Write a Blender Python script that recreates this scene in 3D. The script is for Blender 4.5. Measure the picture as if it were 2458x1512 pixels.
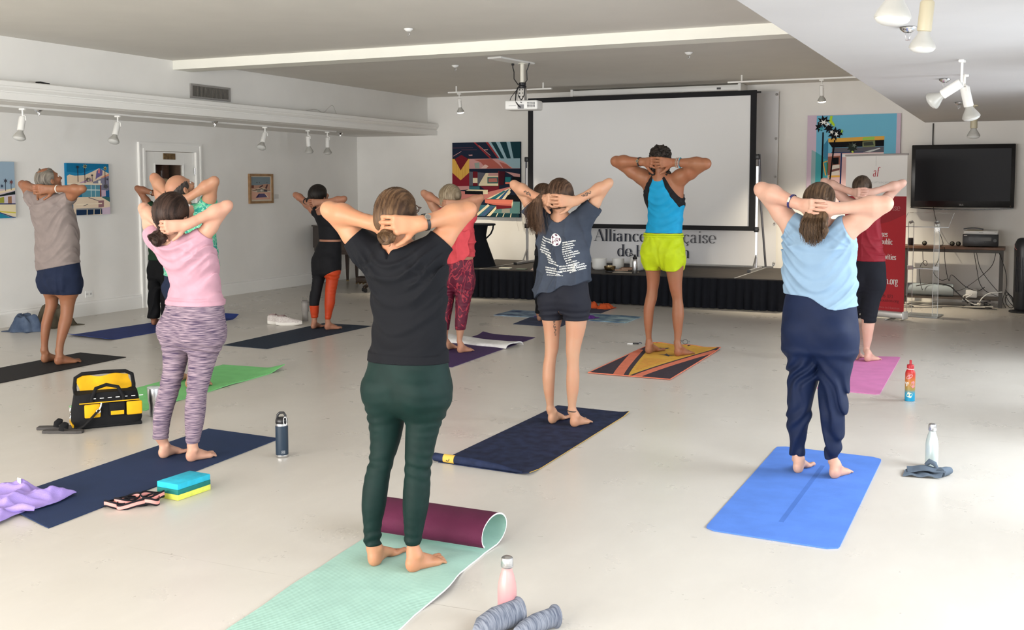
import bpy, bmesh, math, random
import numpy as np
from mathutils import Vector, Matrix
from mathutils.bvhtree import BVHTree
import openvdb

for o in list(bpy.data.objects):
    bpy.data.objects.remove(o, do_unlink=True)
random.seed(7); rng = np.random.RandomState(11)
SC = bpy.context.scene
COL = SC.collection

# ------------------------------------------------------------------ camera
cam_d = bpy.data.cameras.new('camera'); cam = bpy.data.objects.new('camera', cam_d); COL.objects.link(cam)
cam_d.sensor_width = 36.0; cam_d.lens = 2603.5/2458*36.0; cam_d.shift_y = -0.0501
cam_d.clip_start = 0.05; cam_d.clip_end = 200
yaw, pit, rol = 0.435934833, 0.0733631, -0.00087745
f_ = Vector((-math.sin(yaw)*math.cos(pit), math.cos(yaw)*math.cos(pit), -math.sin(pit)))
r_ = Vector((math.cos(yaw), math.sin(yaw), 0)); u_ = r_.cross(f_)
r2 = math.cos(rol)*r_+math.sin(rol)*u_; u2 = -math.sin(rol)*r_+math.cos(rol)*u_
cam.matrix_world = Matrix(((r2.x,u2.x,-f_.x,0),(r2.y,u2.y,-f_.y,0),(r2.z,u2.z,-f_.z,1.62),(0,0,0,1)))
SC.camera = cam

# ------------------------------------------------------------------ light and exposure
SC.view_settings.view_transform = 'Standard'; SC.view_settings.look = 'None'
SC.view_settings.exposure = 0.33; SC.view_settings.gamma = 1.0; SC.view_settings.use_curve_mapping = False
SC.cycles.use_denoising = True
SC.cycles.max_bounces = 8; SC.cycles.diffuse_bounces = 5; SC.cycles.glossy_bounces = 4
SC.cycles.transmission_bounces = 8; SC.cycles.transparent_max_bounces = 12
SC.cycles.sample_clamp_indirect = 8.0; SC.cycles.caustics_reflective = False; SC.cycles.caustics_refractive = False
W = bpy.data.worlds.new('sky'); SC.world = W; W.use_nodes = True
bg = W.node_tree.nodes['Background']; bg.inputs[0].default_value = (0.80,0.90,1.0,1); bg.inputs[1].default_value = 1.0

def area(name, loc, rot, sx, sy, power, col, spread=180):
    l = bpy.data.lights.new(name, 'AREA'); l.shape = 'RECTANGLE'; l.size = sx; l.size_y = sy
    l.energy = power; l.color = col; l.spread = math.radians(spread)
    o = bpy.data.objects.new(name, l); COL.objects.link(o); o.location = loc; o.rotation_euler = rot
    return o
# daylight arriving through the window bays of the right-hand wall (out of frame) and the street windows behind the camera
DAY = (0.90,0.955,1.0)
BAYS = [(-3.0,-0.6),(0.2,2.4),(3.2,5.0),(5.75,7.45),(8.75,9.6),(9.95,10.8)]
for y0, y1 in BAYS:
    area('window_daylight', (1.30,(y0+y1)/2,1.65), (0,math.radians(67),0), 1.8, y1-y0, (46 if y0 > 5 else 34)*(y1-y0), DAY, 150)
for x0, x1 in ((-9.6,-7.2),(-6.6,-4.2),(-3.6,-1.2)):
    area('street_daylight', ((x0+x1)/2,-4.15,1.35), (math.radians(90),0,0), x1-x0, 2.2, 330, (1.0,0.98,0.95))

# ------------------------------------------------------------------ materials
MATS = {}
def mat(name, col=(0.8,0.8,0.8), rough=0.6, metal=0.0, spec=0.5, noise=0.0, nscale=20.0, bump=0.0, bscale=200.0,
        stretch=(1,1,1), col2=None, emit=None, trans=0.0, ior=1.45, sheen=0.0, coat=0.0, alpha=1.0):
    if name in MATS: return MATS[name]
    m = bpy.data.materials.new(name); m.use_nodes = True; nt = m.node_tree; N = nt.nodes; L = nt.links
    b = N['Principled BSDF']
    b.inputs['Base Color'].default_value = (*col,1); b.inputs['Roughness'].default_value = rough
    b.inputs['Metallic'].default_value = metal; b.inputs['Specular IOR Level'].default_value = spec
    b.inputs['IOR'].default_value = ior
    if trans: b.inputs['Transmission Weight'].default_value = trans
    if sheen: b.inputs['Sheen Weight'].default_value = sheen
    if coat: b.inputs['Coat Weight'].default_value = coat; b.inputs['Coat Roughness'].default_value = 0.15
    if alpha < 1: b.inputs['Alpha'].default_value = alpha
    if emit: b.inputs['Emission Color'].default_value = (*emit[:3],1); b.inputs['Emission Strength'].default_value = emit[3]
    if noise or col2 or bump:
        tc = N.new('ShaderNodeTexCoord'); mp = N.new('ShaderNodeMapping'); L.new(tc.outputs['Object'], mp.inputs[0])
        mp.inputs['Scale'].default_value = stretch
    if noise or col2:
        n = N.new('ShaderNodeTexNoise'); n.inputs['Scale'].default_value = nscale; n.inputs['Detail'].default_value = 4
        L.new(mp.outputs[0], n.inputs['Vector'])
        r = N.new('ShaderNodeValToRGB'); L.new(n.outputs['Fac'], r.inputs[0])
        if col2 is None: col2 = tuple(min(1,c*(1+noise)) for c in col); c1 = tuple(c*(1-noise) for c in col)
        else: c1 = col
        r.color_ramp.elements[0].position = 0.36; r.color_ramp.elements[1].position = 0.64
        r.color_ramp.elements[0].color = (*c1,1); r.color_ramp.elements[1].color = (*col2,1)
        L.new(r.outputs[0], b.inputs['Base Color'])
    if bump:
        n2 = N.new('ShaderNodeTexNoise'); n2.inputs['Scale'].default_value = bscale; n2.inputs['Detail'].default_value = 3
        L.new(mp.outputs[0], n2.inputs['Vector'])
        bp = N.new('ShaderNodeBump'); bp.inputs['Strength'].default_value = bump; bp.inputs['Distance'].default_value = 0.003
        L.new(n2.outputs['Fac'], bp.inputs['Height']); L.new(bp.outputs[0], b.inputs['Normal'])
    MATS[name] = m
    return m

def srgb(r,g,b):
    return tuple(((c/255)/12.92 if c/255 <= 0.04045 else ((c/255+0.055)/1.055)**2.4) for c in (r,g,b))

# ------------------------------------------------------------------ mesh helpers
class MB:
    def __init__(s): s.v = []; s.f = []; s.m = []; s.ms = []; s.cur = 0
    def use(s, m):
        if m not in s.ms: s.ms.append(m)
        s.cur = s.ms.index(m); return s
    def add(s, vs, fs):
        b = len(s.v); s.v += [tuple(p) for p in vs]; s.f += [tuple(b+i for i in f) for f in fs]; s.m += [s.cur]*len(fs); return s
    def box(s, lo, hi, M=None):
        x0,y0,z0 = lo; x1,y1,z1 = hi
        vs = [(x0,y0,z0),(x1,y0,z0),(x1,y1,z0),(x0,y1,z0),(x0,y0,z1),(x1,y0,z1),(x1,y1,z1),(x0,y1,z1)]
        if M: vs = [tuple(M @ Vector(p)) for p in vs]
        return s.add(vs, [(0,3,2,1),(4,5,6,7),(0,1,5,4),(1,2,6,5),(2,3,7,6),(3,0,4,7)])
    def rbox(s, lo, hi, r=0.01, n=3, M=None):     # box with rounded vertical and horizontal edges
        bm = bmesh.new(); bmesh.ops.create_cube(bm, size=1.0)
        for v in bm.verts:
            v.co = Vector([lo[i]+(v.co[i]+0.5)*(hi[i]-lo[i]) for i in range(3)])
        bmesh.ops.bevel(bm, geom=bm.edges[:], offset=r, segments=n, profile=0.5, affect='EDGES')
        bm.verts.index_update()
        vs = [tuple((M @ v.co) if M else v.co) for v in bm.verts]; fs = [tuple(v.index for v in f.verts) for f in bm.faces]
        bm.free(); return s.add(vs, fs)
    def rings(s, rings, cap=True, closed=False):
        n = len(rings[0]); vs = [p for r in rings for p in r]; fs = []
        K = len(rings)
        for k in range(K-1 if not closed else K):
            a = k*n; b = ((k+1) % K)*n
            for i in range(n):
                j = (i+1) % n; fs.append((a+i,a+j,b+j,b+i))
        if cap and not closed: fs.append(tuple(range(n-1,-1,-1))); fs.append(tuple((K-1)*n+i for i in range(n)))
        return s.add(vs, fs)
    def tube(s, pts, r, n=8, cap=True, closed=False, flat=1.0):
        pts = [Vector(p) for p in pts]; K = len(pts); rr = r if hasattr(r,'__len__') else [r]*K
        rings = []; prev = None
        for k,p in enumerate(pts):
            a = pts[k-1] if (k > 0 or closed) else p; b = pts[(k+1) % K] if (k < K-1 or closed) else p
            t = (b-a).normalized() if (b-a).length > 1e-9 else Vector((0,0,1))
            if prev is None:
                up = Vector((0,0,1)) if abs(t.z) < 0.9 else Vector((1,0,0)); x = up.cross(t).normalized()
            else: x = (prev-t*prev.dot(t)).normalized()
            prev = x; y = t.cross(x)
            rings.append([tuple(p+rr[k]*(math.cos(2*math.pi*i/n)*x+flat*math.sin(2*math.pi*i/n)*y)) for i in range(n)])
        return s.rings(rings, cap, closed)
    def cyl(s, a, b, r0, r1=None, n=16): return s.tube([a,b], [r0, r0 if r1 is None else r1], n)
    def lathe(s, prof, c=(0,0,0), n=24, M=None):     # profile of (radius, z), bottom first
        rings = []
        for r,z in prof:
            ring = [Vector((r*math.cos(2*math.pi*i/n), r*math.sin(2*math.pi*i/n), z)) for i in range(n)]
            if M: ring = [M @ p for p in ring]
            rings.append([tuple(p+Vector(c)) for p in ring])
        return s.rings(rings)
    def ball(s, c, r, n=12, k=8):
        rx,ry,rz = r if hasattr(r,'__len__') else (r,r,r)
        rings = []
        for j in range(k+1):
            a = -math.pi/2+math.pi*j/k; q = max(math.cos(a),0.02)
            rings.append([(c[0]+rx*q*math.cos(2*math.pi*i/n), c[1]+ry*q*math.sin(2*math.pi*i/n), c[2]+rz*math.sin(a)) for i in range(n)])
        return s.rings(rings)
    def prism(s, poly, d, M=None):                   # 2D polygon extruded from z=0 to d
        n = len(poly); vs = [Vector((x,y,0)) for x,y in poly]+[Vector((x,y,d)) for x,y in poly]
        if M: vs = [M @ p for p in vs]
        return s.add([tuple(p) for p in vs], [tuple(range(n-1,-1,-1)), tuple(range(n,2*n))]+[(i,(i+1)%n,n+(i+1)%n,n+i) for i in range(n)])
    def grid(s, fn, nu, nv):
        vs = [fn(i/nu, j/nv) for j in range(nv+1) for i in range(nu+1)]
        fs = [(j*(nu+1)+i, j*(nu+1)+i+1, (j+1)*(nu+1)+i+1, (j+1)*(nu+1)+i) for j in range(nv) for i in range(nu)]
        return s.add(vs, fs)
    def sheet(s, fn, nu, nv, th):                     # closed sheet: top fn(u,v), bottom th lower, with a rim
        top = [Vector(fn(i/nu, j/nv)) for j in range(nv+1) for i in range(nu+1)]
        w = nu+1; vs = [tuple(p) for p in top]+[tuple(p-Vector((0,0,th))) for p in top]; B = len(top); fs = []
        for j in range(nv):
            for i in range(nu):
                a = j*w+i; fs.append((a,a+1,a+w+1,a+w)); fs.append((B+a,B+a+w,B+a+w+1,B+a+1))
        for i in range(nu): fs.append((i,B+i,B+i+1,i+1)); a = nv*w+i; fs.append((a,a+1,B+a+1,B+a))
        for j in range(nv): a = j*w; fs.append((a,a+w,B+a+w,B+a)); a = j*w+nu; fs.append((a,B+a,B+a+w,a+w))
        return s.add(vs, fs)
    def build(s, name, m=None, parent=None, smooth=None, bevel=0.0, kind=None):
        me = bpy.data.meshes.new(name); me.from_pydata(s.v, [], s.f)
        if m is not None: me.materials.append(m)
        else:
            for q in s.ms: me.materials.append(q)
            me.polygons.foreach_set('material_index', s.m)
        bm = bmesh.new(); bm.from_mesh(me); bmesh.ops.recalc_face_normals(bm, faces=bm.faces[:]); bm.to_mesh(me); bm.free()
        if smooth is not None:
            me.polygons.foreach_set('use_smooth', [True]*len(me.polygons)); me.update()
            me.set_sharp_from_angle(angle=math.radians(smooth))
        o = bpy.data.objects.new(name, me); COL.objects.link(o)
        if parent is not None: o.parent = parent
        if bevel:
            bv = o.modifiers.new('bevel','BEVEL'); bv.width = bevel; bv.segments = 2; bv.limit_method = 'ANGLE'
        if kind: o['kind'] = kind
        return o

def tag(o, label=None, cat=None, group=None):
    if label: o['label'] = label
    if cat: o['category'] = cat
    if group: o['group'] = group
    return o
def empty(name, loc=(0,0,0), rz=0.0, label=None, cat=None, group=None):
    o = bpy.data.objects.new(name, None); COL.objects.link(o); o.location = loc; o.rotation_euler = (0,0,rz)
    o.empty_display_size = 0.1
    return tag(o, label, cat, group)
def struct(o): o['kind'] = 'structure'; return o
def copy_tree(o, parent=None):
    c = o.copy(); COL.objects.link(c)
    if parent is not None: c.parent = parent
    for ch in list(o.children): copy_tree(ch, c)
    return c

# ------------------------------------------------------------------ lettering: pen skeletons with a vertical-stress (Didone) pen
def arc(cx, cy, rx, ry, a0, a1, n=18):
    return [(cx+rx*math.cos(math.radians(a0+(a1-a0)*i/n)), cy+ry*math.sin(math.radians(a0+(a1-a0)*i/n))) for i in range(n+1)]
def serif(x, y, w=0.30): return [(x-w/2,y),(x+w/2,y)]
def _stem(x, y0, y1, top='flag', bot=True):
    r = [[(x,y0),(x,y1)]]
    if bot: r.append(serif(x,y0+0.02))
    if top == 'both': r.append(serif(x,y1-0.02))
    if top == 'flag': r.append([(x-0.16,y1-0.03),(x,y1-0.03)])
    return r
GL = {
 'A': (1.12,[[(0.12,0.02),(0.53,1.45)],[(0.55,1.48),(0.98,0.0)],[(0.26,0.5),(0.83,0.5)],serif(0.12,0.02),serif(0.98,0.02,0.36)]),
 'F': (0.92,[*_stem(0.2,0,1.45,'both'),[(0.2,1.43),(0.84,1.43)],[(0.84,1.43),(0.84,1.1)],[(0.2,0.76),(0.62,0.76)],[(0.62,0.9),(0.62,0.62)]]),
 'H': (1.2,[*_stem(0.2,0,1.45,'both'),*_stem(0.98,0,1.45,'both'),[(0.2,0.75),(0.98,0.75)]]),
 'l': (0.42,_stem(0.2,0,1.5)), 'i': (0.42,[*_stem(0.2,0,1.0),[(0.2,1.28),(0.2,1.42)]]),
 'd': (0.86,[arc(0.38,0.49,0.28,0.49,75,285),[(0.45,0.02),(0.66,0.2)],[(0.45,0.96),(0.66,0.8)],[(0.66,0),(0.66,1.5)],[(0.5,1.47),(0.66,1.47)],[(0.66,0.02),(0.82,0.02)]]),
 'b': (0.86,[arc(0.46,0.49,0.28,0.49,-105,105),[(0.2,0),(0.2,1.5)],[(0.04,1.47),(0.2,1.47)],[(0.2,0.2),(0.4,0.02)],[(0.2,0.8),(0.4,0.96)]]),
 'p': (0.86,[arc(0.46,0.49,0.28,0.49,-105,105),*_stem(0.2,-0.45,1.0),[(0.2,0.2),(0.4,0.02)],[(0.2,0.8),(0.4,0.96)]]),
 'a': (0.78,[[(0.52,0),(0.52,0.72)],arc(0.34,0.70,0.2,0.28,10,165),arc(0.33,0.26,0.22,0.26,60,300),[(0.42,0.55),(0.52,0.6)],[(0.52,0.06),(0.7,0.03)]]),
 'c': (0.74,[arc(0.4,0.49,0.3,0.49,50,318),[(0.56,0.78),(0.57,0.86)]]),
 'e': (0.76,[arc(0.4,0.49,0.3,0.49,0,318),[(0.1,0.5),(0.68,0.5)]]),
 'n': (0.92,[*_stem(0.2,0,1.0),arc(0.44,0.7,0.24,0.27,0,140),*_stem(0.68,0,0.72,None)]),
 'm': (1.36,[*_stem(0.2,0,1.0),arc(0.42,0.7,0.22,0.27,0,140),*_stem(0.64,0,0.72,None),arc(0.86,0.7,0.22,0.27,0,140),*_stem(1.08,0,0.72,None)]),
 'u': (0.92,[[(0.2,1),(0.2,0.28)],[(0.06,0.97),(0.2,0.97)],arc(0.44,0.28,0.24,0.26,180,320),[(0.68,0),(0.68,1.0)],[(0.54,0.97),(0.68,0.97)],[(0.68,0.02),(0.84,0.02)]]),
 'o': (0.84,[arc(0.42,0.49,0.32,0.49,0,360,28)]),
 'r': (0.62,[*_stem(0.2,0,1.0),arc(0.42,0.68,0.2,0.28,60,150),[(0.5,0.82),(0.5,0.92)]]),
 's': (0.64,[arc(0.32,0.73,0.2,0.24,40,200),[(0.13,0.66),(0.5,0.36)],arc(0.32,0.25,0.2,0.24,20,-150),[(0.48,0.72),(0.48,0.92)],[(0.12,0.08),(0.12,0.28)]]),
 't': (0.56,[[(0.24,1.28),(0.24,0.2)],arc(0.38,0.2,0.14,0.17,180,320),[(0.06,0.96),(0.46,0.96)]]),
 'v': (0.86,[[(0.16,1.0),(0.42,0.0)],[(0.44,0.0),(0.7,1.0)],serif(0.16,0.98),serif(0.7,0.98,0.24)]),
 'g': (0.82,[arc(0.38,0.62,0.24,0.36,0,360,24),arc(0.38,-0.2,0.3,0.22,0,360,24),[(0.2,0.3),(0.16,0.12),(0.3,0.02)],[(0.58,0.86),(0.76,0.98)]]),
 'f': (0.6,[*_stem(0.22,0,1.2,None),arc(0.42,1.2,0.2,0.28,40,180),[(0.05,0.96),(0.46,0.96)]]),
 '.': (0.36,[[(0.16,0.0),(0.16,0.16)]]), ' ': (0.45,[]),
 '-': (0.5,[[(0.08,0.5),(0.42,0.5)]]),
 '1': (0.6,_stem(0.3,0,1.4)), '2': (0.7,[arc(0.34,1.05,0.24,0.34,170,-40),[(0.5,0.84),(0.1,0.06)],[(0.1,0.04),(0.62,0.04)]]),
 '3': (0.7,[arc(0.32,1.05,0.22,0.32,150,-90),arc(0.32,0.38,0.26,0.37,90,-150)]),
 '6': (0.7,[arc(0.36,0.42,0.26,0.42,0,360),arc(0.52,0.6,0.42,0.8,180,110)]),
 'h': (0.92,[*_stem(0.2,0,1.5),arc(0.44,0.7,0.24,0.27,0,140),*_stem(0.68,0,0.72,None)]),
}
GL['\u00e7'] = (0.74, GL['c'][1]+[[(0.42,0.0),(0.4,-0.12)],arc(0.4,-0.24,0.12,0.12,90,-120)])
def letters(mb, text, to3, stem=0.15, hair=0.03, slant=0.0, track=0.0, d=0.0):
    """lay a line of lettering; to3(x,y) maps glyph units to 3D; returns the width in glyph units"""
    x0 = 0.0
    for ch in text:
        adv, strokes = GL[ch]
        for st in strokes:
            pts = np.array(st, float)
            seg = np.diff(pts, axis=0)
            tang = np.vstack([seg[:1], (seg[:-1]+seg[1:]) if len(seg) > 1 else seg[:0], seg[-1:]])
            tang /= np.maximum(np.linalg.norm(tang,axis=1),1e-9)[:,None]
            w = hair+(stem-hair)*np.abs(tang[:,1])**1.6
            if ch == 'A' and st[0][0] < 0.2 and len(st) == 2: w[:] = hair*1.3
            nrm = np.stack([-tang[:,1],tang[:,0]],1)
            Lp = pts+nrm*w[:,None]/2; Rp = pts-nrm*w[:,None]/2
            vs = []
            for p,q in zip(Lp,Rp):
                vs += [to3(x0+p[0]+slant*p[1],p[1]), to3(x0+q[0]+slant*q[1],q[1])]
            mb.add(vs, [(2*i,2*i+1,2*i+3,2*i+2) for i in range(len(pts)-1)])
        x0 += adv+track
    return x0
def textw(text, track=0.0): return sum(GL[c][0]+track for c in text)
# ------------------------------------------------------------------ the room
def wallmat(name, col, bump=0.12):
    return mat(name, col, rough=0.75, spec=0.25, noise=0.015, nscale=2.5, bump=bump, bscale=120)
M_wall = wallmat('painted_wall', (0.80,0.785,0.755)); M_ceil = wallmat('painted_ceiling', (0.68,0.655,0.61))
M_beam = wallmat('cream_beam', (0.80,0.79,0.72)); M_trim = mat('white_gloss_trim', (0.84,0.83,0.80), rough=0.4)
M_white = mat('white_plastic', (0.82,0.82,0.80), rough=0.35); M_black = mat('black_plastic', (0.012,0.012,0.014), rough=0.35)
M_chrome = mat('chrome', (0.75,0.75,0.76), rough=0.15, metal=1.0); M_steel = mat('brushed_steel', (0.62,0.62,0.63), rough=0.3, metal=1.0)

def floor_material():
    m = mat('painted_concrete_floor', (0.72,0.69,0.63), rough=0.3); nt = m.node_tree; N = nt.nodes; L = nt.links
    b = N['Principled BSDF']; b.inputs['Specular IOR Level'].default_value = 0.45
    tc = N.new('ShaderNodeTexCoord')
    def noise(scale, det=5, rough=0.6, stretch=(1,1,1)):
        mp = N.new('ShaderNodeMapping'); mp.inputs['Scale'].default_value = stretch; L.new(tc.outputs['Object'], mp.inputs[0])
        n = N.new('ShaderNodeTexNoise'); n.inputs['Scale'].default_value = scale; n.inputs['Detail'].default_value = det
        n.inputs['Roughness'].default_value = rough; L.new(mp.outputs[0], n.inputs['Vector']); return n
    def ramp(src, p0, c0, p1, c1):
        r = N.new('ShaderNodeValToRGB'); r.color_ramp.elements[0].position = p0; r.color_ramp.elements[1].position = p1
        r.color_ramp.elements[0].color = (*c0,1); r.color_ramp.elements[1].color = (*c1,1); L.new(src, r.inputs[0]); return r
    def mix(fac, a, bcol, mode='MIX'):
        x = N.new('ShaderNodeMix'); x.data_type = 'RGBA'; x.blend_type = mode
        if isinstance(fac, float): x.inputs[0].default_value = fac
        else: L.new(fac, x.inputs[0])
        L.new(a, x.inputs[6])
        if isinstance(bcol, tuple): x.inputs[7].default_value = (*bcol,1)
        else: L.new(bcol, x.inputs[7])
        return x.outputs[2]
    base = ramp(noise(0.9,6,0.62,(1,0.6,1)).outputs['Fac'], 0.30, (0.545,0.512,0.462), 0.70, (0.600,0.570,0.523)).outputs[0]
    # trowel scuffs and dirt specks
    sc = ramp(noise(9,6,0.7,(1,0.35,1)).outputs['Fac'], 0.50, (0,0,0), 0.85, (1,1,1)).outputs[0]
    scm = N.new('ShaderNodeMath'); scm.operation = 'MULTIPLY'; L.new(sc, scm.inputs[0]); scm.inputs[1].default_value = 0.3
    c = mix(scm.outputs[0], base, (0.67,0.64,0.58))
    sp = ramp(noise(34,2,0.5).outputs['Fac'], 0.80, (0,0,0), 0.83, (1,1,1)).outputs[0]
    c = mix(sp, c, (0.47,0.44,0.40))
    # the slab joint that crosses the floor and hairline cracks
    xyz = N.new('ShaderNodeSeparateXYZ'); L.new(tc.outputs['Object'], xyz.inputs[0])
    wob = noise(2.2,4,0.6)
    def line(axis, pos, w):
        a = N.new('ShaderNodeMath'); a.operation = 'SUBTRACT'; L.new(xyz.outputs[axis], a.inputs[0]); a.inputs[1].default_value = pos+0.02
        d = N.new('ShaderNodeMath'); d.operation = 'MULTIPLY_ADD'; L.new(wob.outputs['Fac'], d.inputs[0]); d.inputs[1].default_value = 0.04; L.new(a.outputs[0], d.inputs[2])
        e = N.new('ShaderNodeMath'); e.operation = 'ABSOLUTE'; L.new(d.outputs[0], e.inputs[0])
        f = N.new('ShaderNodeMath'); f.operation = 'LESS_THAN'; L.new(e.outputs[0], f.inputs[0]); f.inputs[1].default_value = w; return f.outputs[0]
    brk = ramp(noise(3.5,3).outputs['Fac'], 0.40, (0,0,0), 0.62, (0.75,0.75,0.75)).outputs[0]
    for ax,pos,w in (('Y',3.585,0.0022),('Y',7.4,0.0025),('Y',11.2,0.003)):
        g = N.new('ShaderNodeMath'); g.operation = 'MULTIPLY'; L.new(line(ax,pos,w), g.inputs[0]); L.new(brk, g.inputs[1])
        c = mix(g.outputs[0], c, (0.33,0.30,0.26))
    L.new(c, b.inputs['Base Color'])
    rr = ramp(noise(3,5,0.6).outputs['Fac'], 0.3, (0.26,0.26,0.26), 0.7, (0.34,0.34,0.34)).outputs[0]; L.new(rr, b.inputs['Roughness'])
    bp = N.new('ShaderNodeBump'); bp.inputs['Strength'].default_value = 0.03; bp.inputs['Distance'].default_value = 0.003
    L.new(noise(14,3,0.5).outputs['Fac'], bp.inputs['Height']); L.new(bp.outputs[0], b.inputs['Normal'])
    return m
struct(MB().box((-10.6,-4.4,-0.12),(1.05,16.2,0)).build('floor', floor_material()))
XL, YB, ZC, ZL = -10.4, 15.98, 3.06, 2.455
D0, D1, DZ = 10.90, 11.87, 2.06
struct(MB().box((XL-0.2,-4.3,0),(XL,D0,2.45)).box((XL-0.2,D1,0),(XL,YB+0.2,2.45)).box((XL-0.2,D0,DZ),(XL,D1,2.45)).build('wall_left', M_wall))
struct(MB().box((XL,YB,0),(1.05,YB+0.2,3.3)).build('wall_back', M_wall))
wr = MB(); ys = [-4.3]+[q for b in BAYS for q in b]+[YB]
for i in range(0,len(ys),2): wr.box((0.88,ys[i],0),(1.05,ys[i+1],2.455))
for y0,y1 in BAYS: wr.box((0.88,y0,2.2),(1.05,y1,2.455)); wr.box((0.88,y0,0),(1.05,y1,0.1))
struct(wr.build('wall_right', M_wall))
wf = MB()
for x0,x1 in ((-10.4,-9.6),(-7.2,-6.6),(-4.2,-3.6),(-1.2,1.0)): wf.box((x0,-4.3,0),(x1,-4.1,3.06))
for x0,x1 in ((-9.6,-7.2),(-6.6,-4.2),(-3.6,-1.2)): wf.box((x0,-4.3,2.45),(x1,-4.1,3.06)); wf.box((x0,-4.3,0),(x1,-4.1,0.25))
struct(wf.build('wall_front', M_wall))
for i,(y0,y1) in enumerate(BAYS):
    wm = MB()
    for a,b,c,d in ((y0,y0+0.05,0.1,2.2),(y1-0.05,y1,0.1,2.2),(y0+0.05,y1-0.05,0.1,0.16),(y0+0.05,y1-0.05,2.14,2.2)): wm.box((0.9,a,c),(0.95,b,d))
    struct(wm.build('window_%d'%(i+1), mat('window_frame_metal',(0.55,0.55,0.54),rough=0.4,metal=0.6)))
struct(MB().box((-9.0,-4.3,ZC),(-1.19,YB,ZC+0.2)).build('ceiling', M_ceil))
struct(MB().box((-1.19,-4.3,ZL),(1.05,YB,ZC+0.2)).build('ceiling_low', wallmat('shade_tinted_low_ceiling', (0.57,0.56,0.56))))  # shade on the low ceiling is put into its colour, greyer than the main ceiling
struct(MB().box((XL,-4.3,2.43),(-9.0,YB,ZC+0.2)).build('trim_1', M_wall))          # bulkhead above the picture wall
# moulded cornice along the lower edge of the bulkhead
prof = [(-9.0,2.432),(-8.815,2.432),(-8.815,2.50),(-8.835,2.505),(-8.835,2.515),(-8.82,2.525),(-8.80,2.545),(-8.795,2.56),(-8.785,2.565),(-8.785,2.605),(-8.80,2.615),(-9.0,2.615)]
c = MB(); c.rings([[(x,y,z) for x,z in prof] for y in (-4.0,YB)]); struct(c.build('trim_2', M_trim))
struct(MB().box((-9.0,9.94,2.955),(-1.19,10.25,ZC)).build('trim_3', M_beam))
# baseboards: a plain board with a small cap
def board(name, y0, y1):
    q = MB(); p = [(XL,0),(XL+0.018,0),(XL+0.018,0.15),(XL+0.01,0.17),(XL+0.014,0.18),(XL,0.19)]
    q.rings([[(x,y,z) for x,z in p] for y in (y0,y1)]); struct(q.build(name, M_trim))
board('baseboard_left', -4.0, D0-0.12); board('baseboard_left.001', D1+0.12, YB)
struct(MB().box((XL+0.02,YB-0.018,0),(0.86,YB,0.14)).build('baseboard_back', M_trim))
# door in the left wall with its casing, glazed upper panel and the book room behind it
dr = empty('door_1', (XL,(D0+D1)/2,0)); struct(dr)
def dpart(mb, name, m, **k):
    o = mb.build(name, m, **k); o.parent = dr; o.matrix_parent_inverse = Matrix.Translation((-XL,-(D0+D1)/2,0)); return o
cs = MB()
for (ya,yb,za,zb) in ((D0-0.11,D0,0,DZ+0.11),(D1,D1+0.11,0,DZ+0.11),(D0,D1,DZ,DZ+0.11)):
    cs.box((XL,ya,za),(XL+0.022,yb,zb))
for (ya,yb,za,zb) in ((D0-0.11,D0-0.085,0,DZ+0.11),(D1+0.085,D1+0.11,0,DZ+0.11),(D0-0.085,D1+0.085,DZ+0.085,DZ+0.11),(D0-0.03,D0,0,DZ+0.03),(D1,D1+0.03,0,DZ+0.03),(D0,D1,DZ,DZ+0.03)):
    cs.box((XL+0.022,ya,za),(XL+0.034,yb,zb))
dpart(cs, 'door_casing', M_trim)
g0,g1,gz0,gz1 = 11.09,11.66,1.02,1.90
lf = MB(); X0,X1 = XL-0.045,XL-0.004; a,b = D0+0.006,D1-0.006
for (ya,yb,za,zb) in ((a,g0,0.01,DZ-0.006),(g1,b,0.01,DZ-0.006),(g0,g1,0.01,gz0),(g0,g1,gz1,DZ-0.006)): lf.box((X0,ya,za),(X1,yb,zb))
for (ya,yb,za,zb) in ((g0,g0+0.02,gz0,gz1),(g1-0.02,g1,gz0,gz1),(g0+0.02,g1-0.02,gz0,gz0+0.02),(g0+0.02,g1-0.02,gz1-0.02,gz1)): lf.box((X0,ya,za),(XL+0.004,yb,zb))
dpart(lf, 'door_leaf', M_trim, bevel=0.002)
M_glass = mat('clear_glass', (0.95,0.98,0.97), rough=0.02, trans=1.0, ior=1.45)
dpart(MB().box((XL-0.03,g0+0.015,gz0+0.015),(XL-0.024,g1-0.015,gz1-0.015)), 'glass_pane', M_glass)
dpart(MB().rbox((XL-0.004,11.26,1.952),(XL+0.006,11.49,2.035),0.003,1), 'plaque', mat('bronze_plaque',(0.16,0.10,0.045),rough=0.45,metal=0.3,noise=0.35,nscale=30))
for z in (0.3,1.05,1.80): dpart(MB().cyl((XL+0.008,D1-0.004,z-0.045),(XL+0.008,D1-0.004,z+0.045),0.009,n=8), 'hinge', M_steel)
hd = MB(); hd.cyl((XL-0.004,a+0.07,1.0),(XL+0.05,a+0.07,1.0),0.012,n=10); hd.tube([(XL+0.05,a+0.06,1.0),(XL+0.052,a+0.12,1.0),(XL+0.05,a+0.17,0.995)],0.009,8); dpart(hd, 'door_handle', M_steel, smooth=40)
dpart(MB().box((XL-0.004,a,0.10),(XL+0.03,a+0.07,0.13)), 'door_stop', M_black)
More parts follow.
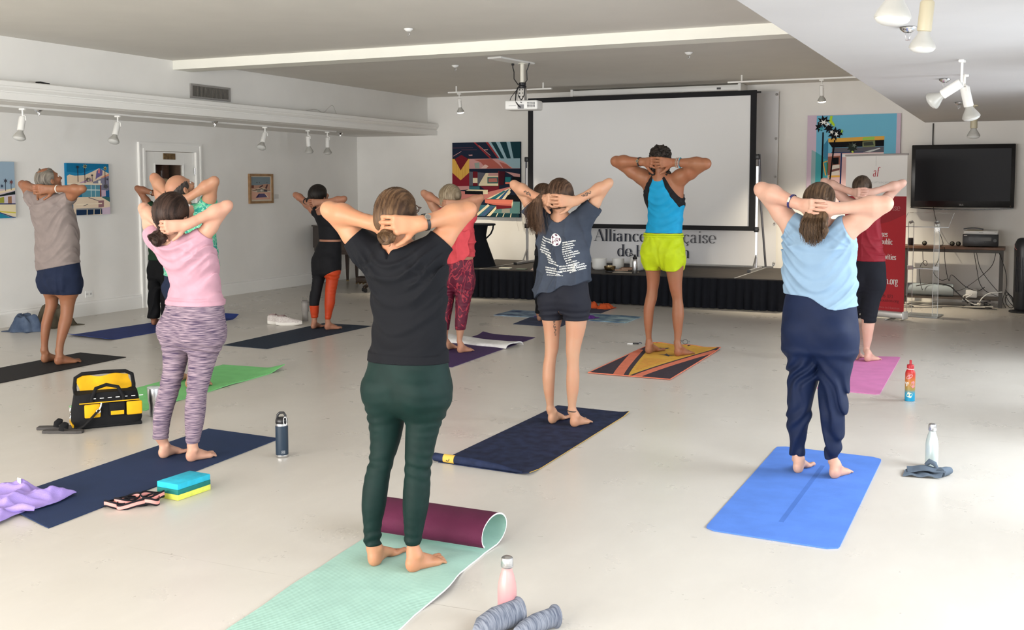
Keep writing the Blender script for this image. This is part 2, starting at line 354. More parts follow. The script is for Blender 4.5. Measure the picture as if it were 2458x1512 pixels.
# little room seen through the pane: dark wood shelves with files and books
M_dwood = mat('dark_wood_shelf',(0.055,0.025,0.017),rough=0.5,noise=0.3,nscale=8,stretch=(1,1,6))
rm = MB(); rx0 = XL-1.3
rm.box((rx0-0.05,10.3,-0.02),(rx0,12.6,2.4)); rm.box((rx0,10.25,-0.02),(XL-0.2,10.3,2.4)); rm.box((rx0,12.6,-0.02),(XL-0.2,12.65,2.4)); rm.box((rx0,10.3,2.36),(XL-0.2,12.6,2.4)); rm.box((rx0,10.3,-0.02),(XL-0.2,12.6,0.0))
struct(rm.build('wall_closet', mat('closet_wall',(0.16,0.10,0.08),rough=0.8)))
area('closet_lamp', (XL-0.55,11.4,2.33), (0,0,0), 0.5, 0.5, 10, (1.0,0.9,0.75))
sh = empty('bookshelf', (rx0+0.02,11.4,0), 0, 'dark wooden bookshelf seen through the glass of the white door', 'bookshelf')
b = MB(); b.box((0,-1.0,0),(0.03,1.0,2.2))
for y in (-1.0,-0.1,0.98): b.box((0.03,y,0),(0.32,y+0.03,2.2))
for z in (0.02,0.55,1.05,1.45,1.98): b.box((0.03,-0.97,z),(0.31,-0.1,z+0.025)); b.box((0.03,-0.07,z),(0.31,0.98,z+0.025))
b.build('shelf_case', M_dwood, sh)
cols = [(0.55,0.56,0.55),(0.30,0.36,0.38),(0.62,0.62,0.58),(0.08,0.09,0.14),(0.35,0.12,0.10),(0.20,0.25,0.33),(0.5,0.47,0.4)]
k = 0
ORD = ['first','second','third','fourth','fifth','sixth','seventh','eighth','ninth','tenth','eleventh','twelfth','thirteenth','fourteenth','fifteenth','sixteenth','seventeenth','eighteenth','nineteenth','twentieth']
cnm = ['grey','slate','pale','navy','red','blue','tan']
for (ya,yb,z,bay) in ((10.75,11.25,1.475,'left'),(11.36,12.0,1.475,'right')):
    y = ya; nb = 0
    while y < yb-0.05:
        th = random.uniform(0.022,0.05); hh = random.uniform(0.24,0.33); d = random.uniform(0.16,0.22)
        bk = MB(); bk.rbox((0,-th/2,0),(d,th/2,hh),0.004,1)
        o = bk.build('book', mat('book_cover_%d'%(k%7), cols[k%7], rough=0.6)); o.location = (rx0+0.08,y+th/2,z)
        if k % 5 == 4: o.rotation_euler = (0.12,0,0); y += 0.03
        tag(o, '%s book, %s from the left in the %s bay behind the door glass' % (cnm[k%7],ORD[nb],bay), 'book', 'books behind the door glass'); nb += 1
        y += th+0.004; k += 1

# ------------------------------------------------------------------ fixed fittings of the room
def fit(mb, name, m, label, cat, loc=(0,0,0), group=None, **k):
    o = mb.build(name, m, **k); o.location = loc; return tag(o, label, cat, group)
# air vent in the bulkhead
v = empty('air_vent', (-9.0,10.575,2.735), 0, 'dark louvred air vent above the white cornice', 'vent')
fr = MB()
for (ya,yb,za,zb) in ((-0.36,-0.33,-0.085,0.085),(0.33,0.36,-0.085,0.085),(-0.33,0.33,-0.085,-0.062),(-0.33,0.33,0.062,0.085)): fr.box((0,ya,za),(0.022,yb,zb))
fr.build('vent_frame', mat('vent_grey',(0.30,0.285,0.27),rough=0.5), v, bevel=0.002)
MB().box((0.001,-0.33,-0.062),(0.003,0.33,0.062)).build('vent_backing', M_black, v)
lou = MB(); lou.box((0.006,-0.005,-0.062),(0.018,0.004,0.062)); lo = lou.build('louvre', mat('vent_louvre',(0.20,0.185,0.165),rough=0.5), v)
for i in range(27):
    o = lo if i == 0 else lo.copy()
    if i: COL.objects.link(o); o.parent = v
    o.location = (0,-0.315+i*0.0242,0)
# outlet
w = empty('wall_outlet', (XL,9.91,0.265), 0, 'white wall outlet near the floor between the grey-shirted man and the door', 'outlet')
MB().rbox((0,-0.06,-0.04),(0.006,0.06,0.04),0.002,1).build('cover_plate', M_white, w)
for y in (-0.03,0.03):
    s_ = MB(); s_.box((0.006,y-0.012,-0.012),(0.0068,y-0.008,0.012)); s_.box((0.006,y+0.008,-0.012),(0.0068,y+0.012,0.012)); s_.build('socket_slots', M_black, w)
fit(MB().rbox((0,-0.05,-0.035),(0.003,0.05,0.035),0.001,1), 'label_card', mat('card_grey',(0.62,0.60,0.57),rough=0.7), 'small grey caption card right of the wood-framed picture', 'card', (XL,13.70,1.43))
# sprinkler heads
def sprinkler(name, loc, label, m=M_white):
    s_ = empty(name, loc, 0, label, 'sprinkler')
    e = MB(); e.lathe([(0.045,-0.004),(0.042,-0.012),(0.025,-0.026),(0.018,-0.03),(0.018,0.0)][::-1], n=16); e.build('escutcheon', m, s_, smooth=40)
    a = MB(); a.tube([(-0.010,0,-0.03),(-0.012,0,-0.045),(-0.006,0,-0.062),(0,0,-0.066)],0.0028,6); a.tube([(0.010,0,-0.03),(0.012,0,-0.045),(0.006,0,-0.062),(0,0,-0.066)],0.0028,6)
    a.cyl((0,0,-0.03),(0,0,-0.066),0.003,n=6); a.build('frame_arm', M_chrome, s_, smooth=40)
    MB().cyl((0,0,-0.066),(0,0,-0.069),0.014,n=12).build('deflector', M_chrome, s_)
for loc,lab in (((-5.17,8.83,ZC),'white ceiling sprinkler in front of the cream beam, nearest on the high ceiling'),((-6.24,11.77,ZC),'white ceiling sprinkler behind the beam, left of the projector'),((-3.32,11.72,ZC),'white ceiling sprinkler behind the beam, right of the projector')): sprinkler('sprinkler_head', loc, lab)
for loc,lab in (((-0.56,6.22,ZL),'chrome sprinkler on the low ceiling beside the two large spotlights'),((-0.56,9.39,ZL),'chrome sprinkler on the low ceiling left of the spotlight cluster'),((-0.58,12.13,ZL),'chrome sprinkler on the low ceiling farthest from the viewer, nearest the television wall')): sprinkler('sprinkler_head', loc, lab, M_chrome)
for loc,lab in (((-9.66,8.58,2.43),'small sprinkler under the bulkhead, leftmost, between the two nearest spotlights'),((-9.43,11.16,2.43),'small sprinkler under the bulkhead just above the door'),((-9.74,14.48,2.43),'small sprinkler under the bulkhead nearest the back corner')): sprinkler('sprinkler_head', loc, lab, M_chrome)
# track lighting
M_can = mat('spot_white',(0.78,0.77,0.74),rough=0.4); M_cream = mat('spot_cream',(0.42,0.37,0.26),rough=0.4); M_bulb = mat('bulb_reflector',(0.40,0.39,0.36),rough=0.3); M_lens = mat('bulb_lens',(0.55,0.55,0.53),rough=0.3)
def track(name, a, b, label, z=None):
    a, b = Vector(a), Vector(b); t = empty(name, a, 0, label, 'track'); L = b-a
    q = MB(); q.box((-0.018,0,-0.02),(0.018,L.length,0.0)) ; o = q.build('rail', M_can, t)
    ang = math.atan2(-L.x, L.y); t.rotation_euler = (0,0,ang)
    for f in (0.08,0.92): h = MB(); h.cyl((0,L.length*f,0),(0,L.length*f,max(0.002,(ZC-a.z) if z is None else z-a.z)),0.012,n=8); h.build('hanger', M_can, t)
track('light_track', (-7.71,14.32,2.98), (-6.05,14.33,2.98), 'white lighting track hung from the ceiling left of the projection screen')
track('light_track', (-3.56,14.48,2.98), (-1.25,14.47,2.98), 'white lighting track hung from the ceiling above the right-hand picture')
track('light_track', (-9.42,6.5,2.43), (-9.5,14.0,2.43), 'white lighting track under the bulkhead along the left wall', 2.431)
def spot(loc, tilt, yawr, label, m=M_can, lit=False, s=1.0, can=0.13, drop=0.0):
    s_ = empty('spotlight', loc, yawr, label, 'spotlight')
    st = MB(); st.rbox((-0.03*s,-0.018,-0.02),(0.03*s,0.018,0.0),0.004,1); st.cyl((0,0,-0.02),(0,0,-0.075*s-drop),0.008*s,n=8); st.tube([(0.0,0,-0.06*s-drop),(0.03*s,0,-0.075*s-drop),(0.032*s,0,-0.11*s-drop)],0.006*s,6)
    st.build('stem', m, s_, smooth=40)
    R_ = Matrix.Translation((0,0,-0.075*s-drop)) @ Matrix.Rotation(tilt,4,'X')
    c = MB(); c.lathe([(0.004,0),(0.026*s,-0.004),(0.03*s,-0.012),(0.03*s,-can*s),(0.024*s,-can*s-0.004)][::-1], n=20, M=R_); c.build('can', m, s_, smooth=40)
    b = MB(); z = -can*s
    b.lathe([(0.022*s,z),(0.026*s,z-0.015*s),(0.048*s,z-0.05*s),(0.056*s,z-0.068*s),(0.055*s,z-0.076*s)][::-1], n=24, M=R_); bo = b.build('bulb', M_bulb, s_, smooth=50)
    l = MB(); l.lathe([(0.055*s,z-0.074*s),(0.046*s,z-0.086*s),(0.028*s,z-0.094*s),(0.004,z-0.096*s)][::-1], n=24, M=R_)
    l.build('lens', mat('lit_lens',(1,0.95,0.85),emit=(1.0,0.90,0.72,14)) if lit else M_lens, bo, smooth=50)
    if lit:
        d = bpy.data.lights.new('spot_lamp','SPOT'); d.energy = lit; d.color = (1.0,0.87,0.66); d.spot_size = math.radians(95); d.spot_blend = 0.7; d.shadow_soft_size = 0.05
        lo_ = bpy.data.objects.new('spot_lamp', d); COL.objects.link(lo_)
        p = Matrix.Translation(loc) @ Matrix.Rotation(yawr,4,'Z') @ R_ @ Vector((0,0,z-0.12*s)); lo_.location = p
        dr_ = Matrix.Rotation(yawr,4,'Z') @ R_.to_3x3().to_4x4(); lo_.rotation_euler = dr_.to_euler()
    return s_
R = math.radians
spot((-7.55,14.36,2.96), R(12), 0, 'lit white spotlight above the abstract picture left of the screen', lit=160)
spot((-2.34,14.48,2.96), R(12), 0, 'lit white spotlight above the palm picture right of the screen', lit=300)
for (x,y),ti,yw,lab in (((-9.42,8.16),-16,12,'white spotlight under the bulkhead, leftmost'),((-9.43,9.49),-24,12,'white spotlight under the bulkhead above the blue mountain picture, left of the door'),((-9.46,12.23),-30,10,'white spotlight under the bulkhead just right of the door, tilted left'),((-9.48,13.26),8,10,'white spotlight under the bulkhead, left one of the pair near the back corner'),((-9.49,13.77),0,10,'white spotlight under the bulkhead, hanging straight, nearest the back corner')):
    spot((x,y,2.41), R(ti), R(yw), lab, s=1.15)
# the large pair near the viewer and the cluster on the low ceiling
spot((-0.372,3.81,2.455), R(6), R(120), 'large white spotlight at the top edge, left one of the near pair', s=1.06)
spot((-0.365,4.88,2.455), R(6), R(60), 'cream spotlight with long can at the top edge, right one of the near pair', m=M_cream, s=0.97)
spot((-0.37,8.0,2.455), R(58), R(80), 'white spotlight of the low-ceiling cluster, highest, tilted right', s=1.1, drop=0.07)
spot((-0.40,9.1,2.455), R(15), R(-60), 'white spotlight in the middle of the low-ceiling cluster', s=1.2)
spot((-0.45,12.6,2.455), R(0), R(0), 'cream spotlight hanging straight, lowest of the cluster, above the television', m=M_cream, s=1.2)
# measured body profiles, metres, person-local (x right, y forward, z up):
# torso / pelv / L / R rows are (z, centre x, centre y, half width, half depth); fL / fR are heel x, y, toe-out degrees, length
PEOPLE = {
 'black': dict(base=[-2.334,3.876,0], face=6, S=1.606, torso=[[0.87,0.008,0.063,0.181,0.135],[0.99,0.009,0.071,0.167,0.117],[1.106,0.013,0.065,0.165,0.116],[1.187,0.016,0.055,0.177,0.12],[1.258,0.014,0.035,0.186,0.118],[1.32,0.016,0.028,0.175,0.103],[1.364,0.014,0.02,0.138,0.076]], pelv=[[0.664,0.008,0.049,0.194,0.113],[0.708,0.009,0.054,0.2,0.133],[0.769,0.009,0.059,0.2,0.148],[0.813,0.009,0.062,0.193,0.141],[0.849,0.008,0.061,0.187,0.135],[0.893,0.007,0.063,0.181,0.131]], L=[[0.05,-0.099,-0.058,0.024,0.026],[0.09,-0.099,-0.057,0.034,0.037],[0.18,-0.098,-0.056,0.037,0.04],[0.251,-0.096,-0.05,0.05,0.053],[0.321,-0.093,-0.042,0.053,0.055],[0.389,-0.091,-0.026,0.052,0.054],[0.439,-0.086,-0.006,0.051,0.052],[0.525,-0.082,0.019,0.063,0.066],[0.615,-0.082,0.027,0.076,0.082],[0.704,-0.085,0.022,0.08,0.092]], R=[[0.057,0.085,-0.02,0.025,0.028],[0.111,0.084,-0.019,0.032,0.035],[0.197,0.087,-0.01,0.042,0.046],[0.267,0.089,-0.003,0.053,0.056],[0.337,0.09,0.004,0.056,0.058],[0.406,0.09,0.012,0.053,0.055],[0.457,0.09,0.018,0.056,0.058],[0.543,0.091,0.035,0.064,0.068],[0.629,0.095,0.055,0.074,0.081],[0.714,0.098,0.072,0.088,0.103]], fL=[-0.086,-0.087,-7.027,0.239], fR=[0.086,-0.063,11.539,0.228], head=[0.007,-0.009,1.506], hw=0.084, top=1.606, neck=[0.004,0.01,1.367], sh=[[-0.15,0.016,1.32],[0.131,0.017,1.307]], el=[[-0.3,-0.065,1.502],[0.255,0.14,1.503]], wr=[[-0.059,-0.069,1.45],[0.158,-0.055,1.454]]),
 'pink': dict(base=[-4.432,4.902,0], face=6, S=1.551, torso=[[0.903,0.014,0.108,0.189,0.136],[0.93,0.015,0.108,0.181,0.129],[1.01,0.016,0.109,0.165,0.115],[1.085,0.019,0.096,0.164,0.115],[1.136,0.018,0.078,0.181,0.124],[1.211,0.017,0.047,0.201,0.129],[1.274,0.015,0.015,0.195,0.115],[1.316,0.013,-0.001,0.155,0.085]], pelv=[[0.66,0.012,0.079,0.214,0.124],[0.702,0.013,0.086,0.223,0.148],[0.763,0.013,0.089,0.219,0.161],[0.837,0.013,0.096,0.205,0.148],[0.874,0.013,0.101,0.198,0.142],[0.923,0.014,0.107,0.185,0.133]], L=[[0.077,-0.105,-0.057,0.027,0.03],[0.117,-0.107,-0.07,0.043,0.047],[0.167,-0.105,-0.067,0.044,0.047],[0.228,-0.103,-0.061,0.049,0.052],[0.301,-0.098,-0.046,0.055,0.058],[0.372,-0.092,-0.022,0.059,0.061],[0.443,-0.088,0.001,0.06,0.061],[0.515,-0.084,0.024,0.063,0.066],[0.588,-0.081,0.036,0.071,0.077],[0.701,-0.08,0.037,0.075,0.088]], R=[[0.069,0.097,-0.015,0.029,0.032],[0.105,0.097,-0.011,0.036,0.039],[0.177,0.097,-0.001,0.047,0.05],[0.238,0.098,0.007,0.054,0.058],[0.31,0.098,0.015,0.059,0.062],[0.383,0.097,0.026,0.056,0.058],[0.454,0.097,0.044,0.064,0.066],[0.525,0.097,0.062,0.07,0.074],[0.597,0.098,0.081,0.08,0.086],[0.705,0.101,0.111,0.092,0.108]], fL=[-0.098,-0.089,-2.716,0.22], fR=[0.098,-0.061,5.745,0.22], head=[0.008,-0.041,1.464], hw=0.098, top=1.551, neck=[0,-0.046,1.308], sh=[[-0.174,-0.016,1.302],[0.137,0.029,1.279]], el=[[-0.298,0.015,1.469],[0.283,0.11,1.486]], wr=[[-0.044,-0.078,1.373],[0.156,-0.067,1.386]]),
 'blue': dict(base=[-0.966,6.119,0], face=8, S=1.642, torso=[[0.94,-0.021,0.04,0.194,0.141],[0.999,-0.02,0.041,0.192,0.136],[1.068,-0.027,0.035,0.199,0.139],[1.139,-0.026,0.019,0.196,0.137],[1.21,-0.021,0.004,0.187,0.128],[1.279,-0.018,-0.01,0.196,0.126],[1.326,-0.017,-0.019,0.19,0.116],[1.376,-0.012,-0.025,0.158,0.089],[1.417,-0.016,-0.029,0.118,0.065]], pelv=[[0.674,-0.013,0.023,0.198,0.115],[0.721,-0.012,0.026,0.206,0.138],[0.813,-0.016,0.031,0.213,0.156],[0.906,-0.021,0.037,0.205,0.147],[0.975,-0.022,0.04,0.194,0.14],[1.022,-0.021,0.041,0.182,0.131]], L=[[0.062,-0.114,-0.019,0.029,0.032],[0.095,-0.117,-0.019,0.038,0.042],[0.164,-0.116,-0.019,0.043,0.047],[0.223,-0.115,-0.019,0.053,0.057],[0.295,-0.11,-0.018,0.065,0.069],[0.365,-0.108,-0.014,0.067,0.07],[0.435,-0.102,-0.005,0.076,0.078],[0.493,-0.096,0.004,0.08,0.083],[0.551,-0.101,0.011,0.081,0.086],[0.62,-0.105,0.018,0.087,0.094],[0.713,-0.118,0.021,0.096,0.11]], R=[[0.066,0.088,-0.018,0.029,0.031],[0.096,0.081,-0.019,0.034,0.038],[0.19,0.086,-0.017,0.048,0.052],[0.248,0.086,-0.017,0.054,0.057],[0.318,0.086,-0.017,0.065,0.068],[0.386,0.083,-0.01,0.07,0.072],[0.454,0.08,-0.003,0.074,0.076],[0.51,0.074,0.004,0.079,0.082],[0.567,0.077,0.014,0.086,0.091],[0.636,0.08,0.021,0.095,0.103],[0.728,0.083,0.028,0.103,0.119]], fL=[-0.1,-0.074,-2.3,0.233], fR=[0.1,-0.076,6.593,0.233], head=[-0.008,-0.04,1.531], hw=0.083, top=1.642, neck=[-0.014,-0.058,1.405], sh=[[-0.143,-0.013,1.354],[0.113,-0.023,1.352]], el=[[-0.323,-0.07,1.578],[0.326,-0.01,1.505]], wr=[[-0.094,-0.121,1.502],[0.111,-0.119,1.482]]),
 'grey': dict(base=[-2.721,6.702,0], face=6, S=1.646, torso=[[0.887,-0.023,-0.01,0.181,0.135],[0.956,-0.024,-0.006,0.18,0.13],[1.068,-0.019,0.002,0.189,0.133],[1.181,-0.013,-0.012,0.181,0.127],[1.265,-0.01,-0.024,0.177,0.115],[1.334,-0.009,-0.036,0.161,0.097],[1.39,-0.014,-0.053,0.115,0.064]], pelv=[[0.774,-0.015,-0,0.183,0.106],[0.83,-0.016,0.001,0.183,0.125],[0.886,-0.019,-0,0.178,0.131],[0.942,-0.021,-0.001,0.175,0.127],[0.998,-0.022,-0.003,0.165,0.119]], L=[[0.073,-0.098,-0.042,0.028,0.03],[0.136,-0.099,-0.043,0.032,0.035],[0.223,-0.103,-0.053,0.043,0.046],[0.308,-0.104,-0.055,0.05,0.053],[0.393,-0.104,-0.049,0.05,0.052],[0.448,-0.101,-0.037,0.047,0.049],[0.503,-0.098,-0.022,0.054,0.056],[0.573,-0.101,-0.017,0.057,0.06],[0.643,-0.102,-0.015,0.062,0.068],[0.699,-0.103,-0.012,0.074,0.084],[0.77,-0.107,-0.016,0.078,0.092]], R=[[0.079,0.071,-0.047,0.03,0.033],[0.155,0.07,-0.047,0.035,0.038],[0.239,0.072,-0.043,0.048,0.051],[0.323,0.073,-0.041,0.052,0.055],[0.406,0.071,-0.036,0.048,0.05],[0.461,0.069,-0.035,0.05,0.051],[0.517,0.067,-0.029,0.056,0.059],[0.585,0.07,-0.013,0.063,0.067],[0.654,0.073,-0.002,0.073,0.081],[0.709,0.073,0.003,0.078,0.089],[0.778,0.073,0.008,0.083,0.098]], fL=[-0.086,-0.068,-1.625,0.239], fR=[0.086,-0.082,5.777,0.234], head=[-0.016,-0.064,1.547], hw=0.087, top=1.646, neck=[-0.009,-0.064,1.393], sh=[[-0.181,-0.039,1.393],[0.142,-0.021,1.389]], el=[[-0.343,-0.095,1.605],[0.291,0.025,1.615]], wr=[[-0.116,-0.149,1.515],[0.133,-0.123,1.502]]),
 'teacher': dict(base=[-2.991,9.848,0], face=12, S=1.96, torso=[[1.156,-0.024,-0.008,0.179,0.128],[1.214,-0.018,0.005,0.175,0.123],[1.293,-0.012,0.011,0.169,0.118],[1.371,-0.008,0.003,0.177,0.124],[1.43,-0.008,-0.01,0.188,0.13],[1.496,-0.009,-0.026,0.201,0.132],[1.586,-0.01,-0.048,0.194,0.118],[1.644,-0.01,-0.055,0.167,0.095],[1.687,-0.014,-0.068,0.11,0.061]], pelv=[[0.842,-0.016,-0.008,0.209,0.121],[0.901,-0.018,-0.01,0.212,0.143],[0.999,-0.021,-0.01,0.208,0.152],[1.077,-0.022,-0.007,0.198,0.142],[1.132,-0.023,-0.006,0.185,0.133],[1.175,-0.024,-0.008,0.175,0.126]], L=[[0.089,-0.15,-0.036,0.031,0.034],[0.202,-0.151,-0.049,0.037,0.04],[0.282,-0.149,-0.053,0.049,0.052],[0.363,-0.147,-0.057,0.053,0.056],[0.442,-0.144,-0.053,0.059,0.061],[0.52,-0.134,-0.031,0.063,0.065],[0.599,-0.129,-0.018,0.059,0.061],[0.678,-0.126,-0.009,0.066,0.07],[0.758,-0.126,-0.011,0.074,0.08],[0.877,-0.128,-0.021,0.089,0.104]], R=[[0.097,0.139,-0.018,0.031,0.034],[0.221,0.141,-0.003,0.044,0.048],[0.3,0.137,-0.003,0.054,0.057],[0.378,0.136,0.002,0.064,0.067],[0.455,0.132,0.007,0.06,0.062],[0.534,0.125,0.007,0.054,0.056],[0.612,0.113,-0.001,0.064,0.066],[0.69,0.104,-0.003,0.071,0.076],[0.768,0.099,-0.002,0.082,0.09],[0.885,0.09,-0.004,0.095,0.112]], fL=[-0.145,-0.09,-1.217,0.284], fR=[0.145,-0.06,8.187,0.278], head=[-0.018,-0.086,1.853], hw=0.091, top=1.96, neck=[-0.012,-0.088,1.687], sh=[[-0.205,-0.061,1.664],[0.166,-0.046,1.663]], el=[[-0.453,-0.16,1.822],[0.446,-0.09,1.79]], wr=[[-0.144,-0.175,1.814],[0.149,-0.145,1.804]]),
 'older': dict(base=[-7.865,7.08,0], face=6, S=1.759, torso=[[0.859,0.004,0.057,0.206,0.157],[0.915,0.003,0.053,0.214,0.161],[1.029,0.001,0.052,0.216,0.156],[1.123,0.002,0.057,0.217,0.152],[1.217,0.005,0.05,0.216,0.151],[1.312,0.005,0.027,0.215,0.145],[1.406,0.004,0.003,0.22,0.137],[1.48,0.005,-0.005,0.181,0.102],[1.525,0.004,-0.019,0.121,0.067]], pelv=[[0.63,0.01,0.072,0.221,0.128],[0.687,0.01,0.077,0.219,0.148],[0.801,0.008,0.071,0.213,0.155],[0.87,0.005,0.063,0.219,0.158],[0.923,0.003,0.055,0.216,0.156]], L=[[0.09,-0.103,-0.036,0.034,0.037],[0.178,-0.101,-0.031,0.036,0.039],[0.272,-0.099,-0.023,0.045,0.048],[0.366,-0.095,-0.006,0.053,0.056],[0.44,-0.091,0.016,0.054,0.055],[0.513,-0.087,0.044,0.06,0.061],[0.589,-0.087,0.049,0.064,0.068],[0.685,-0.089,0.041,0.077,0.084]], R=[[0.098,0.096,-0.028,0.035,0.039],[0.191,0.098,-0.015,0.041,0.044],[0.282,0.102,0.011,0.052,0.056],[0.374,0.105,0.038,0.064,0.067],[0.448,0.107,0.057,0.061,0.063],[0.522,0.106,0.066,0.066,0.068],[0.597,0.105,0.074,0.08,0.084],[0.69,0.105,0.092,0.094,0.103]], fL=[-0.1,-0.069,-3.747,0.25], fR=[0.1,-0.081,8.699,0.265], head=[0.003,-0.026,1.67], hw=0.099, top=1.759, neck=[-0.001,-0.042,1.518], sh=[[-0.181,-0.041,1.48],[0.172,0.021,1.47]], el=[[-0.389,0,1.615],[0.429,0.01,1.574]], wr=[[-0.078,-0.076,1.577],[0.15,-0.057,1.574]]),
 'orange': dict(base=[-7.013,10.035,0], face=8, S=1.592, torso=[[0.977,0.02,0.119,0.141,0.1],[1.071,0.022,0.111,0.142,0.099],[1.141,0.025,0.103,0.141,0.099],[1.212,0.024,0.075,0.152,0.1],[1.282,0.021,0.045,0.149,0.091],[1.329,0.018,0.023,0.101,0.057]], pelv=[[0.606,0.009,0.056,0.182,0.106],[0.676,0.01,0.063,0.179,0.126],[0.768,0.011,0.074,0.179,0.13],[0.884,0.014,0.093,0.164,0.118],[0.986,0.021,0.121,0.138,0.099]], L=[[0.083,-0.09,-0.037,0.029,0.032],[0.12,-0.089,-0.034,0.036,0.039],[0.186,-0.089,-0.033,0.045,0.049],[0.28,-0.09,-0.037,0.054,0.058],[0.373,-0.087,-0.021,0.062,0.064],[0.465,-0.082,0.006,0.06,0.062],[0.557,-0.079,0.031,0.068,0.072],[0.65,-0.079,0.039,0.071,0.079]], R=[[0.074,0.086,-0.011,0.029,0.032],[0.111,0.086,-0.008,0.031,0.034],[0.194,0.089,0.004,0.04,0.043],[0.286,0.093,0.019,0.057,0.06],[0.379,0.093,0.027,0.057,0.059],[0.471,0.094,0.045,0.064,0.066],[0.562,0.096,0.065,0.068,0.072],[0.655,0.096,0.074,0.075,0.084]], fL=[-0.085,-0.088,-8.048,0.233], fR=[0.085,-0.062,22.589,0.226], head=[0.004,-0.045,1.51], hw=0.099, top=1.592, neck=[0.007,0.015,1.343], sh=[[-0.138,0.055,1.312],[0.145,0.059,1.311]], el=[[-0.302,-0.075,1.49],[0.348,-0.015,1.452]], wr=[[-0.082,-0.121,1.413],[0.133,-0.1,1.419]]),
 'coral': dict(base=[-4.898,9.226,0], face=9, S=1.615, torso=[[0.843,0.002,0.043,0.16,0.12],[0.984,-0,0.044,0.169,0.119],[1.065,-0.002,0.033,0.178,0.125],[1.187,0.001,0.011,0.183,0.125],[1.267,0.003,0.001,0.172,0.109],[1.328,-0.002,-0.025,0.123,0.073]], pelv=[[0.601,0.003,0.03,0.171,0.099],[0.641,0.004,0.036,0.172,0.114],[0.701,0.004,0.04,0.174,0.129],[0.823,0.002,0.043,0.162,0.117],[0.883,0.001,0.045,0.153,0.11]], L=[[0.083,-0.102,-0.029,0.023,0.026],[0.201,-0.097,-0.021,0.024,0.025],[0.254,-0.096,-0.02,0.03,0.032],[0.376,-0.093,-0.012,0.044,0.046],[0.496,-0.091,0.003,0.058,0.06],[0.577,-0.092,0.005,0.061,0.065],[0.659,-0.092,0.008,0.058,0.065]], R=[[0.086,0.083,-0.057,0.025,0.028],[0.217,0.085,-0.043,0.047,0.05],[0.269,0.086,-0.037,0.055,0.058],[0.388,0.088,-0.018,0.063,0.065],[0.507,0.087,0.004,0.075,0.078],[0.586,0.088,0.021,0.084,0.09],[0.666,0.087,0.029,0.086,0.097]], fL=[-0.099,-0.047,-3.588,0.229], fR=[0.099,-0.103,6.888,0.229], head=[-0.011,-0.064,1.508], hw=0.106, top=1.615, neck=[-0,-0.02,1.356], sh=[[-0.179,-0.018,1.321],[0.157,0.022,1.301]], el=[[-0.297,-0.1,1.522],[0.332,-0.05,1.482]], wr=[[-0.067,-0.116,1.428],[0.122,-0.122,1.43]]),
 'maroon': dict(base=[-1.249,10.305,0], face=10, S=1.679, torso=[[0.909,0.021,0.044,0.144,0.107],[1.015,0.01,0.047,0.128,0.091],[1.111,0.005,0.038,0.123,0.086],[1.226,-0.005,0.01,0.13,0.09],[1.321,-0.006,-0.01,0.117,0.074],[1.397,-0.015,-0.025,0.082,0.047]], pelv=[[0.635,0.025,0.027,0.145,0.084],[0.673,0.027,0.03,0.148,0.097],[0.749,0.029,0.035,0.153,0.113],[0.863,0.024,0.042,0.15,0.108],[0.947,0.021,0.047,0.138,0.099]], L=[[0.079,-0.06,-0.016,0.023,0.025],[0.172,-0.062,-0.015,0.027,0.029],[0.287,-0.067,-0.015,0.032,0.034],[0.401,-0.075,-0.009,0.032,0.034],[0.515,-0.075,0.006,0.036,0.038],[0.668,-0.057,0.029,0.061,0.067]], R=[[0.073,0.037,-0.02,0.026,0.029],[0.181,0.045,-0.018,0.045,0.049],[0.296,0.046,-0.019,0.061,0.064],[0.41,0.051,-0.011,0.07,0.072],[0.524,0.057,0.004,0.08,0.083],[0.6,0.07,0.018,0.083,0.089],[0.677,0.088,0.026,0.083,0.092]], fL=[-0.053,-0.055,-2.291,0.238], fR=[0.053,-0.095,15.992,0.238], head=[-0.024,-0.059,1.589], hw=0.087, top=1.679, neck=[-0.007,-0.04,1.435], sh=[[-0.116,0.021,1.402],[0.102,-0.002,1.405]], el=[[-0.355,-0.09,1.631],[0.311,0.005,1.615]], wr=[[-0.086,-0.132,1.537],[0.091,-0.14,1.538]]),
 'bald': dict(base=[-6.032,6.744,0], face=4, S=1.673, torso=[[0.874,0.007,0.065,0.236,0.178],[0.958,0.005,0.066,0.237,0.172],[1.059,0.004,0.06,0.238,0.167],[1.16,0.007,0.046,0.238,0.166],[1.261,0.012,0.031,0.237,0.158],[1.345,0.017,0.02,0.226,0.139],[1.412,0.018,0.003,0.178,0.099]], pelv=[[0.689,0.008,0.058,0.248,0.144],[0.756,0.008,0.062,0.245,0.17],[0.857,0.007,0.066,0.241,0.175],[0.907,0.006,0.066,0.24,0.173]], L=[[0.058,-0.123,0.002,0.027,0.03],[0.092,-0.121,0.003,0.032,0.035],[0.177,-0.116,0.006,0.042,0.046],[0.315,-0.11,0.003,0.056,0.059],[0.45,-0.104,0.011,0.063,0.065],[0.586,-0.1,0.016,0.078,0.083],[0.721,-0.094,0.019,0.091,0.104]], R=[[0.067,0.113,-0.074,0.031,0.035],[0.12,0.117,-0.046,0.049,0.054],[0.2,0.119,-0.019,0.062,0.067],[0.33,0.12,0.011,0.076,0.08],[0.462,0.114,0.032,0.076,0.078],[0.592,0.112,0.07,0.084,0.09],[0.724,0.11,0.097,0.095,0.109]], fL=[-0.131,-0.004,-13.648,0.238], fR=[0.131,-0.146,11.087,0.254], head=[0.008,-0.057,1.588], hw=0.091, top=1.673, neck=[0.006,-0.006,1.439], sh=[[-0.175,-0.011,1.41],[0.19,0.061,1.413]], el=[[-0.25,-0.055,1.654],[0.341,-0.01,1.627]], wr=[[-0.047,-0.094,1.506],[0.149,-0.101,1.497]]),
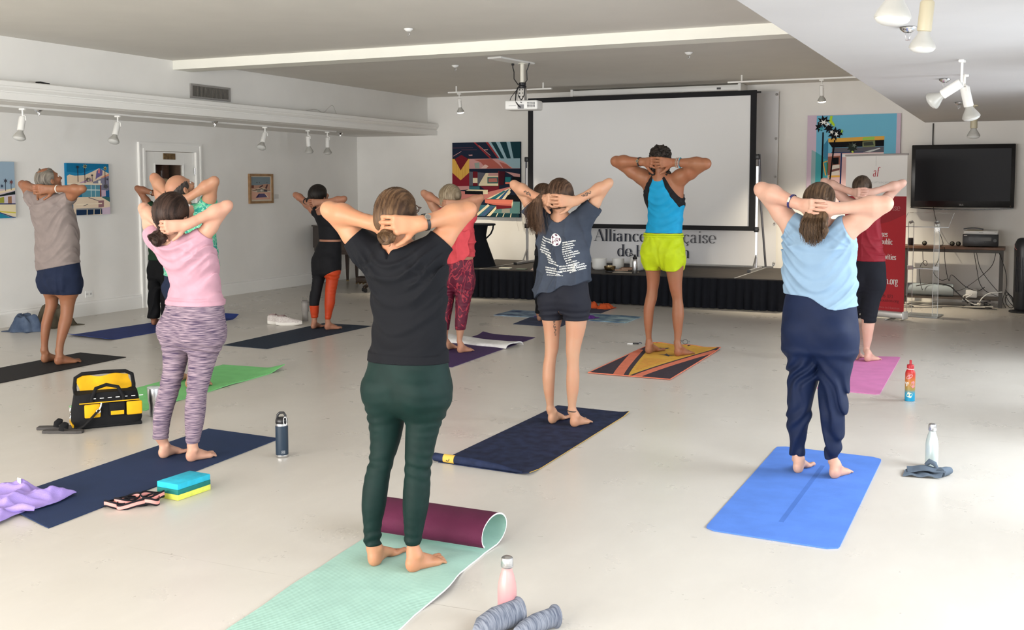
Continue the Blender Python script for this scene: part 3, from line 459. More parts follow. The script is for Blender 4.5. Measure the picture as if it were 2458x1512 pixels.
 'green': dict(base=[-8.877,9.518,0], face=2, S=1.678, torso=[[0.75,-0.002,0.02,0.148,0.112],[0.87,-0.004,0.02,0.143,0.107],[1.013,-0.004,0.028,0.137,0.098],[1.132,0,0.033,0.138,0.097],[1.227,0.005,0.031,0.128,0.088],[1.289,0.007,0.025,0.09,0.059]], pelv=[[0.536,0,0.01,0.166,0.097],[0.583,-0,0.016,0.163,0.109],[0.679,-0.001,0.02,0.158,0.116],[0.798,-0.003,0.022,0.151,0.108]], L=[[0.049,-0.086,-0.026,0.027,0.03],[0.079,-0.088,-0.033,0.057,0.063],[0.198,-0.086,-0.021,0.064,0.069],[0.389,-0.084,-0.007,0.068,0.071],[0.58,-0.087,0.009,0.067,0.071]], R=[[0.051,0.076,-0.047,0.027,0.03],[0.086,0.086,-0.004,0.054,0.06],[0.205,0.089,0.004,0.06,0.064],[0.395,0.091,0.014,0.065,0.068],[0.586,0.087,0.024,0.065,0.069]], fL=[-0.083,-0.056,-17.573,0.238], fR=[0.083,-0.094,12.499,0.238], head=[0.028,0.079,1.588], hw=0.091, top=1.678, neck=[0.009,0.063,1.322], sh=[[-0.138,0.043,1.325],[0.131,0.017,1.319]], el=[[-0.282,-0.03,1.564],[0.361,0.005,1.49]], wr=[[-0.053,0.015,1.507],[0.138,0.002,1.499]]),
 'hidden': dict(base=[-4.998,11.698,0], face=10, S=1.608, torso=[[0.772,-0.007,0.015,0.152,0.116],[0.894,-0.009,0.018,0.142,0.105],[1.042,-0.012,0.012,0.138,0.097],[1.164,-0.005,0.001,0.138,0.096],[1.238,0.001,0.001,0.123,0.08],[1.297,0,-0.015,0.076,0.046]], pelv=[[0.527,-0.001,0.01,0.162,0.094],[0.576,-0.003,0.013,0.164,0.11],[0.698,-0.005,0.016,0.161,0.117],[0.821,-0.008,0.016,0.154,0.111]], L=[[0.036,-0.082,-0.022,0.029,0.032],[0.066,-0.085,-0.03,0.045,0.05],[0.204,-0.082,-0.018,0.055,0.059],[0.401,-0.082,-0.008,0.066,0.068],[0.597,-0.088,0.005,0.072,0.078]], R=[[0.038,0.076,-0.029,0.028,0.031],[0.066,0.08,-0.018,0.047,0.052],[0.213,0.084,-0.007,0.057,0.062],[0.408,0.086,0.007,0.068,0.07],[0.603,0.082,0.022,0.072,0.077]], fL=[-0.08,-0.06,-7.903,0.265], fR=[0.08,-0.09,9.021,0.228], head=[-0.009,-0.055,1.521], hw=0.095, top=1.608, neck=[0.002,-0.009,1.335], sh=[[-0.137,0.007,1.26],[0.127,-0.005,1.264]], el=[[-0.272,-0.04,1.49],[0.296,0.07,1.463]], wr=[[-0.061,-0.109,1.414],[0.144,-0.104,1.416]]),
}
# ------------------------------------------------------------------ implicit-surface modelling of bodies and clothes
_LAT = rng.rand(32,32,32).astype(np.float32)
def vnoise(x, y, z):
    xi = np.floor(x).astype(np.int32); yi = np.floor(y).astype(np.int32); zi = np.floor(z).astype(np.int32)
    fx = x-xi; fy = y-yi; fz = z-zi
    fx = fx*fx*(3-2*fx); fy = fy*fy*(3-2*fy); fz = fz*fz*(3-2*fz)
    x0 = xi & 31; y0 = yi & 31; z0 = zi & 31; x1 = (xi+1) & 31; y1 = (yi+1) & 31; z1 = (zi+1) & 31
    a = _LAT[x0,y0,z0]*(1-fx)+_LAT[x1,y0,z0]*fx; b = _LAT[x0,y1,z0]*(1-fx)+_LAT[x1,y1,z0]*fx
    c = _LAT[x0,y0,z1]*(1-fx)+_LAT[x1,y0,z1]*fx; d = _LAT[x0,y1,z1]*(1-fx)+_LAT[x1,y1,z1]*fx
    return (a*(1-fy)+b*fy)*(1-fz)+(c*(1-fy)+d*fy)*fz-0.5

class Field:
    BIG = 0.06
    def __init__(s, lo, hi, h):
        s.lo = np.array(lo,float); s.h = h
        s.n = np.ceil((np.array(hi,float)-s.lo)/h).astype(int)+1
        s.a = np.full(tuple(s.n), s.BIG, np.float32)
        s.ax = [(s.lo[i]+h*np.arange(s.n[i])).astype(np.float32) for i in range(3)]
    def block(s, lo, hi, pad):
        i0 = np.maximum(0, np.floor((np.array(lo)-pad-s.lo)/s.h).astype(int)); i1 = np.minimum(s.n, np.ceil((np.array(hi)+pad-s.lo)/s.h).astype(int)+1)
        if np.any(i1 <= i0): return None
        sl = tuple(slice(a,b) for a,b in zip(i0,i1))
        return sl, s.ax[0][sl[0]][:,None,None], s.ax[1][sl[1]][None,:,None], s.ax[2][sl[2]][None,None,:]
    def put(s, d, sl, k, op='u'):
        A = s.a[sl]
        if op == 'u':
            if k > 0: h = np.maximum(k-np.abs(A-d),0)/k; s.a[sl] = np.minimum(A,d)-h*h*k*0.25
            else: s.a[sl] = np.minimum(A,d)
        else:                                        # subtract
            d = -d
            if k > 0: h = np.maximum(k-np.abs(A-d),0)/k; s.a[sl] = np.maximum(A,d)+h*h*k*0.25
            else: s.a[sl] = np.maximum(A,d)
    def cone(s, a, b, r1, r2, k=0.01, op='u', flat=None):
        a = np.array(a,float); b = np.array(b,float); R = max(r1,r2)
        B = s.block(np.minimum(a,b)-R, np.maximum(a,b)+R, s.BIG*0.6)
        if B is None: return
        sl,X,Y,Z = B; ba = b-a; L2 = max(ba@ba,1e-9)
        px = X-a[0]; py = Y-a[1]; pz = Z-a[2]
        t = np.clip((px*ba[0]+py*ba[1]+pz*ba[2])/L2,0,1)
        qx = px-t*ba[0]; qy = py-t*ba[1]; qz = pz-t*ba[2]
        r = r1+(r2-r1)*t
        q2 = qx*qx+qy*qy+qz*qz
        if flat is not None:                          # (unit vector, factor): thinner along the vector
            n,fc = flat; dn = qx*n[0]+qy*n[1]+qz*n[2]; q2 = q2+(1/fc**2-1)*dn*dn
            d = (np.sqrt(q2)-r)*((1+fc)/2)
        else: d = np.sqrt(q2)-r
        s.put(d.astype(np.float32), sl, k, op)
    def chain(s, pts, rs, k=0.01, op='u', flat=None):
        for i in range(len(pts)-1): s.cone(pts[i],pts[i+1],rs[i],rs[i+1],k,op,flat)
    def ell(s, c, r, M=None, k=0.02, op='u'):
        c = np.array(c,float); r = np.array(r,float); M = np.eye(3) if M is None else M     # rows of M are the axes
        e = np.sqrt(((M.T*r)**2).sum(1)); B = s.block(c-e, c+e, s.BIG*0.6)
        if B is None: return
        sl,X,Y,Z = B; px = X-c[0]; py = Y-c[1]; pz = Z-c[2]
        u = [px*M[i][0]+py*M[i][1]+pz*M[i][2] for i in range(3)]
        k0 = np.sqrt(sum((u[i]/r[i])**2 for i in range(3))); k1 = np.sqrt(sum((u[i]/r[i]**2)**2 for i in range(3)))
        d = k0*(k0-1)/np.maximum(k1,1e-6)
        s.put(np.maximum(d,-s.BIG).astype(np.float32), sl, k, op)
    def loft(s, rows, ease=0.0, k=0.02, z0=None, z1=None, capk=0.02, op='u', pw=2.0, back=1.0):
        R = np.array(rows,float); zl = R[0,0] if z0 is None else z0; zh = R[-1,0] if z1 is None else z1
        mx = R[:,3:5].max()+0.02; lo = [R[:,1].min()-mx,R[:,2].min()-mx,zl]; hi = [R[:,1].max()+mx,R[:,2].max()+mx,zh]
        B = s.block(lo,hi,0.03)
        if B is None: return
        sl,X,Y,Z = B; z = Z.ravel()
        zz = np.linspace(R[0,0],R[-1,0],60); cols = [np.interp(zz,R[:,0],R[:,i]) for i in range(1,5)]
        ker = np.array([1,2,3,2,1.])/9; sm = []
        for cI in cols: sm.append(np.convolve(np.concatenate([[cI[0]]*2,cI,[cI[-1]]*2]),ker,'valid'))
        cx,cy,rx,ry = [np.interp(z,zz,q).astype(np.float32)[None,None,:] for q in sm]
        rx = np.maximum(rx-ease,0.012); ry = np.maximum(ry-ease,0.012)
        px = X-cx; py = Y-cy
        if back != 1.0: py = np.where(py < 0, py/back, py)
        if pw == 2.0: k0 = np.sqrt((px/rx)**2+(py/ry)**2)
        else: k0 = (np.abs(px/rx)**pw+np.abs(py/ry)**pw)**(1/pw)
        k1 = np.sqrt((px/rx**2)**2+(py/ry**2)**2)
        d = np.clip(k0*(k0-1)/np.maximum(k1,1e-4),-s.BIG,s.BIG)
        dz = np.maximum(zl-Z, Z-zh)+0*d
        h = np.maximum(capk-np.abs(d-dz),0)/capk; d = np.maximum(d,dz)+h*h*capk*0.25
        s.put(d.astype(np.float32), sl, k, op)
    def plane(s, n, c, k=0.0):                        # keep the side where p.n <= c
        n = np.array(n,float); n /= np.linalg.norm(n)
        d = (s.ax[0][:,None,None]*n[0]+s.ax[1][None,:,None]*n[1]+s.ax[2][None,None,:]*n[2]-c).astype(np.float32)
        s.a = np.maximum(s.a,d)
    def displace(s, fn, w=0.035):
        idx = np.nonzero(np.abs(s.a) < w)
        x = s.ax[0][idx[0]]; y = s.ax[1][idx[1]]; z = s.ax[2][idx[2]]
        s.a[idx] += fn(x,y,z).astype(np.float32)
    def mesh(s, name, m, parent, adapt=0.0):
        a = s.a; nz = np.nonzero(a < 0)
        if len(nz[0]) == 0: return None
        lo = np.maximum(0,np.array([q.min() for q in nz])-3); hi = np.minimum(s.n,np.array([q.max() for q in nz])+4)
        sub = np.clip(a[lo[0]:hi[0],lo[1]:hi[1],lo[2]:hi[2]]/s.h,-3,3)
        g = openvdb.FloatGrid(3.0); g.copyFromArray(np.ascontiguousarray(sub))
        pts,tri,quad = g.convertToPolygons(0.0,adapt)
        pts = np.array(pts)*s.h+s.lo+lo*s.h; tri = np.array(tri).reshape(-1,3); quad = np.array(quad).reshape(-1,4)
        me = bpy.data.meshes.new(name); nq,nt = len(quad),len(tri)
        me.vertices.add(len(pts)); me.vertices.foreach_set('co', pts.astype(np.float32).ravel())
        loops = np.concatenate([quad[:,::-1].ravel(),tri[:,::-1].ravel()]); me.loops.add(len(loops)); me.loops.foreach_set('vertex_index', loops.astype(np.int32))
        st = np.concatenate([np.arange(nq)*4, nq*4+np.arange(nt)*3]).astype(np.int32); me.polygons.add(nq+nt); me.polygons.foreach_set('loop_start', st)
        me.polygons.foreach_set('use_smooth', np.ones(nq+nt,bool)); me.update(calc_edges=True); me.validate()
        if m is not None: me.materials.append(m)
        o = bpy.data.objects.new(name, me); COL.objects.link(o)
        if parent is not None: o.parent = parent
        return o

def unit(v): v = np.array(v,float); return v/np.linalg.norm(v)
def lerp(a,b,t): return np.array(a)+(np.array(b)-np.array(a))*t
def rowat(rows, z): R = np.array(rows); return [np.interp(z,R[:,0],R[:,i]) for i in range(1,5)]

class Person:
    """one standing figure; P = measured profile, c = style settings"""
    def __init__(s, P, label, h, skin, armr=1.0, turn=12, tilt=16, ease_t=0.008, ease_l=0.004, over=1, hairw=0.012, neckr=0.05, male=False, hand=1.0, lift=0.0062, hb=(0.132,0.116)):
        s.hb = hb
        s.P = P; s.h = h; s.armr = armr; s.male = male
        s.root = empty('person', (P['base'][0],P['base'][1],lift), -math.radians(P['face']), label, 'person')
        s.k = P['S']/1.65; s.ease_t = ease_t; s.ease_l = ease_l; s.over = over; s.neckr = neckr; s.hairw = hairw; s.skin = skin; s.hs = hand
        t = math.radians(tilt); u = math.radians(turn)
        fy = np.array([math.sin(u)*math.cos(t), math.cos(u)*math.cos(t), math.sin(t)]); xx = np.array([math.cos(u),-math.sin(u),0]); zz = np.cross(xx,fy)
        s.HM = np.array([xx,fy,zz]); s.hr = (P['hw']-hairw)/0.075; s.hr = min(max(s.hr,0.9),1.08)
        s.C = np.array(P['head'],float)
        s.S2 = [np.array(q,float) for q in P['sh']]; s.E2 = [np.array(q,float) for q in P['el']]; s.W2 = [np.array(q,float) for q in P['wr']]
    def hp(s, x, y, z): return s.C+s.hr*(s.HM[0]*x+s.HM[1]*y+s.HM[2]*z)
    def bounds(s):
        pts = np.array([*s.S2,*s.E2,*s.W2,s.C]); x0 = min(pts[:,0].min(),-0.27)-0.08; x1 = max(pts[:,0].max(),0.27)+0.08
        return [x0,min(-0.36,pts[:,1].min()-0.1),-0.01],[x1,max(0.36,pts[:,1].max()+0.1),s.P['S']+0.08]
    def trunk(s, ease_p, ease_t, prefer='t'):
        """one stack of sections from the crotch to the neck base"""
        P = s.P; T = P['torso']; pe = P['pelv']
        red = lambda R,e: [[r[0],r[1],r[2],max(r[3]-e,0.03),max(r[4]-e,0.025)] for r in R]
        b0,b1 = pe[0],pe[1]
        pe = [[b0[0]-0.014,b0[1],b0[2],b0[3]*0.86,b0[4]*0.80],[b0[0],b0[1],b0[2],b0[3]*0.965,b0[4]*0.93]]+pe[1:]
        if prefer == 't': return red([r for r in pe if r[0] < T[0][0]-0.015],ease_p)+red(T,ease_t)
        return red(pe,ease_p)+red([r for r in T if r[0] > pe[-1][0]+0.02],ease_p)
    def upper(s, F, arm_add=0.0, k=0.035, arms=1.0, inset=0.05):
        P = s.P; ar = s.armr*s.k; T = P['torso']
        nk = np.array(P['neck'],float)
        for i in (0,1):
            S,E = s.S2[i],s.E2[i]; r = 0.050*ar+arm_add
            F.cone(nk-np.array([0,0.0,0.035]), lerp(nk,S,0.8)-np.array([0,0,0.008]), 0.042*s.k+arm_add*0.4, 0.040*s.k+arm_add*0.5, k)
            ch = rowat(T, S[2]-0.11*s.k); side = np.array([ch[0]+(-1,1)[i]*(ch[2]-inset-0.02), ch[1]+0.01, S[2]-0.11*s.k])
            F.cone(S, side, 0.046*ar+arm_add*0.6, 0.046*s.k, k)
            F.cone(S, lerp(S,E,arms), r, (0.050+(0.037-0.050)*arms)*ar+arm_add, k)
    def lower(s, F, ease, k=0.014, z0=None, glute=True):
        P = s.P; pe = P['pelv']
        for key in ('L','R'):
            R = P[key]; F.loft(R, ease, 0.045, z0=(R[0][0] if z0 is None else z0), z1=R[-1][0]+0.06, capk=0.05)
        zb = pe[0][0]
        if glute:
            zc = (pe[0][0]*0.60+pe[-1][0]*0.40); c = rowat(pe, zc)
            for sx in (-1,1):
                F.ell((c[0]+sx*c[2]*0.44, c[1]-c[3]*0.48, zc-0.005), (c[2]*0.43-ease, c[3]*0.50-ease, 0.085*s.k), k=0.035)
            yb = c[1]-c[3]-0.018; F.cone((c[0],yb,zb+0.02),(c[0],yb-0.002,zc+0.055),0.012,0.004,0.035,op='s')
    def body(s):
        lo,hi = s.bounds(); F = Field(lo,hi,s.h); P = s.P; k = s.k; ar = s.armr*k
        tk = s.trunk(s.ease_l, s.ease_t)
        F.loft(tk, 0.0, 0.0, z0=tk[0][0]-0.005, capk=0.05); s.lower(F, s.ease_l+0.004); s.upper(F)
        for i in (0,1):
            S,E = s.S2[i],s.E2[i]
            F.ell(lerp(S,E,0.42), (0.043*ar,0.043*ar,0.045*ar*(1.12 if s.male and s.armr > 1 else 1.0)), k=0.035)
            F.ell(lerp(S,E,0.08)+np.array([0,-0.006,0.006]), np.array((0.055,0.053,0.053))*ar, k=0.035)
        s.FB = F.a.copy(); s.FBlo = F.lo.copy()
        # legs: knee backs and ankles
        for key,fk,sx in (('L','fL',-1),('R','fR',1)):
            R = P[key]; hx,hy,deg,L = P[fk]; a = math.radians(deg); d = np.array([math.sin(a),math.cos(a),0]); n = np.array([d[1],-d[0],0])
            ank = np.array([R[0][1],R[0][2],0]); heel = np.array([hx,hy,0])
            hl = heel+d*0.034*k
            F.cone((*ank[:2],R[0][0]+0.02), (*lerp(ank,heel+d*0.05,0.75)[:2],0.075*k), R[0][3]-s.ease_l*0.5, 0.0265*k, 0.02)
            F.cone((*lerp(ank,heel+d*0.045,0.8)[:2],0.085*k), (*(heel+d*0.024*k)[:2],0.045*k), 0.021*k, 0.022*k, 0.02)
            F.ell((*hl[:2],0.028*k), (0.0275*k,0.033*k,0.031*k), np.array([n,d,(0,0,1)]), 0.014)
            F.cone((*(heel+d*0.058*k)[:2],0.058*k), (*(heel+d*L*0.64-n*sx*0.010)[:2],0.024*k), 0.0265*k, 0.0175*k, 0.02)
            F.cone((*(heel+d*0.050*k)[:2],0.024*k), (*(heel+d*L*0.66+n*sx*0.020)[:2],0.014*k), 0.023*k, 0.017*k, 0.016)
            F.ell((*(heel+d*L*0.70)[:2],0.014*k), (0.041*k,0.026*k,0.0155*k), np.array([n,d,(0,0,1)]), 0.014)
            for sg in (-1,1): F.ell((*(lerp(ank,heel+d*0.05,0.6)+n*sg*0.0265*k)[:2],0.074*k+0.006*sg*-sx), (0.0095*k,0.011*k,0.012*k), k=0.010)
            for q in range(5):                        # toes, big toe on the inner side
                off = -sx*(0.033-0.0165*q)*k; le = (0.0,0.002,0.010,0.020,0.032)[q]; r = (0.0122,0.0078,0.0074,0.0070,0.0068)[q]*k
                b0 = heel+d*(L*0.74-le*0.8)+n*off; b1 = heel+d*(L-r-le)+n*off*1.10
                mdl = b0*0.45+b1*0.55
                F.cone((*b0[:2],0.015*k), (*mdl[:2],0.016*k), r*0.95, r*0.9, 0.004); F.cone((*mdl[:2],0.016*k), (*b1[:2],r*1.0), r*0.9, r*1.02, 0.003)
        F.plane((0,0,-1), 0.0005)
        # neck and head
        nk = np.array(P['neck'],float); nr = s.neckr*k
        F.cone(nk-np.array([0,-0.01,0.03]), s.hp(0,-0.02,-0.07), nr*1.08, nr*0.95, 0.04)
        H = s.hr; M = s.HM
        F.ell(s.hp(0,-0.008,0.0), np.array((0.074,0.094,0.088))*H, M, 0.02)
        F.ell(s.hp(0,0.026,-0.058), np.array((0.058,0.066,0.07))*H, M, 0.03)
        F.ell(s.hp(0,0.068,-0.112), np.array((0.028,0.024,0.02))*H, M, 0.025)
        F.ell(s.hp(0,0.078,0.004), np.array((0.048,0.016,0.010))*H, M, 0.015)
        for sx in (-1,1):
            F.ell(s.hp(sx*0.032,0.096,-0.02), np.array((0.016,0.012,0.011))*H, M, 0.01, op='s')
            F.ell(s.hp(sx*0.042,0.070,-0.045), np.array((0.022,0.02,0.018))*H, M, 0.02)
            er = np.array((0.008,0.018,0.031))*H; F.ell(s.hp(sx*0.077,-0.004,-0.032), er, M, 0.006)
            F.ell(s.hp(sx*0.085,0.002,-0.028), np.array((0.006,0.009,0.016))*H, M, 0.004, op='s')
        F.cone(s.hp(0,0.088,-0.012), s.hp(0,0.112,-0.050), 0.008*H, 0.0125*H, 0.012)
        F.ell(s.hp(0,0.092,-0.078), np.array((0.022,0.008,0.005))*H, M, 0.006); F.ell(s.hp(0,0.089,-0.089), np.array((0.020,0.008,0.0055))*H, M, 0.006)
        # arms
        for i in (0,1):
            S,E,Wr = s.S2[i],s.E2[i],s.W2[i]
            F.cone(E, lerp(E,Wr,0.28), 0.036*ar, 0.042*ar, 0.02); F.cone(lerp(E,Wr,0.28), lerp(E,Wr,0.92), 0.042*ar, 0.027*k*(0.6+0.4*s.armr), 0.03)
            F.ell(E+unit((E-S)+(E-Wr))*0.022, np.array((0.019,0.019,0.019))*ar, k=0.022)
            F.cone(lerp(E,Wr,0.85), Wr, 0.027*k*(0.6+0.4*s.armr), 0.025*k, 0.02)
        s.hands(F)
        s.F = F
        b = F.mesh('body', s.skin, s.root); 
        # eyes
        for sx in (-1,1):
            e = MB(); c = s.hp(sx*0.032,0.078,-0.02); e.ball(c, 0.0118*H, 12, 8)
            eo = e.build('eye', mat('eye_white',(0.75,0.73,0.70),rough=0.2), s.root, smooth=60)
            ir = MB(); ir.ball(c+s.HM[1]*0.0075*H, 0.0058*H, 8, 6); ir.build('iris', mat('iris_brown',(0.05,0.03,0.02),rough=0.2), eo, smooth=60)
        return b
    def hands(s, F):
        k = s.k*s.hs
        for i in (0,1):
            Wr = s.W2[i]; other = s.W2[1-i]; sg = (1,-1)[i]
            outer = (i == s.over)
            mid = (s.W2[0]+s.W2[1])/2; back = -s.HM[1]; back = unit(np.array([back[0]*0.4,back[1],back[2]*0.2]))
            tgt = mid+back*(0.030 if outer else 0.012)
            u = unit(tgt-Wr); v = unit(np.cross(u, back)); v = v if v[2] > 0 else -v; nrm = unit(np.cross(v,u)); nrm = nrm if nrm@back > 0 else -nrm
            dist = np.linalg.norm(other-Wr); kn = min(0.085*k, dist*0.46)
            K = Wr+u*kn
            K = K+back*max(0.0, (s.hb[0] if outer else s.hb[1])*s.hr-(K-s.C)@back)
            u = unit(K-Wr); nrm = unit(nrm-u*(nrm@u)); v = unit(np.cross(u,nrm)); v = v if v[2] > 0 else -v
            u2 = unit(other+back*(0.045 if outer else 0.012)-K)
            F.cone(Wr, lerp(Wr,K,0.5), 0.024*k, 0.032*k, 0.02, flat=(nrm,0.62))
            for q in range(4):
                off = (0.030,0.010,-0.010,-0.029)[q]; le = (0.072,0.08,0.075,0.06)[q]; r = (0.0092,0.0094,0.0090,0.0080)[q]*k
                kp = K+v*off*k*1.05+u*(0.0,0.004,0.002,-0.006)[q]*k+nrm*0.004
                F.cone(Wr+v*off*0.45*k, kp, 0.015*k, 0.0118*k, 0.012)
                F.ell(kp+nrm*0.003, np.array((0.0115,0.0115,0.0105))*k, k=0.008)
                lift = 0.010 if outer else 0.002
                sp = v*(off*0.12*k)-v*(0.0 if outer else 0.009)*k
                p1 = kp+u2*le*0.50*k+nrm*lift+sp; p2 = p1+unit(u2-nrm*(0.22 if outer else 0.05))*le*0.30*k; p3 = p2+unit(u2-nrm*0.5)*le*0.24*k
                F.cone(kp, p1, r*1.1, r, 0.004); F.cone(p1, p2, r, r*0.95, 0.003); F.cone(p2, p3, r*0.95, r*0.82, 0.003)
            t0 = Wr+u*0.02*k-v*0.018*k-nrm*0.004; t1 = t0+unit(u*0.62-v*0.75-nrm*0.15)*0.045*k; t2 = t1+unit(u*0.75-v*0.6)*0.032*k; t3 = t2+unit(u*0.85-v*0.45)*0.026*k
            F.cone(t0,t1,0.017*k,0.0125*k,0.014); F.cone(t1,t2,0.0122*k,0.0105*k,0.005); F.cone(t2,t3,0.0108*k,0.0088*k,0.004)
    # ---- clothes
    def garment(s, zlo, zhi):
        lo,hi = s.bounds(); h = s.h; n0 = max(0,int(math.floor((zlo-lo[2])/h)))
        F = Field([lo[0],lo[1],lo[2]+n0*h],[hi[0],hi[1],min(zhi,hi[2])],h); F.n0 = n0
        F.n = np.minimum(F.n, np.array(s.FB.shape)-np.array([0,0,n0])); F.a = np.full(tuple(F.n),F.BIG,np.float32); F.ax = [F.ax[i][:F.n[i]] for i in range(3)]
        return F
    def wrap(s, F, off, k=0.008):
        B = s.FB[:F.n[0],:F.n[1],F.n0:F.n0+F.n[2]]-off; h = np.maximum(k-np.abs(F.a-B),0)/k; F.a = np.minimum(F.a,B)-h*h*k*0.25
    def shirt(s, name, m, hem, sleeve=0.42, arm_add=0.012, hem_tilt=(0,0), neck=0.062, neck_drop=0.0, wr=0.0, style='cowl', h=None, armhole=None, vneck=0.0, puff=0.0, side_split=0.0, extra=None, grow=0.0, trim=True, hem_fn=None, snug=0.006):
        P = s.P; F = s.garment(hem-0.08, max(s.S2[0][2],s.S2[1][2],P['neck'][2])+0.22)
        T = P['torso']; pe = P['pelv']
        lowz = T[0][0]
        rows = s.trunk(-0.006-grow, -grow)
        if hem < rows[0][0]+0.03: rows = [[hem-0.08]+rows[0][1:]]+rows
        F.loft(rows, 0.0, 0.0, z0=max(rows[0][0],hem-0.06), z1=T[-1][0], capk=0.06)
        s.upper(F, arm_add, arms=min(1.0,sleeve+0.12))
        zc = (pe[0][0]*0.62+pe[-1][0]*0.38)
        if hem < zc+0.10:
            c = rowat(pe, zc)
            for sx in (-1,1): F.ell((c[0]+sx*c[2]*0.47, c[1]-c[3]*0.5, zc+0.01), (c[2]*0.52, c[3]*0.62+0.006, 0.11*s.k), k=0.05)
        nk = np.array(P['neck'],float)
        if extra: extra(s, F)
        s.wrap(F, snug)
        if wr: s.wrinkle(F, style, wr, hem); s.wrap(F, 0.003, 0.004)
        Q = getattr(s,'FP',None)
        if Q is not None:
            a0 = max(Q.n0,F.n0); a1 = min(Q.n0+Q.n[2],F.n0+F.n[2])
            if a1 > a0:
                B = Q.a[:F.n[0],:F.n[1],a0-Q.n0:a1-Q.n0]-0.005; A = F.a[:,:,a0-F.n0:a1-F.n0]; h = np.maximum(0.01-np.abs(A-B),0)/0.01
                F.a[:,:,a0-F.n0:a1-F.n0] = np.minimum(A,B)-h*h*0.0025
        # openings
        for i in (0,1):
            S,E = s.S2[i],s.E2[i]; ax = unit(E-S)
            if armhole is None:
                p = lerp(S,E,sleeve); B = (F.ax[0][:,None,None]-p[0])*ax[0]+(F.ax[1][None,:,None]-p[1])*ax[1]+(F.ax[2][None,None,:]-p[2])*ax[2]
                near = ((F.ax[0][:,None,None]-p[0])*(-1,1)[i] > -0.10)
                F.a = np.where(near, np.maximum(F.a,B.astype(np.float32)), F.a)
                if arm_add > 0.02: F.cone(lerp(S,E,sleeve-0.16), lerp(S,E,sleeve+0.3), 0.046*s.armr*s.k, 0.050*s.armr*s.k+arm_add*0.7, 0.0, op='s')
            else:                                     # sleeveless: cut with a slanted plane through the armhole
                inset,nx,nz = armhole; sgn = (-1,1)[i]; n = unit((sgn*nx,0,nz)); p = S-np.array([sgn*inset,0,0])
                B = (F.ax[0][:,None,None]-p[0])*n[0]+(F.ax[1][None,:,None]-p[1])*0+(F.ax[2][None,None,:]-p[2])*n[2]
                near = ((F.ax[0][:,None,None]-p[0])*sgn > -0.12)
                F.a = np.where(near, np.maximum(F.a,B.astype(np.float32)), F.a)
        up = s.hp(0,-0.02,-0.06)-nk
        F.cone(nk-np.array([0,0.0,0.012+neck_drop]), nk+unit(up)*0.14, neck*s.k, (neck+0.03)*s.k, 0.006, op='s')
        if vneck:
            a = nk+np.array([0,-0.05,0.02]); F.cone(a+np.array([0,-0.03,-vneck-0.02]), a+np.array([0,-0.02,0.06]), 0.004, 0.05, 0.01, op='s')
        if hem_fn is not None:
            d = hem_fn(F.ax[0][:,None,None],F.ax[1][None,:,None])-F.ax[2][None,None,:]
            F.a = np.maximum(F.a, d.astype(np.float32))
        else: F.plane((hem_tilt[0],hem_tilt[1],-1.0), -hem/math.sqrt(1+hem_tilt[0]**2+hem_tilt[1]**2))
        return F, F.mesh(name, m, s.root)
    def wrinkle(s, F, style, amp, hem, curv=4.0):
        nk = s.P['neck']; sd = rng.rand()*20
        T = s.P['torso']; zt = T[-1][0]
        def fn(x,y,z):
            n1 = vnoise(x*7+sd,y*7,z*7); n2 = vnoise(x*16+sd,y*16,z*13)
            if style == 'cowl':                       # U-shaped drape hanging between the raised shoulders
                n0 = vnoise(x*3.0+sd,y*3.0,z*3.0)
                m = np.clip((zt-z+0.02)/0.1,0,1)*np.clip((z-hem+0.02)/0.08,0.15,1)
                ph = z-curv*(x-nk[0]-0.05*n0)**2
                rid = lambda q: (0.5+0.5*np.cos(q))**2
                w = rid(ph*(6.283/0.062)+n0*9+n1*2)*np.clip(0.55+2.2*vnoise(x*4.5+7,y*4.5,z*6+sd),0.08,1.2)+0.8*rid(ph*(6.283/0.115)+n0*7+sd)
                for i in (0,1):                       # creases leaving the armpits
                    S = s.S2[i]; ch = rowat(T,S[2]-0.1); sg = (-1,1)[i]; dx = (x-ch[0])*sg-ch[2]*1.02; dz = z-(S[2]-0.085); d_ = np.sqrt(dx*dx+dz*dz); th = np.arctan2(dz,-dx)
                    w = w+0.8*rid(th*9+n0*3+i)*np.exp(-((d_-0.10)/0.06)**2)
                return -amp*(1.15*w*m+0.4*n2)
            if style == 'tight':
                w = np.sin((z+0.25*np.abs(x))*95+n1*9)*np.clip(vnoise(x*6,y*6+sd,z*6)*2.4,0,1)
                return -amp*w
            if style == 'drape':                      # vertical and diagonal soft folds
                n0 = vnoise(x*3.5+sd,y*3.5,z*3.5)
                w = (1-np.abs(np.sin(x*34+n0*7+(z-hem)*9*np.sign(x-nk[0]))))**1.8*np.clip((zt-z)/0.1,0.2,1)
                w2 = (1-np.abs(np.sin(z*24+n0*9+x*8)))**2*np.clip(0.4+2.2*n1,0,1.2)
                return -amp*(1.4*w+0.6*n2+1.4*w2)
            return -amp*(n1*2+n2)
        F.displace(fn)
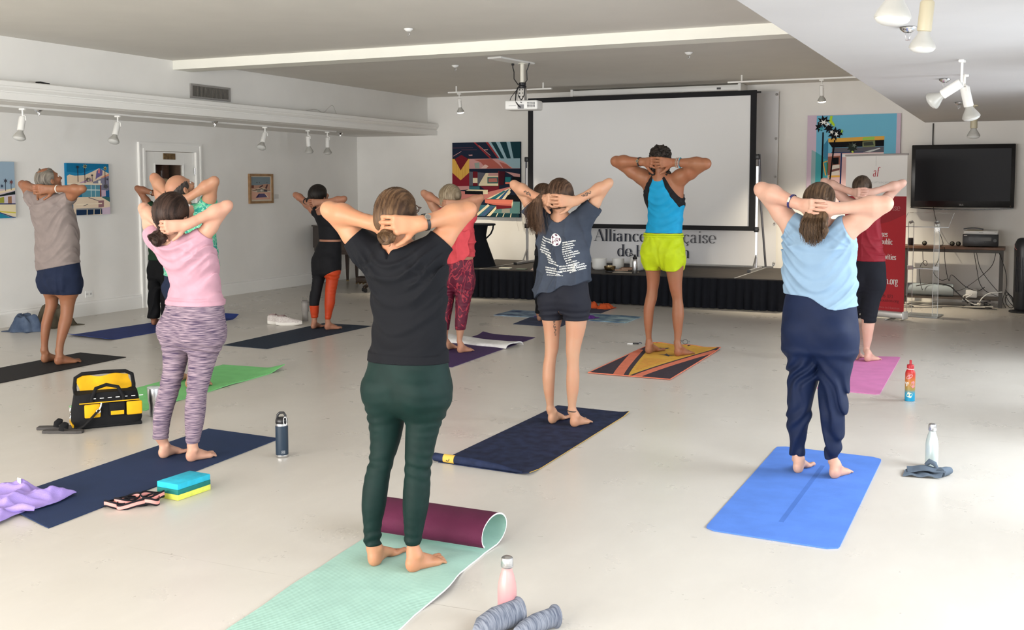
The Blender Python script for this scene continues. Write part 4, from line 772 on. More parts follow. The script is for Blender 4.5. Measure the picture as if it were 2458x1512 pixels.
    def pants(s, name, m, waist, hemL, hemR, wr=0.0, style='leg', h=None, grow=0.0, flare=0.0, cut=None, glute=True, hollow=0.0, extra=None, split=False):
        F = s.garment(min(hemL,hemR)-0.03, waist+0.03)
        tk = s.trunk(-grow,-grow,'p'); F.loft(tk, 0.0, 0.0, z0=tk[0][0]-0.005, z1=max(waist+0.08,tk[1][0]), capk=0.05); s.lower(F, -grow, glute=glute)
        if extra: extra(s,F)
        s.wrap(F, 0.0035)
        if wr:
            sd = rng.rand()*20; cz = s.P['pelv'][0][0]; kn = s.P['S']*0.28
            def fn(x,y,z):
                n1 = vnoise(x*8+sd,y*8,z*8); n2 = vnoise(x*20,y*20+sd,z*16)
                if style == 'leg':
                    mk = np.exp(-((z-cz+0.03)/0.05)**2)*0.9+np.exp(-((z-kn)/0.05)**2)*0.6+0.12+np.clip((min(hemL,hemR)+0.09-z)/0.09,0,1)*0.9
                    return -wr*np.sin(z*150+n1*8+np.abs(x)*20)*mk*np.clip(0.5+1.6*vnoise(x*5,y*5,z*9+sd),0,1.3)
                if style == 'loose':
                    side = np.sign(x); mk = np.clip((cz+0.02-z)/0.08,0,1)
                    return -wr*(np.sin((z*0.55+x*side*1.1)*70+n1*9)*mk*(0.4+1.2*np.clip(vnoise(x*5+sd,y*5,z*5)+0.4,0,1))+0.7*n2*mk+np.exp(-((z-cz-0.01)/0.02)**2)*0.9)
                if style == 'shorts':
                    return -wr*(0.9*np.sin(x*70+n1*10)*np.clip((waist-z)/0.05,0.4,1)*(0.5+n2)+0.9*n2+1.2*n1)
            F.displace(fn); s.wrap(F, 0.0025, 0.004)
        z = F.ax[2][None,None,:]; x = F.ax[0][:,None,None]; cx = s.P['pelv'][0][1]
        hz = np.where(x < cx, hemL, hemR)
        if hollow:
            for key in ('L','R'):
                R = s.P[key]; F.loft(R, hollow, 0.0, z0=min(hemL,hemR)-0.05, z1=max(hemL,hemR)+0.06, capk=0.01, op='s')
        F.a = np.maximum(F.a, (hz-z).astype(np.float32))
        if split:
            zb = s.P['pelv'][0][0]-0.004; xc = s.P['pelv'][0][1]
            rem = np.maximum(np.abs(x-xc)-(0.003+0.22*np.maximum(zb-z,0)), z-zb); F.a = np.maximum(F.a, -rem.astype(np.float32))
        F.plane((0,0,1), waist)
        if cut: cut(s,F)
        s.FP = F
        return F, F.mesh(name, m, s.root)
    # ---- hair
    def hair_field(s, h=None, ext=0.22, low=0.30):
        c = s.C; return Field(c-np.array([0.2,0.24,low]), c+np.array([0.2,0.2,0.18]), h or s.h*0.9)
    def cap(s, F, w=None, d=0.108, up=0.100, line=(0.8,-0.6,0.040), drop=0.0, cy=-0.010, k=0.02):
        w = (s.P['hw']/s.hr) if w is None else w
        F.ell(s.hp(0,cy,0.0-drop), np.array((w,d,up))*s.hr, s.HM, k)
        if line is not None:
            n = s.HM[1]*line[0]+s.HM[2]*line[1]; n = unit(n); F.plane(n, float(n@s.C)+line[2]*s.hr)
    def strands(s, F, amp=0.003, fx=60, warp=8, mode='x'):
        sd = rng.rand()*30; M = s.HM; C = s.C
        def fn(x,y,z):
            p = np.stack([x-C[0],y-C[1],z-C[2]]); u = M @ p
            if mode == 'x': q = u[0]*fx+warp*0.12*np.sin(u[2]*20); r = vnoise(q+sd,u[1]*7,u[2]*7)+0.5*vnoise(q*2.3+sd,u[1]*9,u[2]*9)
            elif mode == 'curl': r = 1.6*vnoise(x*90+sd,y*90,z*90)+1.0*vnoise(x*45,y*45+sd,z*45)
            elif mode == 'z': r = vnoise(u[0]*fx+sd+2*np.sin(u[2]*30),u[1]*fx,u[2]*6)+0.5*vnoise(u[0]*fx*2.1,u[1]*fx*2.1,u[2]*9)
            return amp*r*1.6
        F.displace(fn)
    def wisps(s, name, m, n, fn, r=0.00065):
        """fine loose strands as one part; fn(rng) gives a polyline"""
        q = MB()
        for _ in range(n):
            P_ = np.array(fn(),float); A = np.vstack([P_[:1],P_,P_[-1:]]); pts = []
            for i in range(len(P_)-1):
                a,b,c,d = A[i:i+4]; nn_ = 3 if len(P_) < 7 else 1
                for j in range(nn_): t = j/nn_; pts.append(0.5*(2*b+(c-a)*t+(2*a-5*b+4*c-d)*t*t+(3*b-a-3*c+d)*t**3))
            pts.append(P_[-1]); K = len(pts)
            q.tube(pts, [r*(1-0.6*j/(K-1)) for j in range(K)], 3, cap=False)
        return q.build(name, m, s.root, smooth=80, kind='stuff')
    def bunwrap(s, c, r1, r2):
        def one():
            a0 = random.random()*6.28; rr = random.uniform(r1*0.55,r1); tz = random.uniform(-0.5,0.5); ln = random.uniform(1.2,3.4); pts = []
            for j in range(9):
                a = a0+ln*j/8; w_ = rr*(1+0.06*math.sin(3*a+tz)); pts.append(tuple(s.hp(c[0]+w_*math.cos(a), c[1]-0.012-r2*math.sqrt(max(0,1-(rr/r1*0.9)**2))+tz*0.010*math.sin(a), c[2]+0.82*w_*math.sin(a+tz*0.4))))
            return pts
        return one
    def comb(s, n, target, spread=0.02, w=None, d=0.111, up=0.103, y0=0.07):
        """strands combed from the hairline over the skull to a gathering point (head coordinates)"""
        w = (s.P['hw']/s.hr+0.002) if w is None else w
        def one():
            a = random.uniform(-1.25,1.25); st = Vector((w*math.sin(a), y0*math.cos(a)+random.uniform(-0.03,0.02), up*0.75*math.cos(a)*random.uniform(0.75,1.1)+0.01))
            en = Vector(target)+Vector((random.gauss(0,spread),random.gauss(0,spread*0.5),random.gauss(0,spread)))
            pts = []
            for j in range(8):
                t = j/7; p = st.lerp(en,t); q = math.sqrt((p.x/w)**2+((p.y+0.010)/d)**2+(p.z/up)**2)
                if q < 1.0 or t < 0.75: p = Vector((p.x/q,(p.y+0.010)/q-0.010,p.z/q))*(1.000+0.007*random.random()) if q > 1e-3 else p
                pts.append(tuple(s.hp(p.x,p.y,p.z)))
            return pts
        return one
# ------------------------------------------------------------------ people
def skin(name, r, g, b):
    c = srgb(r,g,b); g_ = sum(c)/3; c = tuple(0.70*(q*0.90+g_*0.10) for q in c); red = (c[0]*1.02, c[1]*0.90, c[2]*0.88)
    return mat('skin_'+name, c, rough=0.48, spec=0.35, col2=red, nscale=9, bump=0.08, bscale=180)
def cloth(name, c, rough=0.85, noise=0.06, bump=0.25, bscale=900, sheen=0.0, **k):
    return mat('cloth_'+name, c, rough=rough, spec=0.2, noise=noise, nscale=k.pop('nscale',14), bump=bump, bscale=bscale, sheen=sheen, **k)
def hairm(name, c1, c2, stretch=(70,6,6), rough=0.42):
    return mat('hair_'+name, tuple(q*0.62 for q in c1), rough=0.5, spec=0.22, col2=tuple(q*0.62 for q in c2), nscale=1.6, stretch=stretch, bump=0.6, bscale=3.0)
def band(mb, c, axis, r, w, t, n=20):
    """a wrist band around an axis"""
    ax = Vector(axis).normalized(); x = ax.orthogonal().normalized(); y = ax.cross(x); c = Vector(c)
    prof = [(r,-w/2),(r+t,-w/2+t*0.4),(r+t,w/2-t*0.4),(r,w/2)]
    mb.rings([[tuple(c+ax*z+(x*math.cos(2*math.pi*i/n)+y*math.sin(2*math.pi*i/n))*rr) for i in range(n)] for rr,z in prof], cap=False, closed=True)
def wrist(p, i, t=0.86): return Vector(lerp(p.E2[i],p.W2[i],t)), Vector(unit(p.W2[i]-p.E2[i]))
def wrist_r(p, t=0.86): return 0.027*p.k*(0.6+0.4*p.armr)+(0.92-t)*0.03+0.0055
def watch(p, i, strap, dialc, t=0.86, name='wrist_watch', face=True, side=-1.0, size=1.0):
    c,ax = wrist(p,i,t); r = wrist_r(p,t); mb = MB(); band(mb,c,ax,r,0.014*size,0.0028)
    o = mb.build(name, strap, p.root, smooth=50)
    if face:
        out = Vector((0,side,0.15)); out = (out-ax*out.dot(ax)).normalized(); q = MB(); cc = c+out*(r+0.002)
        q.cyl(cc, cc+out*0.005, 0.0135*size, n=18); d = q.build('dial_case', dialc, o, smooth=40)
        q = MB(); q.cyl(cc+out*0.005, cc+out*0.0056, 0.0105*size, n=18); q.build('dial', mat('watch_dial',(0.12,0.11,0.10),rough=0.3), d)
    return o
def glasses(p, m):
    q = MB()
    for sx in (-1,1):
        ring = [p.hp(sx*0.034+0.026*math.cos(a), 0.106-0.004*abs(math.cos(a)), -0.022+0.019*math.sin(a)) for a in [2*math.pi*j/16 for j in range(16)]]
        q.tube(ring, 0.0022, 6, closed=True)
        q.tube([p.hp(sx*0.06,0.104,-0.014), p.hp(sx*0.077,0.09,-0.012), p.hp(sx*0.082,0.01,-0.010), p.hp(sx*0.080,-0.012,-0.028)], 0.0022, 6)
    q.tube([p.hp(-0.009,0.107,-0.018),p.hp(0,0.111,-0.014),p.hp(0.009,0.107,-0.018)],0.002,6)
    return q.build('glasses', m, p.root, smooth=60)
def bvh_of(o):
    me = o.data; return BVHTree.FromPolygons([v.co for v in me.vertices], [tuple(q.vertices) for q in me.polygons])
def hem(p, key, j=1): return p.P[key][j][0]
CREAM = (0.66,0.62,0.55)
ONLY = None
def want(n): return ONLY is None or n in ONLY

if want('black'):   # front woman, black tee and dark green leggings
    p = Person(PEOPLE['black'], 'woman in black v-neck tee and dark green leggings, nearest figure, on the mint mat', 0.0046, skin('a',205,145,104), armr=1.0, turn=-12, tilt=14, over=1, ease_t=0.016, hb=(0.122,0.108))
    p.body()
    tee = cloth('black_tee', (0.0045,0.0050,0.0072), rough=0.8, sheen=0.0)
    p.pants('leggings', cloth('green_legging',(0.0030,0.0155,0.0130),rough=0.6,sheen=0.0,noise=0.1), 0.90, hem(p,'L'), hem(p,'R'), wr=0.0056, style='leg')
    p.shirt('t_shirt', tee, hem=0.868, sleeve=0.40, arm_add=0.010, hem_tilt=(0.02,-0.03), neck=0.070, neck_drop=0.005, wr=0.0084, vneck=0.055)
    hm = hairm('light_brown',(0.060,0.030,0.016),(0.20,0.112,0.056))
    F = p.hair_field(); p.cap(F, line=(0.8,-0.6,0.046)); b = (0.018,-0.152,-0.072)
    F.ell(p.hp(0,-0.075,-0.03), np.array((0.07,0.05,0.06)), p.HM, 0.03)
    p.strands(F,0.0035,62); F.mesh('hair', hm, p.root)
    F = p.hair_field(); 
    for j in range(9):
        a = j*0.7; F.cone(p.hp(b[0]+0.024*math.cos(a),b[1]+0.010*math.sin(a*1.7),b[2]+0.021*math.sin(a)), p.hp(b[0]+0.022*math.cos(a+1.4),b[1]-0.012,b[2]+0.020*math.sin(a+1.4)), 0.014,0.012,0.006)
    p.strands(F,0.003,90,mode='z'); F.mesh('hair_bun', hm, p.root)
    p.wisps('hair_strands', hm, 700, p.comb(0,(b[0],b[1]+0.01,b[2]),0.014))
    p.wisps('bun_strands', hm, 160, p.bunwrap(b,0.036,0.022),0.0008)
    watch(p,1,mat('black_leather',(0.012,0.012,0.012),rough=0.45),mat('watch_steel',(0.62,0.6,0.56),rough=0.25,metal=1.0),t=0.88)
    glasses(p, mat('glasses_frame',(0.10,0.05,0.03),rough=0.25))
if want('pink'):
    p = Person(PEOPLE['pink'], 'woman in pink short-sleeved top and heathered purple leggings on the long navy mat', 0.0048, skin('b',222,170,142), armr=0.92, turn=5, tilt=30, over=1, hairw=0.010, hb=(0.108,0.094))
    p.body()
    hz = mat('cloth_heather',(0.055,0.038,0.078),rough=0.8,spec=0.2,col2=(0.33,0.25,0.29),nscale=1.0,stretch=(14,14,260),bump=0.2,bscale=40,sheen=0.0)
    p.pants('leggings', hz, 0.94, hem(p,'L'), hem(p,'R'), wr=0.0050, style='leg')
    def roll(s,F):
        T = s.P['torso'][0]; F.loft([[T[0]-0.005,T[1],T[2],T[3]+0.008,T[4]+0.008],[T[0]+0.028,T[1],T[2],T[3]+0.009,T[4]+0.009]],0,0.006,capk=0.012)
    p.shirt('top', cloth('pink_top',(0.47,0.265,0.325),rough=0.8), hem=0.905, sleeve=0.24, arm_add=0.008, neck=0.072, wr=0.0076, extra=roll)
    hm = hairm('dark_brown',(0.022,0.012,0.009),(0.075,0.042,0.030))
    F = p.hair_field(); p.cap(F, line=(0.86,-0.5,0.052)); F.ell(p.hp(-0.005,-0.085,-0.055),np.array((0.05,0.035,0.045)),p.HM,0.03); p.strands(F,0.0022,62); F.mesh('hair',hm,p.root)
    F = p.hair_field(); b = (-0.01,-0.150,-0.080); F.ell(p.hp(*b),(0.036,0.026,0.022),k=0.01)
    for j in range(10):
        a = j*0.65; F.cone(p.hp(b[0]+0.042*math.cos(a),b[1]+0.014*math.sin(a*1.3),b[2]+0.026*math.sin(a)), p.hp(b[0]+0.040*math.cos(a+1.2),b[1]-0.012,b[2]+0.024*math.sin(a+1.2)),0.015,0.014,0.006)
    p.strands(F,0.003,80,mode='z'); F.mesh('hair_bun',hm,p.root)
    p.wisps('hair_strands',hm,600,p.comb(0,(b[0],b[1]+0.02,b[2]),0.014))
    p.wisps('bun_strands', hm, 160, p.bunwrap(b,0.050,0.020),0.0008)
    q = MB(); q.rbox((-0.035,-0.006,-0.006),(0.035,0.006,0.006),0.003,2,M=Matrix.Translation(p.hp(0.0,-0.112,-0.005)) @ Matrix(p.HM.T.tolist()).to_4x4()); q.build('hair_clip',M_black,p.root,smooth=50)
if want('blue'):
    p = Person(PEOPLE['blue'], 'woman in pale blue sleeveless top and navy joggers on the bright blue mat', 0.0048, skin('c',226,178,152), armr=1.16, turn=6, tilt=12, over=0, ease_t=0.022, ease_l=0.010, hairw=0.014)
    p.body()
    p.pants('joggers', cloth('navy_jogger',(0.0055,0.012,0.040),rough=0.6,sheen=0.0), 1.03, hem(p,'L'), hem(p,'R'), wr=0.0090, style='loose')
    p.shirt('sleeveless_top', cloth('pale_blue',(0.225,0.335,0.455),rough=0.62,noise=0.03,sheen=0.0), hem=0.90, wr=0.0120, arm_add=0.006, neck=0.085, neck_drop=0.02, armhole=(-0.045,0.9,0.42), hem_fn=lambda x,y: 0.948+0.052/(1+np.exp(np.clip((x+0.0)/0.022,-30,30)))-0.018*np.exp(-((x-0.1)/0.06)**2)+0*y)
    hm = hairm('brown',(0.060,0.034,0.019),(0.17,0.10,0.055))
    F = p.hair_field(low=0.36); p.cap(F, line=(0.8,-0.6,0.05)); F.ell(p.hp(0,-0.06,-0.05),np.array((0.076,0.05,0.05)),p.HM,0.03); p.strands(F,0.003,58); F.mesh('hair',hm,p.root)
    F = p.hair_field(low=0.36); o_ = p.C
    for j in range(9):
        x = -0.058+0.0155*j; ph = j*1.3
        pts = [p.C+np.array([0.01+x*0.45,-0.092,-0.03]),p.C+np.array([0.012+x*0.8,-0.116,-0.10]),p.C+np.array([0.014+x*1.05+0.008*math.sin(ph),-0.150,-0.165]),p.C+np.array([0.012+x*0.95+0.012*math.sin(ph+1.5),-0.140-0.01*math.cos(ph),-0.205-0.03*((j*7)%4)/4])]
        F.chain(pts,[0.014,0.018,0.015,0.006],0.012)
    p.strands(F,0.004,70,mode='z'); F.mesh('ponytail',hm,p.root)
    p.wisps('hair_strands',hm,600,p.comb(0,(0.01,-0.115,-0.05),0.018))
    def btail():
        x = max(-0.05,min(0.05,random.gauss(0,0.024))); e = random.uniform(0.15,0.245)*(1-2.0*abs(x)); ph = random.random()*6
        return [tuple(p.C+np.array(q_)) for q_ in ((0.01+x*0.4,-0.098-0.006*random.random(),-0.03),(0.012+x*0.9,-0.126-0.008*random.random(),-0.09),(0.014+x*1.2+0.006*math.sin(ph),-0.165-0.012*random.random(),-e*0.55-0.04),(0.014+x*1.25+0.012*math.sin(ph+1.4),-0.160-0.012*random.random(),-e*0.85-0.02),(0.012+x*0.9+0.016*math.sin(ph+2.6),-0.150-0.014*random.random(),-e-0.015))]
    p.wisps('tail_strands',hm,700,btail,0.0011)
    q = MB(); q.tube([p.hp(0.0,-0.125,-0.03),p.hp(0.03,-0.118,-0.012),p.hp(0.055,-0.095,-0.022),p.hp(0.062,-0.085,-0.03)],[0.008,0.011,0.008,0.004],8); q.build('hair_clip',mat('clip_navy',(0.012,0.018,0.05),rough=0.25),p.root,smooth=60)
    o = watch(p,0,mat('wrist_navy',(0.03,0.03,0.12),rough=0.5),None,t=0.80,name='bracelet',face=False,size=0.9)
    c,ax = wrist(p,0,0.80); out = Vector((0,-1,0.2)); out = (out-ax*out.dot(ax)).normalized(); q = MB(); s_ = ax.cross(out); Mx = Matrix((ax,s_,out)).transposed().to_4x4(); q.rbox((-0.006,-0.014,0.0),(0.006,0.014,0.004),0.0015,1,M=Matrix.Translation(c+out*wrist_r(p,0.80)+out*0.0015) @ Mx); q.build('tag_plate',mat('pale_metal',(0.7,0.66,0.55),rough=0.3,metal=0.6),o)
if want('grey'):
    sk = skin('d',208,156,120)
    p = Person(PEOPLE['grey'], 'person in oversized slate tee and black shorts on the dark navy mat', 0.0050, sk, armr=0.80, turn=-20, tilt=4, over=1, ease_t=0.030, hairw=0.008, neckr=0.045)
    bd = p.body()
    slate = mat('cloth_slate',(0.030,0.037,0.053),rough=0.9,spec=0.15,col2=(0.050,0.060,0.082),nscale=5,bump=0.3,bscale=900,sheen=0.0)
    p.pants('shorts', cloth('charcoal_short',(0.012,0.013,0.020),rough=0.7), 1.0, PEOPLE['grey']['L'][-2][0]+0.004, PEOPLE['grey']['R'][-2][0], wr=0.0060, style='leg', split=True)
    FS,shirt = p.shirt('t_shirt', slate, hem=0.86, sleeve=0.40, arm_add=0.030, neck=0.066, wr=0.0100, style='drape', vneck=0.03, hem_fn=lambda x,y: 0.865+0.115*np.clip((x+0.17)/0.34,-0.1,1.1)+0.01*np.sin(x*40)+0*y)
    hm = hairm('chestnut',(0.060,0.032,0.020),(0.19,0.105,0.062))
    F = p.hair_field(low=0.34); p.cap(F,w=0.086,line=(0.85,-0.5,0.055)); F.ell(p.hp(-0.03,-0.06,-0.02),np.array((0.06,0.05,0.06)),p.HM,0.03); p.strands(F,0.006,45); F.mesh('hair',hm,p.root)
    F = p.hair_field(low=0.34)
    for j in range(8):
        x = 0.012*(j-3.5); ph = j*1.7
        pts = [p.C+np.array([-0.060,-0.085,0.012]),p.C+np.array([-0.105+x*0.5,-0.110,-0.055]),p.C+np.array([-0.125+x*0.9,-0.120,-0.115-0.01*(j%3)]),p.C+np.array([-0.110+x*0.9+0.012*math.sin(ph),-0.128,-0.18-0.01*(j%2)]),p.C+np.array([-0.095+x*0.5+0.015*math.sin(ph+1),-0.13,-0.225-0.03*((j*5)%4)/3])]
        F.chain(pts,[0.017,0.019,0.015,0.010,0.003],0.01)
    p.strands(F,0.004,70,mode='z'); F.mesh('ponytail',hm,p.root)
    p.wisps('hair_strands',hm,700,p.comb(0,(-0.06,-0.095,0.0),0.02))
    def tail():
        x = random.gauss(0,0.02); e = random.uniform(0.16,0.27)
        return [tuple(p.C+np.array(q)) for q in ((-0.06,-0.09,0.01),(-0.105+x,-0.118-random.random()*0.02,-0.06),(-0.125+x*1.6,-0.13-random.random()*0.015,-e*0.6),(-0.10+x*1.6+random.gauss(0,0.012),-0.135-random.random()*0.015,-e))]
    p.wisps('tail_strands',hm,480,tail,0.0011)
    # printed back of the tee: round emblem with two letters, two columns of list lines, curved lines below
    T = bvh_of(shirt); ink = mat('shirt_print',(0.72,0.72,0.68),rough=0.8); dark = mat('shirt_print_dark',(0.10,0.03,0.06),rough=0.8)
    def onshirt(x, z, lift=0.0015):
        h_ = T.ray_cast(Vector((x,-0.6,z)), Vector((0,1,0))); y = h_[0].y if h_[0] is not None else -0.12
        return (x, y-lift, z)
    cx0 = -0.005; z0 = 1.245
    emb = MB(); emb.use(ink)
    emb.grid(lambda u,v: onshirt(cx0-0.0+0.038*v*math.cos(2*math.pi*u), z0+0.004+0.042*v*math.sin(2*math.pi*u)), 28, 5)
    emb.use(dark)
    def fan(a0,a1,r0,r1): emb.grid(lambda u,v: onshirt(cx0+(r0+(r1-r0)*v)*math.cos(math.radians(a0+(a1-a0)*u)), z0+0.004+1.1*(r0+(r1-r0)*v)*math.sin(math.radians(a0+(a1-a0)*u)),0.0025),6,2)
    for a in (75,147,219,291,363): fan(a-17,a+17,0.024,0.034)
    def dstroke(x0,zz,x1,z1,w=0.004):
        n = Vector((z1-zz,0,-(x1-x0))).normalized()*w/2; emb.grid(lambda u,v: onshirt(x0+(x1-x0)*u+n.x*(2*v-1), zz+(z1-zz)*u+n.z*(2*v-1),0.003),3,1)
    for l in ((-0.026,0.012,-0.006,0.012),(-0.026,0.012,-0.026,-0.016),(-0.026,-0.016,-0.008,-0.016),(-0.008,-0.016,-0.008,-0.004),(-0.008,-0.004,-0.015,-0.004),(0.002,0.008,0.002,-0.020),(0.002,0.008,0.018,0.008),(0.018,0.008,0.018,-0.005),(0.018,-0.005,0.002,-0.005),(0.008,-0.005,0.020,-0.020)):
        dstroke(cx0+l[0],z0+0.006+l[1],cx0+l[2],z0+0.006+l[3],0.0045)
    emb.build('back_emblem', None, shirt)
    pr = MB()
    def rowtext(xa, za, ang, words, hgt):
        ca,sa = math.cos(ang),math.sin(ang); x = 0.0
        for wd in words:
            for _ in range(wd):
                w_ = random.choice((0.55,0.62,0.7))*hgt; k_ = random.randrange(4)
                def bar(u0,u1,v0,v1):
                    pr.grid(lambda u,v: onshirt(xa+ca*(x+u0+(u1-u0)*u)-sa*(v0+(v1-v0)*v), za+sa*(x+u0+(u1-u0)*u)+ca*(v0+(v1-v0)*v)),1,1)
                st = hgt*0.24
                bar(0,st,0,hgt*(1.0 if k_ != 3 else 0.72))
                if k_ in (0,2): bar(st,w_,hgt*0.55,hgt*0.75)
                if k_ in (1,2,3): bar(st,w_,0,hgt*0.2)
                if k_ != 1: bar(w_-st,w_,0,hgt*0.7)
                x += w_+hgt*0.16
            x += hgt*0.35
    Lr = [(6,5),(6,6),(2,3),(1,4),(3,6),(4,8),(3,7),(2,5),(2,4),(4,5),(5,6)]
    for j,wd in enumerate(Lr): rowtext(-0.115-0.012*math.sin(j*0.45)+0.004*j*(j > 6), 1.262-0.0165*j, -0.30, wd, 0.0095)
    Rr = [(6,6),(2,8),(5,6),(3,7),(2,7),(2,3,8),(2,4,8),(3,7),(2,4),(2,8),(3,3,5),(2,6,5),(2,4,7),(2,5,5)]
    for j,wd in enumerate(Rr): rowtext(0.042-0.010*math.sin(j*0.35)+0.0025*j, 1.225-0.0150*j, 0.20+0.012*j, wd, 0.0085)
    for j,wd in enumerate([(5,6,5,9),(7,9,6,7,5),(9,4,8,6)]):
        for q,(xa,wds) in enumerate(((-0.09+0.006*j,wd[:2]),(0.02,wd[2:]))): rowtext(xa, 1.068-0.0165*j-(0.006 if q == 0 else 0.0), -0.12 if q == 0 else 0.14, wds, 0.0095)
    rowtext(-0.075,1.012,-0.02,(3,2,5,2,9,2),0.006)
    pr.build('back_print', ink, shirt)
    # tattoos on both forearms and the inner left thigh
    B = bvh_of(bd); tk = mat('tattoo_ink',(0.05,0.045,0.04),rough=0.6)
    def tattoo(name, c, ax, ln, wd, nl):
        q = MB(); ax = Vector(ax).normalized(); up = Vector((0,-1,0)).cross(ax).normalized()
        for j in range(nl):
            a = j*2.4; r0 = 0.35+0.6*(j%3)/2; pts = []
            for t in range(11):
                b = a+t*0.5; uu = ((j/(nl-1))-0.5)*ln+0.012*r0*math.cos(b); vv = wd*0.4*r0*math.sin(b+a)
                o_ = Vector(c)+ax*uu+up*vv; h_ = B.ray_cast(o_+Vector((0,-0.12,0)), Vector((0,1,0)), 0.2)
                if h_[0] is not None: pts.append(h_[0]-Vector((0,0.0004,0)))
            if len(pts) > 3: q.tube(pts, 0.0016, 4)
        q.build(name, tk, p.root)
    for i in (0,1): tattoo('tattoo', lerp(p.E2[i],p.W2[i],0.58), p.W2[i]-p.E2[i], 0.055, 0.030, 8)
    Lr_ = rowat(PEOPLE['grey']['L'],0.66); tattoo('tattoo',(Lr_[0]+Lr_[2]*0.68,Lr_[1],0.655),(0,0,1),0.10,0.014,9)
    q = MB(); R0 = rowat(PEOPLE['grey']['R'],0.105); band(q,(R0[0],R0[1],0.105),(0.1,0,1),R0[2]+0.001,0.006,0.002); q.build('anklet',M_black,p.root,smooth=60)
if want('teacher'):
    p = Person(PEOPLE['teacher'], 'tall man in bright blue and black tank top and lime shorts facing the screen', 0.0048, skin('e',172,112,76), armr=1.12, turn=-25, tilt=10, over=1, neckr=0.058, male=True, hairw=0.012, lift=0.0105)
    p.body()
    cy = cloth('cyan',(0.010,0.27,0.50),rough=0.6); bk = cloth('black_panel',(0.012,0.012,0.014))
    F,o = p.shirt('tank_top', cy, hem=PEOPLE['teacher']['torso'][0][0]-0.005, wr=0.0068, neck=0.060, arm_add=0.004, armhole=(0.105,0.84,0.54), neck_drop=0.01)
    x = F.ax[0][:,None,None]; z = F.ax[2][None,None,:]; zt = PEOPLE['teacher']['torso'][-1][0]
    reg = np.maximum(np.maximum(-0.055-(zt-z)*0.30-x, x-0.02-(zt-z)*0.50), (zt-0.33+np.abs(x-0.02)*0.35)-z)   # <0 inside the blue back panel, with everything below also blue
    low_ = z-(zt-0.345+np.maximum(np.abs(x)-0.11,0)*0.9)
    blue_r = np.minimum(np.maximum(-0.055-(zt-z)*0.30-x, x-0.02-(zt-z)*0.50), low_)
    A = F.a.copy(); bpy.data.objects.remove(o, do_unlink=True)
    F.a = np.maximum(A, blue_r.astype(np.float32)); o = F.mesh('tank_top', cy, p.root)
    F.a = np.maximum(A, -blue_r.astype(np.float32)); F.mesh('side_panel', bk, o)
    def sh_cut(s,F):
        z = F.ax[2][None,None,:]; x = F.ax[0][:,None,None]; c = s.P['pelv'][0][1]; w = s.P['pelv'][1][3]
        F.a = np.maximum(F.a, (hb+0.085*np.clip((np.abs(x-c)-w*0.72)/(w*0.3),0,1)**2-z).astype(np.float32))
    hb = PEOPLE['teacher']['pelv'][0][0]-0.047
    lime = cloth('lime',(0.42,0.53,0.010),rough=0.55)
    _,so = p.pants('running_shorts', lime, PEOPLE['teacher']['torso'][0][0]-0.014, hb, hb, wr=0.0080, style='shorts', grow=0.004, cut=sh_cut, split=True)
    wz = PEOPLE['teacher']['torso'][0][0]-0.016; q = MB()
    for dz in (0.0,-0.020):
        T = [0]+rowat(PEOPLE['teacher']['pelv'],wz+dz); q.tube([(T[1]+(T[3]+0.006)*math.cos(a),T[2]+(T[4]+0.006)*math.sin(a),wz+dz+0.002*math.sin(a*9)) for a in [2*math.pi*j/40 for j in range(40)]],0.010,6,closed=True)
    q.build('waistband',lime,so,smooth=60)
    hm = hairm('curly_black',(0.010,0.008,0.007),(0.045,0.032,0.024),stretch=(20,20,20))
    F = p.hair_field(h=0.0045,low=0.3); p.cap(F,line=(0.9,-0.45,0.04)); F.ell(p.hp(0,0.0,0.045),np.array((0.082,0.09,0.055)),p.HM,0.02)
    F.ell(p.hp(0,-0.02,0.035),np.array((0.086,0.100,0.074)),p.HM,0.02)
    for j in range(150):
        a = random.uniform(-1.7,1.7); e = random.uniform(-0.3,1.35); F.ell(p.hp(0.090*math.sin(a)*math.cos(e),-0.012-0.106*math.cos(a)*math.cos(e),0.020+0.090*math.sin(e)),(0.011,0.011,0.011),k=0.006)
    for j in range(34):
        sx = (-1,1)[j%2]; F.ell(p.hp(sx*random.uniform(0.045,0.085),random.uniform(-0.09,-0.04),random.uniform(-0.15,-0.06)),(0.012,0.012,0.012),k=0.005)
    p.strands(F,0.004,mode='curl'); F.mesh('curly_hair',hm,p.root)
    watch(p,0,mat('watch_strap_grey',(0.03,0.03,0.032),rough=0.5),mat('watch_gold',(0.55,0.42,0.2),rough=0.3,metal=1.0),t=0.86,size=1.2)
    for j,(c,tt) in enumerate((((0.30,0.22,0.14),0.90),((0.55,0.5,0.4),0.87),((0.35,0.12,0.08),0.84),((0.6,0.56,0.5),0.81),((0.02,0.30,0.42),0.775))):
        cc,ax = wrist(p,1,tt); q = MB(); n = 26; r = wrist_r(p,tt)+0.002; x_ = ax.orthogonal().normalized(); y_ = ax.cross(x_)
        for i in range(n): q.ball(cc+(x_*math.cos(2*math.pi*i/n)+y_*math.sin(2*math.pi*i/n))*r,0.0042,6,4)
        q.build('bead_bracelet',mat('beads_%d'%j,c,rough=0.4),p.root,smooth=60)
